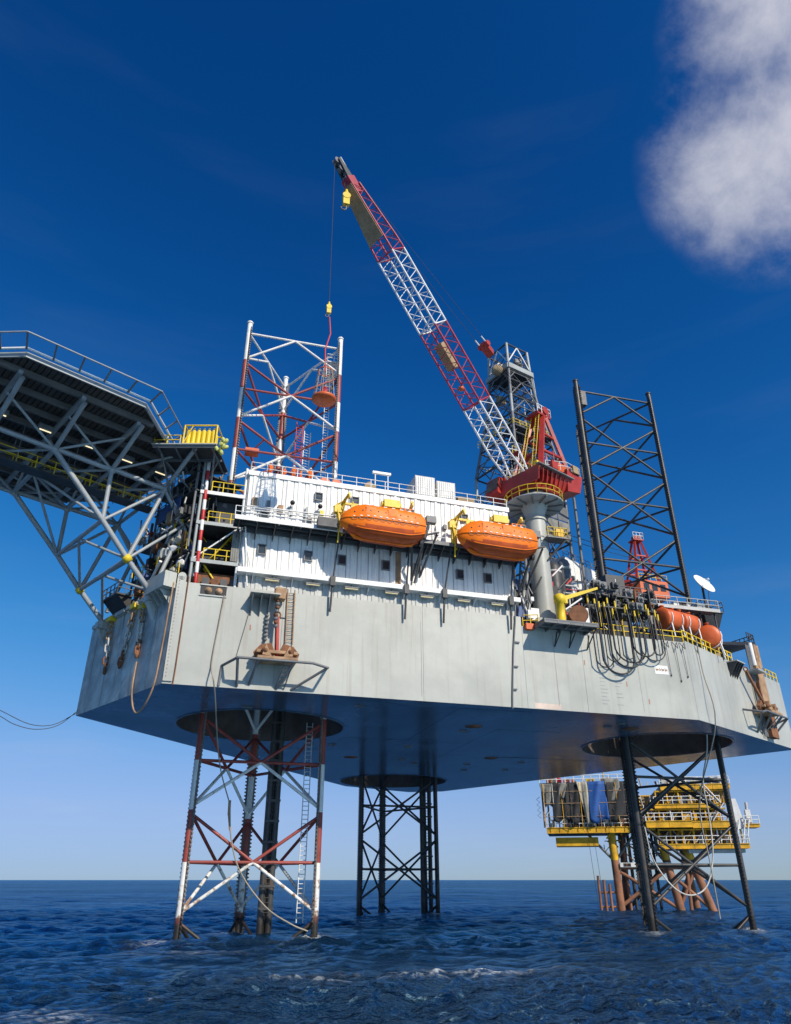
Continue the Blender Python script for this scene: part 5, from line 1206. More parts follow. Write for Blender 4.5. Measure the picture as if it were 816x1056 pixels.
# bow machinery: winches, pipes and cable trays behind the helideck truss
mach = thing('bow_machinery', BOW(9, -4, ZD), 'dense dark winches, pipes and cable trays on the bow behind the helideck truss', 'machinery')
rs = random.Random(5)
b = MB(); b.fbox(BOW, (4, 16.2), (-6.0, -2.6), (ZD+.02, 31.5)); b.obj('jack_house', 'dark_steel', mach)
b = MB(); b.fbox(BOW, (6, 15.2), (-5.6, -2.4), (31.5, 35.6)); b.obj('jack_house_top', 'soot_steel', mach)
for z_, o1 in ((31.4, -1.0), (35.2, -1.4), (28.9, -.6)):
    b = MB(); b.fbox(BOW, (4.5, 16.6), (-2.7, o1), (z_, z_+.12)); b.obj('catwalk', 'dark_steel', mach)
    railing(mach, [BOW(4.6, o1, z_+.12), BOW(16.5, o1, z_+.12)], 1.05, rs.choice(['grey_paint', 'white_paint', 'safety_yellow']), 1.5, 0.045)
for i in range(46):
    a_ = rs.uniform(5, 16.5); o_ = rs.uniform(-2.6, -.5); z_ = rs.uniform(27.2, 37.0)
    d = rs.choice([(1, 0, 0), (0, 0, 1), (0, 0, 1), (.8, .1, .5), (.7, 0, -.6)]); l = rs.uniform(1.2, 4.5)
    p = BOW(a_, o_, z_); q = BOW(min(17.0, a_+d[0]*l), o_+d[1]*l, min(38.6, max(27, z_+d[2]*l)))
    if (q-p).length < .3: continue
    tube(mach, 'pipe', p, q, rs.uniform(.05, .16), rs.choice(['dark_steel', 'mid_steel', 'rust', 'grey_paint', 'white_paint', 'soot_steel', 'safety_yellow']), 8)
for i in range(34):
    a_ = rs.uniform(5, 16.3); o_ = rs.uniform(-2.7, -.8); z_ = rs.choice([ZD+.02, 29.05, 31.55, 35.35, 33, 30.2]); s1, s2 = rs.uniform(.4, 1.3), rs.uniform(.4, 1.5)
    b = MB(); b.fbox(BOW, (a_, a_+s1), (o_, o_+.6), (z_, z_+s2)); b.fbox(BOW, (a_+.1, a_+s1-.1), (o_+.6, o_+.66), (z_+.1, z_+s2-.1)); b.obj('equipment_box', rs.choice(['mid_steel', 'dark_steel', 'soot_steel', 'rust', 'grey_paint', 'tan', 'blue_paint']), mach)
for i, (a_, o_, z_) in enumerate(((15.0, -.9, 33.0), (14.2, -.8, 32.2), (13.2, -1.0, 33.4), (16.0, -.9, 30.2), (15.2, -.7, 29.6), (9.0, -.7, 29.8), (8.0, -.8, 29.3))):
    b = MB(); pts = []
    for k in range(26):
        u, v = k*2.399963, 1-2*(k+.5)/26; w = math.sqrt(1-v*v); s_ = rs.uniform(.75, 1.1)
        pts.append(BOW(a_+.75*s_*w*math.cos(u), o_+.4*s_*w*math.sin(u), z_+.42*s_*v))
    bm = bmesh.new(); vs = [bm.verts.new(p) for p in pts]; bmesh.ops.convex_hull(bm, input=vs); bm_obj(bm, 'canvas_cover', ('tarp_tan', 'white_paint')[i % 2], mach)
for i in range(5):
    b = MB(); b.lathe(BOW(7+2*i, -.9, 28.1), [(.75, -.6), (.75, -.5), (.45, -.5), (.45, .5), (.75, .5), (.75, .6)], 16, axis=BOW.d.to_3d()); b.obj('winch_drum', ('rust', 'mid_steel')[i % 2], mach)
for i in range(46):
    a_ = rs.uniform(9.5, 17.4); o_ = rs.uniform(-5.5, -.4); z_ = rs.uniform(34.2, 39.6); l = rs.uniform(.8, 3.0)
    d = rs.choice([(1, 0, 0), (0, 1, 0), (0, 0, 1), (.7, .2, .7), (.7, 0, -.7), (.3, .9, .3)])
    tube(mach, 'pipe', BOW(a_, o_, z_), BOW(min(17.6, a_+d[0]*l), min(0, o_+d[1]*l), min(40.2, z_+d[2]*l)+.05), rs.uniform(.04, .13), rs.choice(['dark_steel', 'mid_steel', 'grey_paint', 'white_paint', 'tan', 'red_paint', 'soot_steel', 'rust']), 8)
for i in range(26):
    a_ = rs.uniform(9.5, 17.0); o_ = rs.uniform(-6, -.8); z_ = rs.choice([35.4, 36.4, 37.5, 38.6]); s1, s2 = rs.uniform(.4, 1.6), rs.uniform(.3, 1.2)
    b = MB(); b.fbox(BOW, (a_, a_+s1), (o_, o_+.7), (z_, z_+s2)); b.fbox(BOW, (a_+.1, a_+s1-.1), (o_+.7, o_+.76), (z_+.08, z_+s2-.08)); b.obj('equipment_box', rs.choice(['mid_steel', 'dark_steel', 'soot_steel', 'tan', 'grey_paint', 'rust', 'dark_steel']), mach)
for i in range(70):
    a_ = rs.uniform(7.5, 17.4); o_ = rs.uniform(-3.5, .2); z_ = rs.uniform(28.5, 39.0); l = rs.uniform(.5, 2.2)
    d = rs.choice([(1, 0, 0), (0, 1, 0), (0, 0, 1), (.7, .2, .7), (.7, 0, -.7), (.5, .6, -.6)])
    tube(mach, 'pipe', BOW(a_, o_, z_), BOW(min(17.6, a_+d[0]*l), min(.3, o_+d[1]*l), z_+d[2]*l+.04), rs.uniform(.04, .10), rs.choice(['grey_wall', 'white_paint', 'mid_steel', 'tan', 'red_paint', 'truss_grey', 'rust_pale', 'safety_yellow', 'dark_steel']), 6)
for z_ in (37.4, 39.4):
    b = MB(); b.fbox(BOW, (9.2, 17.4), (-5.5, -.6), (z_-.12, z_)); b.obj('catwalk', 'dark_steel', mach)
    railing(mach, [BOW(9.2, -.6, z_), BOW(17.4, -.6, z_)], 1.05, 'mid_steel', 1.2, .04)
for a_ in (9.4, 13.2, 17.2): tube(mach, 'post', BOW(a_, -.8, 31.5), BOW(a_, -.8, 40.3), .12, 'mid_steel', 8)
b = MB(); b.fbox(BOW, (10.4, 14.8), (-.6, -.5), (36.0, 37.6)); b.obj('blue_screen', 'blue_paint', mach)
# dark side balcony seen under the truss
b = MB(); b.fbox(BOW, (5.4, 9.0), (0.1, 1.7), (28.6, 28.75)); b.obj('bow_balcony', 'dark_steel', mach)
railing(mach, [BOW(5.4, .1, 28.75), BOW(5.4, 1.65, 28.75), BOW(9.0, 1.65, 28.75), BOW(9.0, .1, 28.75)], 1.05, 'mid_steel', 1.0, 0.05)
b = MB(); b.prism([BOW(5.6, .1, 28.6), BOW(5.6, 1.5, 28.6), BOW(5.6, .1, 27.3)], BOW.d.to_3d()*3.2); b.obj('balcony_base', 'soot_steel', mach)

# ------------------------------------------------------------------ chains on the bow face, hanging lines
LINK = None
def chain(p, q, label, sag=0.0, m='rust_pale', sc=0.56):
    global LINK
    if LINK is None:
        b = MB(); pts = []
        for i in range(17):
            a_ = 2*math.pi*i/16; x, z_ = .30*math.cos(a_), .30*math.sin(a_)+(.28 if math.sin(a_) > 0 else -.28)
            pts.append((x, 0, z_))
        b.path(pts, .125, 7); LINK = {mm: b.mesh('link', mm) for mm in ('rust_pale', 'hose_white', 'rust')}
    p, q = Vector(p), Vector(q); n = max(2, int((q-p).length/(sc*1.02)))
    t = thing('mooring_chain', q, label, 'chain', 'stud chains hanging on the bow plates')
    for i in range(n):
        c = p.lerp(q, (i+.5)/n); M, _ = axis_mat(p, q)
        M = Matrix.Translation(c) @ M.to_3x3().to_4x4() @ Matrix.Rotation(R(90*(i % 2)+35), 4, 'Z') @ Matrix.Diagonal((sc*1.25, sc*1.25, sc*1.25, 1))
        place(bpy.data.objects.new('link', LINK[('hose_white' if .25 < i/n < .75 else 'rust_pale') if i < n-2 else 'rust']), t, M)
    b = MB(); b.lathe(q, [(0, -.4), (.15, -.3), (.15, .3), (0, .4)], 10, axis=q-p); b.obj('shackle', 'rust', t)
    b = MB(); b.fbox(BOW, ((p-BOW(0, 0, 0)).to_2d().dot(BOW.d)-.5, (p-BOW(0, 0, 0)).to_2d().dot(BOW.d)+.5), (.04, .62), (p.z-.1, p.z+.35)); b.obj('pad_eye', 'safety_yellow', t)
chain(BOW(5.3, .34, 27.1), BOW(5.7, .22, 22.1), 'rusty stud chain hanging on the bow beside the far truss foot')
chain(BOW(10.5, .34, 27.1), BOW(9.1, .22, 22.0), 'pale stud chain hanging on the bow between the two truss feet')
chain(BOW(12.3, .34, 26.6), BOW(12.4, .22, 22.3), 'short stud chain hanging on the bow beside the near truss foot')
b = MB(); b.path(smooth([BOW(12.6, .2, 21.6), BOW(12.55, .2, 19.6), BOW(12.9, .2, 18.3), BOW(13.7, .2, 17.2), BOW(14.6, .2, 16.9), BOW(15.8, .2, 17.5), BOW(16.8, .2, 18.9), BOW(17.3, .25, 21.5), BOW(17.55, .25, 25), BOW(17.7, .25, 27.6)]), .075, 8)
tag(b.obj('hanging_hose', 'rust_pale'), 'brown hose looping below the bow edge beside the chains', 'hose')
for i, pts in enumerate(([(-41.3, -1.6, 18.7), (-42.6, -2.2, 17.6), (-44.3, -3.0, 17.0), (-46.0, -3.9, 17.2), (-47.3, -4.5, 17.8), (-49.7, -5.6, 18.8), (-53.3, -7.3, 20.4)], [(-41.4, -1.6, 18.4), (-43.0, -2.4, 17.6), (-44.9, -3.3, 17.4), (-47.4, -4.5, 18.3), (-51.0, -6.3, 19.6)])):
    b = MB(); b.path(smooth([BOW(0.6-.1*i, .1, 19.2-.2*i)]+pts[1:], 5), .035, 5); tag(b.obj('mooring_line', 'dark_steel'), ('slacker' if i == 0 else 'tauter')+' thin mooring line sagging away from the bow corner', 'mooring line')
b = MB(); b.path(smooth([SIDE(4.15, .15, 26.8), SIDE(3.95, .16, 24.0), SIDE(3.75, .16, 20.6), SIDE(4.2, .4, 18.6), (-27.5, -8.0, 14.0), (-26.0, -4.0, 10.8)]), .06, 7); tag(b.obj('slack_cable', 'rope'), 'brown cable dropping from the fairlead past the hull to the banded leg', 'cable')
b = MB(); b.path(smooth([(-26.0, -4.0, 10.8), (-25.6, -3.9, 8.0), (-24.5, -3.8, 5.2), (-22.0, -3.7, 2.4), (-19.6, -3.7, 1.0), (-18.0, -3.6, .4)]), .065, 8); tag(b.obj('leg_hose', 'rope'), 'pale hose hanging inside the banded leg down to the water', 'hose')
b = MB(); b.path([(-26.05, -3.95, 11.2), (-26.0, -3.95, 9.9)], .13, 8); b.path([(-26.0, -3.95, 9.9), (-25.75, -3.9, 8.6)], .10, 8); tag(b.obj('hose_coupling', 'rust_pale'), 'rusty hose coupling hanging in the banded leg', 'coupling')
b = MB(); b.path(smooth([(17.9, -3.8, 9.6), (18.3, -3.9, 6.5), (20.0, -4.0, 4.0), (22.0, -4.1, 3.1), (24.2, -4.1, 4.0), (25.6, -4.1, 7.0), (26.0, -4.1, 11.0), (25.7, -4.6, 14.5), (25.4, -7, 18.6), (20.8, -14.2, 26.9)]), .075, 8); tag(b.obj('leg_hose', 'hose_white'), 'white hose looping across the dark leg beside the yellow platform', 'hose')

# ------------------------------------------------------------------ anchors on their racks
def anchor_rack(F, a, z, label, flip=1, red=False):
    t = thing('anchor_rack', F(a, 0.2, z-2), label, 'anchor rack')
    ol = 2.0
    for p, q in (((-4.4, .05, z-.3), (-3.3, ol, z)), ((-3.3, ol, z), (3.0, ol, z)), ((3.0, ol, z), (4.3, ol, z-.3)), ((4.3, ol, z-.3), (1.6, .05, z-1.9)), ((-3.3, ol, z), (-3.0, .05, z-1.9)), ((-1.6, ol, z), (-2.0, .05, z-1.7)), ((4.3, ol, z-.3), (4.6, .05, z+.2)), ((1.4, ol, z), (.3, .05, z-1.9)), ((-4.4, .05, z-.3), (-4.5, .05, z-2.0))):
        tube(t, 'rack_tube', F(a+flip*p[0], p[1], p[2]), F(a+flip*q[0], q[1], q[2]), 0.12, 'mid_steel', 8)
    b = MB(); b.fbox(F, (a-1.7, a+1.7), (.06, ol+.1), (z+.1, z+.32)); b.obj('rack_shelf', 'rust_pale', t)
    ladder(t, F(a+1.0, ol, z), F(a+.6, .1, z-1.9), .7, F.d.to_3d(), 'mid_steel', .06)
    an = thing('anchor', F(a, 1.3, z+.32), label.replace('tubular rack holding', 'rusty twin-fluke').replace('rack holding', 'rusty twin-fluke'), 'anchor')
    an['label'] = 'rusty twin-fluke anchor lying on the '+('bow side rack under the ladder' if not red else 'stern rack beside the rusty column')
    b = MB(); b.fbox(F, (a-1.75, a+1.75), (.8, 1.5), (z+.75, z+1.0)); b.obj('stock', 'rust_pale', an)
    for sg in (-1, 1):
        b = MB(); b.prism([F(a+sg*.25, .7, z+.34), F(a+sg*1.8, .7, z+.45), F(a+sg*1.95, .7, z+.9), F(a+sg*1.4, .7, z+1.55), F(a+sg*.5, .7, z+1.75), F(a+sg*.2, .7, z+1.0)], F.n.to_3d()*.35); b.obj('fluke', 'rust', an)
        b = MB(); b.prism([F(a+sg*.5, 1.3, z+.4), F(a+sg*1.3, 1.3, z+.5), F(a+sg*1.0, 1.3, z+1.4)], F.n.to_3d()*.5); b.obj('fluke_rib', 'rust_pale', an)
        b = MB(); b.lathe(F(a+sg*1.05, 1.6, z+.85), [(0, -.35), (.34, -.1), (.34, .1), (0, .35)], 10, axis=F.n.to_3d()); b.obj('crown_boss', 'rust', an)
    top = F(a-.15, .7, z+4.2) if not red else F(a-3.4, .9, z+4.6)
    beam(an, 'shank', F(a, 1.1, z+.6), top, .26, .30, 'crane_red' if not red else 'rust')
    b = MB(); b.path([top+Vector((.28*math.cos(2*math.pi*i/12), 0, .28*math.sin(2*math.pi*i/12)+.2)) for i in range(13)], .08, 7); b.obj('shackle', 'rust', an)
    return t
anchor_rack(SIDE, 9.0, 20.9, 'tubular steel rack holding the anchor beneath the hull ladder')
anchor_rack(STERN, 16.6, 21.4, 'tubular steel rack holding the anchor on the stern plates', -1, True)
fb = thing('chain_bracket', SIDE(7.8, .3, 25.8), 'grey finned bracket with rusty chain above the anchor rack', 'bracket')
for a_ in (6.5, 7.25, 8.0):
    b = MB(); b.prism([SIDE(a_, .04, 26.9), SIDE(a_, 1.5, 26.9), SIDE(a_, .04, 25.2)], SIDE.d.to_3d()*.09); b.obj('fin', 'mid_steel', fb)
b = MB(); b.fbox(SIDE, (6.3, 8.9), (.04, 1.55), (26.9, 27.02)); b.obj('shelf', 'hull_grey', fb)
b = MB(); b.fbox(SIDE, (8.5, 9.4), (.3, 1.2), (26.7, 27.7)); b.lathe(SIDE(8.95, .75, 27.3), [(.42, -.5), (.42, .5)], 12, axis=SIDE.d.to_3d()); b.obj('sheave', 'rust_pale', fb)
for i in range(8):
    b = MB(); c = SIDE(8.75+.05*math.sin(i), .85, 26.6-i*.34); b.lathe(c, [(.05, -.2), (.19, -.12), (.19, .12), (.05, .2)], 8, axis=(1, 0, .4) if i % 2 else (0, 1, .4)); b.obj('chain_link', ('rust', 'mid_steel')[i % 2], fb)
for i in range(7):
    b = MB(); c = SIDE(8.0, .25, 25.3-i*.36); b.lathe(c, [(.05, -.2), (.16, -.1), (.16, .1), (.05, .2)], 8, axis=(1, 0, .3) if i % 2 else (0, 1, .3)); b.obj('chain_link', 'mid_steel', fb)
tube(fb, 'hanging_rod', SIDE(6.6, .15, 26.4), SIDE(5.7, .12, 21.4), .03, 'mid_steel', 5); tube(fb, 'stay', SIDE(9.2, .1, 25.3), SIDE(9.8, .1, 25.3), .04, 'mid_steel', 5)
lt = thing('hull_ladder', SIDE(10.1, .2, 23), 'cream ladder fixed to the hull above the anchor rack', 'ladder')
for sg in (-.32, .32): tube(lt, 'stile', SIDE(10.1+sg, .2, 22.9), SIDE(10.0+sg, .2, 28.0), .055, 'rust_pale', 6)
for i in range(14): tube(lt, 'rung', SIDE(9.78, .2, 23.2+i*.34), SIDE(10.42, .2, 23.2+i*.34), .03, 'rust_pale', 5)

# ------------------------------------------------------------------ dock, jib crane and reel at the pedestal foot
dk = thing('pedestal_dock', SIDE(37, 1.3, ZD-.3), 'grey steel landing shelf jutting from the hull at the crane pedestal foot', 'landing')
b = MB(); b.fbox(SIDE, (34.0, 39.9), (0.03, 2.7), (26.75, 26.88)); b.obj('shelf_plate', 'mid_steel', dk)
for o_ in (1.3, 2.6): beam(dk, 'shelf_beam', SIDE(34.0, o_, 26.62), SIDE(39.9, o_, 26.62), .14, .26, 'mid_steel')
for a_ in (34.1, 35.5, 36.9, 38.3, 39.8): beam(dk, 'shelf_rib', SIDE(a_, .04, 26.58), SIDE(a_, 2.7, 26.64), .12, .30, 'mid_steel')
for a_ in (36.2, 37.8, 39.8):
    tube(dk, 'strut', SIDE(a_, 2.3, 26.5), SIDE(a_+.15, .05, 25.0), .07, 'dark_steel', 6); tube(dk, 'strut', SIDE(a_+.15, .05, 25.0), SIDE(a_+.55, .05, 26.5), .06, 'dark_steel', 6)
b = MB(); b.fbox(SIDE, (33.2, 34.0), (.03, .5), (26.4, 27.0)); b.obj('end_lug', 'orange_tank', dk)
railing(dk, [SIDE(33.2, -.2, 26.9), SIDE(34.6, .4, 26.9)], 1.1, 'safety_yellow', .9, .05)
jb = thing('jib_crane', SIDE(37.0, 1.0, 26.9), 'small bright yellow jib crane on the landing shelf', 'crane')
b = MB(); b.lathe(SIDE(36.9, 1.0, 0), [(.55, 26.9), (.55, 27.3), (.42, 27.4), (.42, 29.2), (.6, 29.3), (.6, 30.0), (.3, 30.2)], 14); b.obj('post', 'safety_yellow', jb)
b = MB(); b.fbox(SIDE, (36.5, 37.6), (.65, 1.35), (29.2, 30.0)); b.obj('head', 'safety_yellow', jb)
b = MB(); b.hexa([SIDE(37.5, 1.25, 29.6), SIDE(37.5, .85, 29.6), SIDE(37.5, .85, 30.05), SIDE(37.5, 1.25, 30.05), SIDE(41.4, 1.12, 31.2), SIDE(41.4, .98, 31.2), SIDE(41.4, .98, 31.45), SIDE(41.4, 1.12, 31.45)]); b.obj('arm', 'safety_yellow', jb)
tube(jb, 'ram', SIDE(37.4, 1.05, 28.6), SIDE(39.4, 1.05, 30.0), .09, 'white_paint', 8)
rl = thing('hose_reel', SIDE(38.9, 1.0, 26.9), 'rust red hose reel with white end box on the landing shelf', 'reel')
b = MB(); b.lathe(SIDE(38.6, 1.3, 28.0), [(.95, -.5), (.95, -.42), (.5, -.42), (.5, .42), (.95, .42), (.95, .5)], 18, axis=(-.3, -.9, 0)); b.obj('drum', 'rust', rl)
b = MB(); b.fbox(SIDE, (39.0, 40.3), (-1.0, .6), (26.9, 29.2)); b.obj('end_box', 'white_paint', rl)
b = MB(); b.fbox(SIDE, (38.2, 39.0), (.6, .8), (26.9, 28.0)); b.obj('stand', 'white_paint', rl)
pd = thing('pedestal_step', (PC.x, PC.y, 36.4), 'small bracketed platform on the side of the crane pedestal', 'platform')
b = MB(); b.box((PC.x+.2, PC.x+2.6), (PC.y-2.0, PC.y-.6), (37.0, 37.15)); b.obj('floor', 'mid_steel', pd)
for y_ in (-1.9, -.7): tube(pd, 'brace', (PC.x+2.5, PC.y+y_, 37.0), (PC.x+.2, PC.y-.9, 34.4), .09, 'dark_steel', 8)
railing(pd, [(PC.x+.3, PC.y-2.0, 37.15), (PC.x+2.6, PC.y-2.0, 37.15), (PC.x+2.6, PC.y-.6, 37.15)], 1.05, 'safety_yellow', .8, .05)
b = MB(); b.box((PC.x+1.5, PC.x+2.4), (PC.y-1.6, PC.y-.8), (37.15, 38.3)); b.obj('control_box', 'platform_yellow', pd)
# machinery in the gap between block and pedestal
gp_ = thing('gap_machinery', SIDE(34, -3, ZD), 'blue grey machinery and pipes in the gap between block and pedestal', 'machinery')
rs = random.Random(9)
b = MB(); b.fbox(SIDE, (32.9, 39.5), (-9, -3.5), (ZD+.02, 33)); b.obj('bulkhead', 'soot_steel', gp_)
for i in range(20):
    a_ = rs.uniform(33.0, 35.2); o_ = rs.uniform(-3.4, -.4); z_ = rs.uniform(27, 32); s_ = rs.uniform(.4, 1.3)
    b = MB(); b.fbox(SIDE, (a_, a_+s_*.7), (o_, o_+.5), (z_, z_+s_)); b.obj('equipment_box', rs.choice(['mid_steel', 'dark_steel', 'blue_paint', 'grey_paint', 'soot_steel', 'white_paint']), gp_)
for i in range(18):
    a_ = rs.uniform(32.9, 35.4); o_ = rs.uniform(-3, .2); z_ = rs.uniform(27, 31)
    tube(gp_, 'pipe', SIDE(a_, o_, z_), SIDE(a_+rs.uniform(-.9, .9), o_+rs.uniform(-.4, .4), z_+rs.uniform(1.5, 4.5)), rs.uniform(.05, .13), rs.choice(['mid_steel', 'dark_steel', 'white_paint', 'grey_paint']), 8)

# ------------------------------------------------------------------ hose station beside the dark leg
hs = thing('hose_station', SIDE(45, -1.5, ZD), 'dark hose manifold with yellow couplings at the foot of the dark leg', 'manifold')
rs = random.Random(21)
for z_, o0, o1 in ((29.6, -3.0, .5), (31.0, -2.6, .3)):
    b = MB(); b.fbox(SIDE, (40.6, 48.6), (o0, o1), (z_, z_+.14)); b.obj('gallery', 'dark_steel', hs)
for a_ in (40.7, 43.1, 45.5, 48.4):
    tube(hs, 'post', SIDE(a_, .1, ZD), SIDE(a_, .1, 32.0), .10, 'mid_steel', 8)
    tube(hs, 'post', SIDE(a_, -2.8, ZD), SIDE(a_, -2.8, 32.0), .10, 'mid_steel', 8)
railing(hs, [SIDE(40.6, .3, 31.14), SIDE(48.6, .3, 31.14)], 1.1, 'mid_steel', 1.3, .045)
for i in range(44):
    a_ = rs.uniform(40.2, 48.0); o_ = rs.uniform(-1.5, .5); z_ = rs.uniform(28.6, 31.8); s_ = rs.uniform(.35, 1.0)
    b = MB(); b.fbox(SIDE, (a_, a_+s_), (o_, o_+.5), (z_, z_+s_*.9)); b.lathe(SIDE(a_+s_/2, o_+.5, z_+s_*.4), [(s_*.35, 0), (s_*.35, .12), (s_*.15, .14), (s_*.15, .3)], 10, axis=SIDE.n.to_3d()); b.obj('valve_block', rs.choice(['soot_steel', 'dark_steel', 'dark_steel', 'soot_steel', 'mid_steel', 'rust']), hs)
for i in range(30):
    a_ = rs.uniform(40.8, 48.4); o_ = rs.uniform(-2, .6); z_ = rs.uniform(27, 30)
    tube(hs, 'pipe', SIDE(a_, o_, z_), SIDE(a_+rs.uniform(-.4, .4), o_+rs.uniform(-.2, .2), z_+rs.uniform(1, 3.4)), rs.uniform(.05, .12), rs.choice(['soot_steel', 'dark_steel', 'white_paint', 'safety_yellow', 'mid_steel', 'rust']), 8)
for i in range(50):
    a_ = rs.uniform(40.4, 48.4); o_ = rs.uniform(-1.8, .5); z_ = rs.uniform(27.2, 33.0); l = rs.uniform(.4, 1.8); d = rs.choice([(1, 0), (0, 1), (.7, .7), (.7, -.7)])
    tube(hs, 'small_pipe', SIDE(a_, o_, z_), SIDE(a_+d[0]*l, o_, z_+d[1]*l), rs.uniform(.03, .08), rs.choice(['safety_yellow', 'white_paint', 'mid_steel', 'dark_steel', 'rust', 'tan', 'grey_wall']), 6)
HOSES0 = [(41.2, 43.3, 23.2, .10), (41.9, 45.6, 22.6, .14), (42.9, 46.6, 23.3, .14), (43.5, 47.3, 23.9, .13), (44.3, 45.7, 24.2, .09), (45.5, 48.3, 24.6, .13), (46.6, 49.6, 24.3, .09), (48.0, 49.2, 24.9, .12), (42.3, 44.0, 23.8, .09)]
HOSES = [(a0-.7, a1-.9, zl, r) for a0, a1, zl, r in HOSES0]
for i, (a0, a1, zl, r) in enumerate(HOSES):
    t = thing('loading_hose', SIDE((a0+a1)/2, .5, zl), ('thick' if r > .11 else 'thin')+' black loading hose hanging in a loop over the hull edge', 'hose', 'loading hoses looped over the hull edge')
    o_ = .62+.13*(i % 3); zt0, zt1 = 30.2-.3*(i % 3), 29.0+.4*(i % 2); w = (a1-a0)/2; am = (a0+a1)/2; zc = zl+w*.9
    pts = [SIDE(a0, o_-.25, zt0), SIDE(a0-.02, o_, 28.2)]+[SIDE(am-w*math.cos(R(x)), o_, zc-w*.9*math.sin(R(x))) for x in range(0, 181, 15)]+[SIDE(a1+.02, o_, 28.0), SIDE(a1, o_-.3, zt1)]
    b = MB(); b.path(smooth(pts, 3), r*.62, 8); b.obj('hose_body', 'hose_black', t)
    for a_, z_ in ((a0, zt0), (a1, zt1)):
        b = MB(); b.tube(SIDE(a_, o_-.25, z_-.6), SIDE(a_, o_-.25, z_+.45), .10, 8); b.obj('coupling', 'safety_yellow', t)
# ------------------------------------------------------------------ deck edge railing on the right, hull edge brackets
re = thing('deck_railing', SIDE(46, 0, ZD), 'yellow and black guard railing along the right deck edge and stern', 'railing')
railing(re, [SIDE(39.9, -.1, ZD), SIDE(51.7, -.1, ZD)], 1.15, 'safety_yellow', 1.2, .06)
railing(re, [STERN(0, -.1, 27.0), STERN(12.4, -.1, 27.0)], 1.15, 'safety_yellow', 1.1, .08)
railing(re, [STERN(22.5, -.1, 27.0), STERN(26, -.1, 27.0)], 1.15, 'safety_yellow', 1.1, .08)
b = MB(); b.fbox(SIDE, (39.9, 51.7), (-.2, -.12), (ZD, 27.35)); b.fbox(STERN, (0, 12.4), (-.35, -.28), (27.0, 27.6)); b.obj('toe_board', 'soot_steel', re)
for i, a_ in enumerate((49.3, 50.4, 51.3)):
    t = thing('hanger_hook', SIDE(a_, .3, 25.8), 'thin V-shaped hanger with wire below the yellow railing', 'hanger', 'wire hangers below the yellow railing')
    tube(t, 'arm', SIDE(a_-.3, .1, 26.7), SIDE(a_, .5, 25.9), .04, 'dark_steel', 5); tube(t, 'arm', SIDE(a_+.3, .1, 26.7), SIDE(a_, .5, 25.9), .04, 'dark_steel', 5)
    tube(t, 'wire', SIDE(a_-.1, .25, 26.2), SIDE(a_+.05, .12, 23.2-.5*(i % 2)), .025, 'cable', 5)
    b = MB(); b.lathe(SIDE(a_+.05, .12, 23.1-.5*(i % 2)), [(0, -.15), (.08, 0), (0, .2)], 6); b.obj('weight', 'dark_steel', t)
b = MB(); b.path(smooth([STERN(2.3, .35, 27.6), STERN(2.5, .3, 24), STERN(2.6, .5, 18.7), (22.6, -7.5, 12), (23.5, -6.2, 6), (23.8, -5.8, 1.0)]), .065, 7); tag(b.obj('drop_cable', 'rope'), 'pale cable dropping past the stern corner to the sea', 'cable')

# ------------------------------------------------------------------ orange tanks
def tank(c, ax, ln, r, label):
    c = Vector(c); ax = Vector(ax).normalized()
    t = thing('orange_tank', (c.x, c.y, ZD), label, 'tank', 'orange tanks on the right deck edge')
    b = MB(); b.lathe(c-ax*ln/2, [(0, -.22), (r*.6, -.16), (r*.92, -.04), (r, .08), (r, ln-.08), (r*.92, ln+.04), (r*.6, ln+.16), (0, ln+.22)], 24, axis=ax); b.obj('shell', 'orange_tank', t)
    for f in (-.33, .33):
        p = c+ax*ln*f; sd = ax.cross(Vector((0, 0, 1))).normalized()
        b = MB(); b.path([p+sd*((r+.06)*math.cos(R(x)))+Vector((0, 0, (r+.06)*math.sin(R(x)))) for x in range(-200, 21, 20)], .07, 6); b.obj('saddle', 'white_paint', t)
        tube(t, 'stand', p+sd*r*.8-Vector((0, 0, r*.5)), Vector((p.x+sd.x*r, p.y+sd.y*r, ZD)), .09, 'white_paint', 8); tube(t, 'stand', p-sd*r*.8-Vector((0, 0, r*.5)), Vector((p.x-sd.x*r, p.y-sd.y*r, ZD)), .09, 'white_paint', 8)
        b = MB(); b.lathe(p+Vector((0, 0, r)), [(r*1.0, -.06)][:0]+[(.2, -.05), (.2, .22), (.28, .22), (.28, .3), (0, .32)], 10); b.obj('manway', 'orange_tank', t)
tank((19.3, -12.2, 30.2), (.95, .30, 0), 2.6, 1.2, 'orange tank on deck against the hose manifold')
tank((22.1, -11.3, 30.25), (.95, .30, 0), 2.5, 1.2, 'orange tank on deck between two other orange tanks')
tank((25.6, -10.4, 29.1), (.62, .78, 0), 2.6, 1.28, 'orange tank on deck nearest the dark stern canopy')
b = MB(); b.fbox(STERN, (-2.0, 12), (-6, -1.5), (ZD+.02, 28.0)); b = b.obj('deck_skid', 'dark_steel'); tag(b, 'long dark equipment skid under the orange tanks', 'skid')
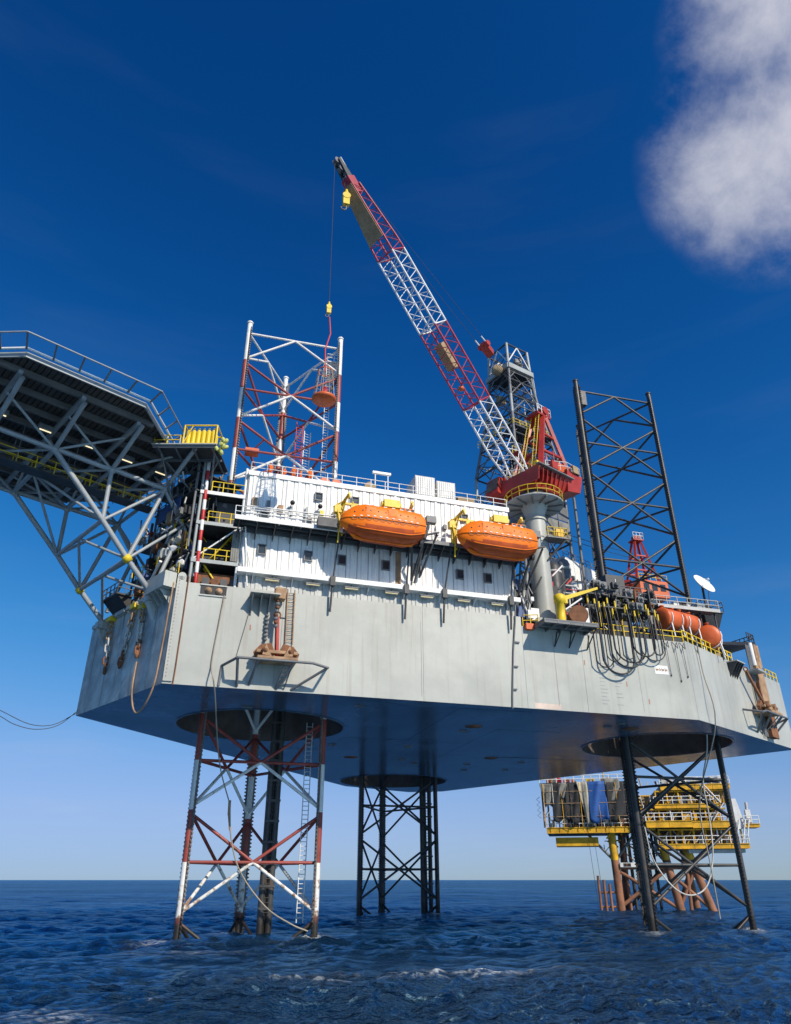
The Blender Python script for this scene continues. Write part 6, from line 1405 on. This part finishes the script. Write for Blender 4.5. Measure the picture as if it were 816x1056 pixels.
# ------------------------------------------------------------------ dish tower and deck house behind it
ds = thing('dish_tower', (28.2, -7.6, ZD), 'lattice stand with railing carrying the white satellite dish', 'stand')
for dx, dy in ((-.7, -.7), (.7, -.7), (.7, .7), (-.7, .7)): tube(ds, 'post', (28.2+dx, -7.6+dy, ZD), (28.2+dx, -7.6+dy, 33.1), .10, 'dark_steel', 8)
b = MB(); b.box((26.7, 29.6), (-9.0, -6.2), (33.0, 33.2)); b.obj('floor', 'dark_steel', ds)
b = MB(); b.hexa([(27.4, -8.4, 31.3), (29.0, -8.4, 31.3), (29.0, -6.8, 31.3), (27.4, -6.8, 31.3), (26.8, -8.9, 33.0), (29.5, -8.9, 33.0), (29.5, -6.3, 33.0), (26.8, -6.3, 33.0)]); b.obj('cone', 'soot_steel', ds)
railing(ds, [(26.7, -6.2, 33.2), (26.7, -9.0, 33.2), (29.6, -9.0, 33.2), (29.6, -6.2, 33.2)], 1.2, 'mid_steel', .9, .05)
sd_ = thing('satellite_dish', (28.2, -7.6, 33.2), 'white round satellite dish tilted on a dark post', 'dish')
DX = Vector((.25, -.85, .50)).normalized(); dc = Vector((28.3, -8.0, 36.9))
b = MB(); b.lathe(dc-DX*.1, [(0.0, 0), (.6, .04), (1.1, .16), (1.5, .36), (1.52, .33), (1.1, .10), (.6, -.03), (0, -.06)], 32, axis=DX); b.obj('reflector', 'white_paint', sd_)
tube(sd_, 'mast', (28.2, -7.8, 33.2), dc-DX*.2, .14, 'dark_steel', 8)
for a_ in (0, 2.1, 4.2):
    s1 = DX.orthogonal().normalized(); s2 = DX.cross(s1); tube(sd_, 'feed_strut', dc+(s1*math.cos(a_)+s2*math.sin(a_))*1.3+DX*.15, dc+DX*.9, .025, 'white_paint', 5)
b = MB(); b.lathe(dc+DX*.8, [(.08, 0), (.14, .05), (.14, .25), (0, .28)], 8, axis=DX); b.obj('feed_horn', 'white_paint', sd_)
wm = thing('wind_sensor_mast', (30.2, -6.5, 33.0), 'thin mast with wind sensor beside the satellite dish', 'mast')
tube(wm, 'pole', (29.5, -6.6, 33.2), (30.0, -6.9, 37.6), .05, 'dark_steel', 6)
b = MB(); b.lathe((30.0, -6.9, 37.6), [(0, -.2), (.25, 0), (.2, .25), (0, .3)], 8); b.obj('sensor', 'white_paint', wm)
gh = thing('grey_gallery', (24, -3, ZD), 'grey railed gallery deck around the foot of the dark leg', 'gallery')
b = MB(); b.box((19.0, 27.2), (-11.2, -9.6), (32.3, 32.45)); b.obj('floor', 'mid_steel', gh)
b = MB(); b.box((19.0, 27.2), (-11.25, -11.2), (32.1, 32.5)); b.obj('fascia', 'grey_wall', gh)
railing(gh, [(19.0, -11.1, 32.45), (27.2, -11.1, 32.45)], 1.1, 'grey_wall', 1.3, .05)
railing(gh, [(19.0, -9.7, 32.45), (27.2, -9.7, 32.45)], 1.1, 'grey_wall', 1.3, .05)
for x in (19.2, 22, 25, 27): tube(gh, 'post', (x, -10.4, ZD), (x, -10.4, 32.3), .10, 'dark_steel', 8)
b = MB(); b.box((14.2, 16.6), (-9.0, 4.0), (ZD+.02, 36.4)); b.obj('leg_house', 'dark_steel', gh)
rs = random.Random(33)
for i in range(26):
    x = rs.uniform(20, 26); y = rs.uniform(-10.6, -10.2); z_ = rs.choice([32.46, ZD+.02, ZD+.02]); s_ = rs.uniform(.4, 1.1)
    b = MB(); b.box((x, x+s_), (y, y+.7), (z_, z_+s_*.8)); b.obj('equipment_box', rs.choice(['mid_steel', 'dark_steel', 'soot_steel', 'white_paint', 'tan', 'grey_paint']), gh)
cm = thing('lamp_post', STERN(7.0, -2, ZD), 'dark bracketed post with white dome lamp by the orange tanks', 'lamp post')
b = MB(); b.prism([STERN(4.8, -2, 27), STERN(6.4, -2, 27), STERN(8.2, -2, 31.3), STERN(6.0, -2, 31.3)], STERN.n.to_3d()*-1.4); b.obj('bracket', 'soot_steel', cm)
tube(cm, 'pole', STERN(8.0, -2.4, 31.3), STERN(8.3, -2.4, 33.2), .07, 'grey_paint', 6)
railing(cm, [STERN(6.0, -2.1, 31.3), STERN(8.2, -2.1, 31.3)], 1.0, 'grey_paint', .9, .04)
b = MB(); b.lathe(STERN(8.3, -2.4, 33.2), [(.28, 0), (.34, .3), (.2, .55), (0, .6)], 12); b.obj('lamp', 'white_paint', cm)
# ------------------------------------------------------------------ stern canopy and rusty column
sc_ = thing('stern_canopy', STERN(18, -1.5, ZD), 'dark flat canopy on posts over the stern beside the rusty column', 'canopy')
b = MB(); b.hexa([STERN(10.5, -4.2, 28.6), STERN(10.5, -.4, 28.9), STERN(19.5, .5, 30.4), STERN(21, -4.2, 30.4), STERN(10.5, -4.2, 28.9), STERN(10.5, -.4, 29.2), STERN(19.5, .5, 30.9), STERN(21, -4.2, 30.9)]); b.obj('roof', 'soot_steel', sc_)
for a_ in (12, 15, 20.5): tube(sc_, 'post', STERN(a_, -3.8, ZD), STERN(a_, -3.8, 29), .12, 'dark_steel', 8)
b = MB(); b.fbox(STERN, (11, 20), (-4.0, -1.8), (ZD+.02, 28.5)); b.obj('store', 'soot_steel', sc_)
railing(sc_, [STERN(17.5, .4, 30.8), STERN(19.6, .4, 30.9), STERN(21, -4, 30.9)], .9, 'dark_steel', .7, .06)
rc = thing('rusty_column', STERN(18.5, .5, 19.3), 'tall rust-streaked fender column on the stern plates', 'column')
b = MB(); b.fbox(STERN, (17.3, 19.4), (.05, .7), (22.8, 28.2)); b.obj('column_plate', 'rust_pale', rc)
b = MB(); b.fbox(STERN, (17.5, 19.5), (.05, .75), (19.2, 21.9)); b.obj('lower_plate', 'rust', rc)
for i, a_ in enumerate((17.5, 18.5, 19.3)): tube(rc, 'standpipe', STERN(a_, .5, 27.5), STERN(a_, .5, 30.3), .28, 'rust_pale' if i else 'white_paint', 12)
for a_ in (16.5, 16.85, 17.2): tube(rc, 'side_pipe', STERN(a_, .3, 19.2), STERN(a_, .3, 30.0), .09, 'mid_steel', 8)
b = MB(); b.fbox(STERN, (15.2, 17.4), (.05, 1.6), (26.4, 26.6)); b.obj('step', 'grey_paint', rc)
b = MB(); b.fbox(STERN, (16.9, 17.2), (.05, .75), (23.9, 25.4)); b.obj('rub_pad', 'rust', rc)
fb = thing('fin_bracket', STERN(11.5, .4, 25.2), 'grey flared fin bracket below the stern railing', 'bracket')
for i, a_ in enumerate((10.4, 11.0, 11.6, 12.2)):
    b = MB(); b.prism([STERN(a_, .04, 26.6), STERN(a_, 1.2, 26.6), STERN(a_+.08, .04, 25.0)], STERN.d.to_3d()*.09); b.obj('fin', 'dark_steel', fb)
b = MB(); b.fbox(STERN, (10.2, 12.5), (.04, 1.25), (26.6, 26.72)); b.obj('shelf', 'hull_grey', fb)

# ------------------------------------------------------------------ second crane, deck house and tanks behind the dark leg
C2 = Vector((34.0, 12.0))
cr2 = thing('second_crane', (C2.x, C2.y, ZD), 'red crane with orange cabin and tripod gantry behind the dark leg', 'crane')
b = MB(); b.lathe((C2.x, C2.y, 0), [(1.2, ZD), (1.2, 41.2), (1.7, 42.2)], 20); b.obj('pedestal', 'hull_grey', cr2)
b = MB(); b.box((C2.x-2.2, C2.x+2.6), (C2.y-2.4, C2.y+2.4), (42.2, 44.8)); b.obj('cabin', 'orange_tank', cr2)
for x in (-1.6, -.2, 1.2):
    b = MB(); b.box((C2.x+x, C2.x+x+.9), (C2.y-2.45, C2.y-2.4), (43.2, 44.3)); b.obj('cabin_window', 'glass', cr2)
for dx, dy in ((-2.0, -1.5), (2.0, -1.5), (2.0, 1.5), (-2.0, 1.5)):
    beam(cr2, 'gantry_leg', (C2.x+dx, C2.y+dy, 44.8), (C2.x+dx*.25, C2.y+dy*.25, 52.4), .34, .34, 'crane_red')
for z_, f in ((47.0, .72), (49.6, .48)):
    q = [(C2.x+sx*2.0*f, C2.y+sy*1.5*f, z_) for sx, sy in ((-1, -1), (1, -1), (1, 1), (-1, 1))]
    for i in range(4): beam(cr2, 'gantry_tie', q[i], q[(i+1) % 4], .2, .2, 'crane_red')
b = MB(); b.box((C2.x-.9, C2.x+.9), (C2.y-.8, C2.y+.8), (52.3, 52.5)); b.box((C2.x-.5, C2.x+.5), (C2.y-.4, C2.y+.4), (52.5, 53.2)); b.obj('gantry_top', 'crane_red', cr2)
railing(cr2, [(C2.x-.9, C2.y-.8, 52.5), (C2.x+.9, C2.y-.8, 52.5), (C2.x+.9, C2.y+.8, 52.5)], 1.1, 'white_paint', .6, .05)
railing(cr2, [(C2.x-2.2, C2.y-2.4, 44.8), (C2.x+2.6, C2.y-2.4, 44.8)], 1.0, 'safety_yellow', .9, .05)
beam(cr2, 'jib', (C2.x-2, C2.y, 45), (C2.x-15, C2.y+12, 47.5), 1.0, .9, 'crane_red')
DF = Frame((17.8, 6.2), (10.6, 5.9))
dh = thing('deck_house', DF(5, -2, 27), 'cream panelled deck house behind the dark leg', 'building')
b = MB(); b.fbox(DF, (0, 13.5), (-5, -.1), (ZD+.02, 45.6)); b.obj('core', 'grey_wall', dh)
wall_of_panels(DF, 0, 13.5, -.1, 34, 39.8, 2.2, 'white_wall', dh, 0)
wall_of_panels(DF, 0, 13.5, -.1, 40.0, 45.4, 2.2, 'white_wall', dh, 0)
railing(dh, [DF(0, -.2, 45.6), DF(13.5, -.2, 45.6)], 1.1, 'mid_steel', 1.5, .05)
rs = random.Random(77)
for i in range(38):
    a_ = rs.uniform(-1.5, 12); z_ = rs.uniform(34, 44); l = rs.uniform(1, 4)
    if rs.random() < .5: tube(dh, 'pipe', DF(a_, .2+rs.uniform(0, .8), z_), DF(a_+l*rs.choice([0, 1, .7]), .2+rs.uniform(0, .8), z_-l*rs.choice([0, .6, 1])), rs.uniform(.05, .14), rs.choice(['mid_steel', 'dark_steel', 'grey_wall', 'white_paint', 'rust']), 8)
    else:
        b = MB(); b.fbox(DF, (a_, a_+rs.uniform(.3, 1.0)), (0.02, .5), (z_, z_+rs.uniform(.3, 1.0))); b.obj('wall_box', rs.choice(['mid_steel', 'dark_steel', 'grey_wall', 'tan', 'rust']), dh)
for i, (x, y, r, z1) in enumerate(((13.2, 1.5, 1.0, 41.8), (15.2, 2.2, .85, 42.8))):
    t = thing('silo', (x, y, ZD), ('wider' if i == 0 else 'narrower taller')+' dark grey silo behind the crane pedestal', 'silo')
    b = MB(); b.lathe((x, y, 0), [(r, ZD), (r, z1-.6), (r*.75, z1), (r*.3, z1+.3)], 18); b.obj('shell', ('dark_steel', 'mid_steel')[i], t)
    b = MB(); b.lathe((x, y, 0), [(r+.02, z1-1.4), (r+.1, z1-1.35), (r+.1, z1-1.1), (r+.02, z1-1.05)], 18); b.obj('band', 'grey_wall', t)
rw = thing('red_pipework', (10.5, -5, ZD), 'tangle of red and grey pipework between pedestal and silos', 'pipework')
b = MB(); b.box((6.0, 13.0), (-5.0, -1.0), (ZD+.02, 33.5)); b.obj('pump_house', 'dark_steel', rw)
for i in range(44):
    x, y, z_ = rs.uniform(7.0, 13.5), rs.uniform(-9, -5.2), rs.uniform(30, 36.5); l = rs.uniform(.8, 2.6); d = rs.choice([(1, 0, 0), (0, 0, -1), (.7, .1, .7), (.7, 0, -.7), (0, 0, -1)])
    tube(rw, 'pipe', (x, y, z_), (x+d[0]*l, y+d[1]*l, z_+d[2]*l), rs.uniform(.05, .13), rs.choice(['red_paint', 'crane_red', 'mid_steel', 'dark_steel', 'white_paint', 'grey_wall', 'red_paint']), 8)
for i in range(6): tube(rw, 'stanchion', (7.4+i*1.1, -7, ZD), (7.4+i*1.1, -7, 34), .09, 'mid_steel', 8)
for i in range(2):
    b = MB(); b.path(catenary((8.0, 4.0, 50.5-i*.8), (33.0, 12.0, 50.2-i*.8), .5, 12), .045, 5); tag(b.obj('antenna_wire', 'cable'), 'thin dark wire stretched between derrick and second crane', 'wire', 'wires between derrick and second crane')
tube(der, 'standpipe', dp(4.75, 36, 1)+Vector((.8, -1.2, 0)), dp(4.75, 60, 1)+Vector((.8, -1.2, 0)), .22, 'mid_steel', 8)

# ------------------------------------------------------------------ production platform beyond
pf = thing('production_platform', (52, 50, 0), 'yellow production platform on rusty legs with draped tarpaulins beyond the rig', 'platform')
PFm = Frame((31.6, 51.4), (0.88, -0.47))
def prow(a0, a1, o0, o1, z, m='platform_yellow', th=.9, rail=True):
    n = max(1, round((a1-a0)/3.2)); w = (a1-a0)/n
    b = MB(); b.fbox(PFm, (a0, a1), (o0, o1-.2), (z+.05, z+th-.05)); b.obj('deck', 'dark_steel', pf)
    for i in range(n):
        b = MB(); b.fbox(PFm, (a0+i*w+.03, a0+(i+1)*w-.03), (o1-.2, o1), (z, z+th)); b.fbox(PFm, (a0+i*w+.03, a0+(i+1)*w-.03), (o1, o1+.12), (z+th-.12, z+th)); b.fbox(PFm, (a0+i*w+.03, a0+(i+1)*w-.03), (o1, o1+.12), (z, z+.12)); b.obj('deck_beam', m, pf)
    if rail: railing(pf, [PFm(a0, o1, z+th), PFm(a1, o1, z+th)], 1.2, 'white_paint', 1.5, .07)
rs = random.Random(4)
# left wing
prow(1.6, 16.0, -11, 0, 11.9, th=1.0)
prow(1.0, 16.5, -11, 0.3, 19.9, 'dark_steel', .45)
b = MB(); b.fbox(PFm, (3.0, 10.4), (-7, -1.2), (9.9, 11.3)); b.obj('under_box', 'platform_yellow', pf)
for a_ in (1.3, 2.2, 4.6, 8, 11.4, 14, 16): tube(pf, 'post', PFm(a_, -.3, 12.9), PFm(a_, -.3, 20), .16, 'rust_pale' if a_ < 3 else 'dark_steel', 8)
b = MB(); b.fbox(PFm, (5, 16), (-10, -3), (12.9, 19.7)); b.obj('module', 'soot_steel', pf)
b = MB(); b.path([PFm(.2, -.5, 14.5+i*.45) if i % 2 else PFm(.8, -.5, 14.5+i*.45) for i in range(9)], .05, 5); b.obj('cable_coil', 'mid_steel', pf)
def tarp(a0, a1, z1, z0, m, taper=0.0, sway=0.0, k=0):
    b = MB(); nx, nz = 14, 12; vs = []
    for j in range(nz+1):
        v = j/nz
        for i in range(nx+1):
            u = i/nx; a_ = a0+(a1-a0)*(.5+(u-.5)*(1-.5*taper*v))+sway*v; o_ = .5+.12*k+.16*math.sin(u*7+v*5+a0)+.05*math.sin(u*17+v*9+a0*3)+.45*v*(1-v)
            vs.append(PFm(a_, o_, z1-(z1-z0)*v*(.95+.05*math.sin(u*6+a0*2))))
    b.add(vs, [(j*(nx+1)+i, j*(nx+1)+i+1, (j+1)*(nx+1)+i+1, (j+1)*(nx+1)+i) for j in range(nz) for i in range(nx)], True)
    o = b.obj('tarpaulin', m, pf, fix=False); md = o.modifiers.new('thick', 'SOLIDIFY'); md.thickness = .05
for i, a in enumerate(((1.0, 3.0, 20.2, 16.2, 'tarp_grey', .5, .5), (3.0, 5.4, 20.2, 13.6, 'tarp_black', .0, 0), (4.4, 6.0, 20.3, 17.6, 'tarp_grey', .9, -.5), (5.4, 7.8, 20.3, 13.3, 'tarp_black', .0, 0), (7.6, 9.4, 20.4, 13.0, 'tarp_tan', .6, 1.0), (9.3, 12.6, 20.4, 13.4, 'tarp_blue', .0, .1), (12.5, 15.2, 20.8, 17.0, 'tarp_grey', .3, 0), (12.7, 15.8, 20.2, 13.6, 'tarp_black', .0, 0))): tarp(*a, k=i % 3)
for a_ in np.arange(1.6, 16.2, 1.6):
    tube(pf, 'frame_post', PFm(a_, .75, 12.9), PFm(a_+rs.uniform(-.1, .1), .75, 20.2), .06, rs.choice(['platform_yellow', 'rust_pale', 'dark_steel', 'white_paint']), 6)
for z_ in (14.6, 16.8, 18.8): tube(pf, 'frame_rail', PFm(1.5, .8, z_), PFm(16, .8, z_), .05, 'rust_pale', 6)
for i in range(26):
    a_ = rs.uniform(1.5, 15.5); z_ = rs.uniform(13, 19); tube(pf, 'frame_brace', PFm(a_, .7, z_), PFm(a_+rs.uniform(-1.2, 1.2), .7, z_+rs.uniform(.4, 1.6)), .05, rs.choice(['platform_yellow', 'dark_steel', 'rust', 'white_paint']), 6)
for i in range(24):
    a_ = rs.uniform(1.2, 15); s_ = rs.uniform(.3, .9)
    b = MB(); b.fbox(PFm, (a_, a_+s_), (-3, -.6), (20.37, 20.45+s_)); b.obj('deck_cargo', rs.choice(['orange_tank', 'white_paint', 'safety_yellow', 'red_paint', 'mid_steel', 'tan']), pf)
for a_ in (9.0, 12.6): tube(pf, 'mast', PFm(a_, -1, 20.3), PFm(a_, -1, 24.0), .12, 'platform_yellow' if a_ > 10 else 'white_paint', 8)
# right wing: stacked decks, a canted bay in the middle
prow(20.2, 34.8, -10, 1.2, 9.2, th=.8)
prow(18.6, 26.2, -10, 2.2, 12.5, th=1.1)
prow(26.2, 32.6, -10, 1.6, 12.4, th=1.1)
prow(20.5, 31.4, -10, 1.4, 15.6, th=.7)
prow(16.2, 20.2, -10, 0.4, 12.2, th=.9)
prow(22.0, 33.6, -10, 0.8, 18.6, th=.9)
for z0, z1, a0, a1, o1 in ((10.0, 12.4, 20.6, 34, .6), (13.6, 15.6, 19.2, 32, 1.0), (16.3, 18.6, 21, 32.8, .4), (13.1, 18.0, 16.3, 20.4, -.6)):
    k = a0
    while k <= a1:
        tube(pf, 'post', PFm(k, o1, z0), PFm(k, o1, z1), .14, rs.choice(['platform_yellow', 'white_paint', 'platform_yellow', 'platform_yellow']), 8); k += 1.9
    b = MB(); b.fbox(PFm, (a0, a1), (-9, -2.4), (z0, z1)); b.obj('module', 'tan', pf)
    k = a0
    while k <= a1-1.9:
        if rs.random() < .6: tube(pf, 'bracing', PFm(k, o1-.3, z0), PFm(k+1.9, o1-.3, z1), .09, rs.choice(['platform_yellow', 'white_paint', 'platform_yellow']), 6)
        k += 1.9
    tube(pf, 'header', PFm(a0, o1, z1-.15), PFm(a1, o1, z1-.15), .16, 'platform_yellow', 8)
    for i in range(64):
        a_ = rs.uniform(a0, a1-1); o_ = rs.uniform(-2.3, o1-.2); s_ = rs.uniform(.25, 1.1)
        if rs.random() < .45:
            b = MB(); b.fbox(PFm, (a_, a_+s_), (o_-.5, o_), (z0, z0+min(s_*1.3, z1-z0-.1))); b.obj('equipment_box', rs.choice(['mid_steel', 'grey_wall', 'platform_yellow', 'tan', 'rust', 'dark_steel', 'platform_yellow', 'platform_yellow', 'white_paint']), pf)
        else: tube(pf, 'pipe', PFm(a_, o_, z0+rs.uniform(0, .8)), PFm(min(a1, max(a0, a_+rs.uniform(-1.8, 1.8))), o_, z0+rs.uniform(1.0, z1-z0)), rs.uniform(.05, .13), rs.choice(['white_paint', 'platform_yellow', 'mid_steel', 'platform_yellow', 'rust', 'grey_wall']), 6)
stairs(pf, PFm(29.4, 1.6, 13.5), PFm(31.6, 1.6, 16.3), (0, 1, 0), .9, 'white_paint'); stairs(pf, PFm(31.2, 1.2, 16.3), PFm(28.8, 1.2, 19.5), (0, 1, 0), .9, 'white_paint')
for i in range(18):
    a_ = rs.uniform(22.2, 32.5); s_ = rs.uniform(.4, 1.3); b = MB(); b.fbox(PFm, (a_, a_+s_*.6), (-4, 0), (19.52, 19.7+s_)); b.obj('deck_cargo', rs.choice(['white_paint', 'grey_wall', 'white_paint', 'safety_yellow']), pf)
b = MB(); b.hexa([PFm(33.4, .9, 12.2), PFm(34.9, .9, 12.2), PFm(34.9, .6, 12.2), PFm(33.4, .6, 12.2), PFm(32.6, .9, 17.0), PFm(34.0, .9, 17.0), PFm(34.0, .6, 17.0), PFm(32.6, .6, 17.0)]); b.obj('white_screen', 'white_wall', pf)
b = MB(); b.fbox(PFm, (32.4, 33.1), (.4, .6), (12.8, 17.4)); b.obj('green_screen', 'grey_wall', pf)
for a_ in (33.2, 34.2, 34.8): tube(pf, 'raker', PFm(a_-.4, 1.0, 10.0), PFm(a_+.6, 1.3, 13.6), .14, 'white_paint', 8)
prow(34.6, 37.0, -3, 1.2, 12.4, 'platform_yellow', .6)
b = MB(); b.fbox(PFm, (35.2, 36.0), (-.2, .8), (13.0, 15.2)); b.obj('equipment_box', 'white_paint', pf)
tube(pf, 'mast', PFm(35.6, .2, 15.2), PFm(35.7, .2, 16.4), .25, 'grey_wall', 8)
# jacket legs: yellow above, rust below, braces and conductors
def at_z(tp, bt, z): return PFm(bt+(tp-bt)*z/11.0, -2.0, z)
for tp, bt in ((12.8, 12.9), (20.9, 22.6), (24.6, 27.6)):
    tube(pf, 'jacket_leg', at_z(tp, bt, -4), at_z(tp, bt, 7.6), .68, 'rust_leg', 14); tube(pf, 'leg_top', at_z(tp, bt, 7.6), at_z(tp, bt, 12.2), .70, 'platform_yellow', 14)
for tp, bt in ((15, 14), (25, 26.5)):
    p = PFm(bt, -9.5, -4); q = PFm(tp, -9, 12); tube(pf, 'jacket_leg', p, q, .62, 'rust_leg', 12)
for p, q in (((12.8, -2, 6.2), (22.0, -2, .4)), ((12.9, -2, .4), (21.4, -2, 6.2)), ((21.6, -2, 5.6), (27.4, -2, .2)), ((25.8, -2, 6.0), (22.4, -2, .2)), ((12.8, -2, 6.4), (25.8, -2, 6.4)), ((21.2, -2, 7), (15, -9, .4)), ((25.5, -2, 7), (22.6, -8, -.4)), ((24.6, -2, 6.6), (24.2, -2, -1.0))):
    tube(pf, 'jacket_brace', PFm(*p), PFm(*q), .30, 'rust_leg', 10)
for i in range(11): tube(pf, 'conductor', PFm(14.6+(i % 6)*1.0, -3.2-(i//6)*1.5, -3), PFm(14.6+(i % 6)*1.0, -3.2-(i//6)*1.5, 12.2), .24, ('rust_leg', 'dark_steel', 'soot_steel')[i % 3], 10)
b = MB(); b.fbox(PFm, (13.6, 22.0), (-4, -1.2), (6.5, 7.2)); b.obj('boat_deck', 'white_paint', pf)
for i in range(12):
    a_ = rs.uniform(13.8, 21); s_ = rs.uniform(.3, .9); b = MB(); b.fbox(PFm, (a_, a_+s_), (-1.3, -1.15), (6.6, 7.1)); b.obj('deck_fitting', rs.choice(['rust', 'dark_steel', 'mid_steel']), pf)
for a_ in (9.6, 10.5, 11.4): tube(pf, 'fender_post', PFm(a_, -1.6, -2), PFm(a_, -1.6, 5.6-(a_-9)*.7), .22, 'rust_leg', 10)
tube(pf, 'fender_bar', PFm(9.4, -1.6, 2.6), PFm(12.9, -2, 2.6), .16, 'rust_leg', 8); tube(pf, 'fender_bar', PFm(9.4, -1.6, .4), PFm(12.9, -2, .4), .16, 'rust_leg', 8)
for a_ in (9.2, 10.2): tube(pf, 'guy_wire', PFm(a_-.5, -1, 11), PFm(a_, -1.5, 0), .035, 'cable', 5)
for p, q in (((8.6, -2, 11.9), (12.8, -2, 7.4)), ((17, -2, 12.2), (12.9, -2, 7.4)), ((17.6, -1, 12), (21.2, -2, 7.2)), ((29.5, -1, 9.2), (25.6, -2, 7.0))): tube(pf, 'knee_brace', PFm(*p), PFm(*q), .22, 'mid_steel', 8)
b = MB(); b.fbox(PFm, (25, 34), (-2, .8), (8.6, 9.1)); b.obj('pipe_rack', 'grey_wall', pf)
for i in range(60):
    a_ = rs.uniform(11, 24); z_ = rs.uniform(7.4, 12.0); l = rs.uniform(.8, 3.5); d = rs.choice([(1, 0), (0, 1), (.7, .7), (0, 1), (.7, -.7)])
    tube(pf, 'pipe', PFm(a_, rs.uniform(-5, -.6), z_), PFm(a_+d[0]*l, -2.2, min(12.4, z_+d[1]*l)), rs.uniform(.05, .15), rs.choice(['dark_steel', 'mid_steel', 'rust', 'platform_yellow', 'soot_steel']), 6)
for i in range(40):
    a_ = rs.uniform(2, 15.5); z_ = rs.uniform(13, 15.2); b = MB(); s_ = rs.uniform(.2, .7); b.fbox(PFm, (a_, a_+s_), (-.9, -.45), (12.95, z_)); b.obj('deck_cargo', rs.choice(['mid_steel', 'white_paint', 'rust', 'platform_yellow', 'dark_steel', 'tan']), pf)
for i in range(44):
    a_ = rs.uniform(18.5, 34); z_ = rs.choice([9.9, 13.4, 16.2, 19.4]); h_ = rs.uniform(.5, 2.2)
    tube(pf, 'stanchion', PFm(a_, rs.uniform(-1, .6), z_), PFm(a_+rs.uniform(-.6, .6), .3, z_+h_), rs.uniform(.04, .10), rs.choice(['white_paint', 'platform_yellow', 'platform_yellow', 'rust']), 6)
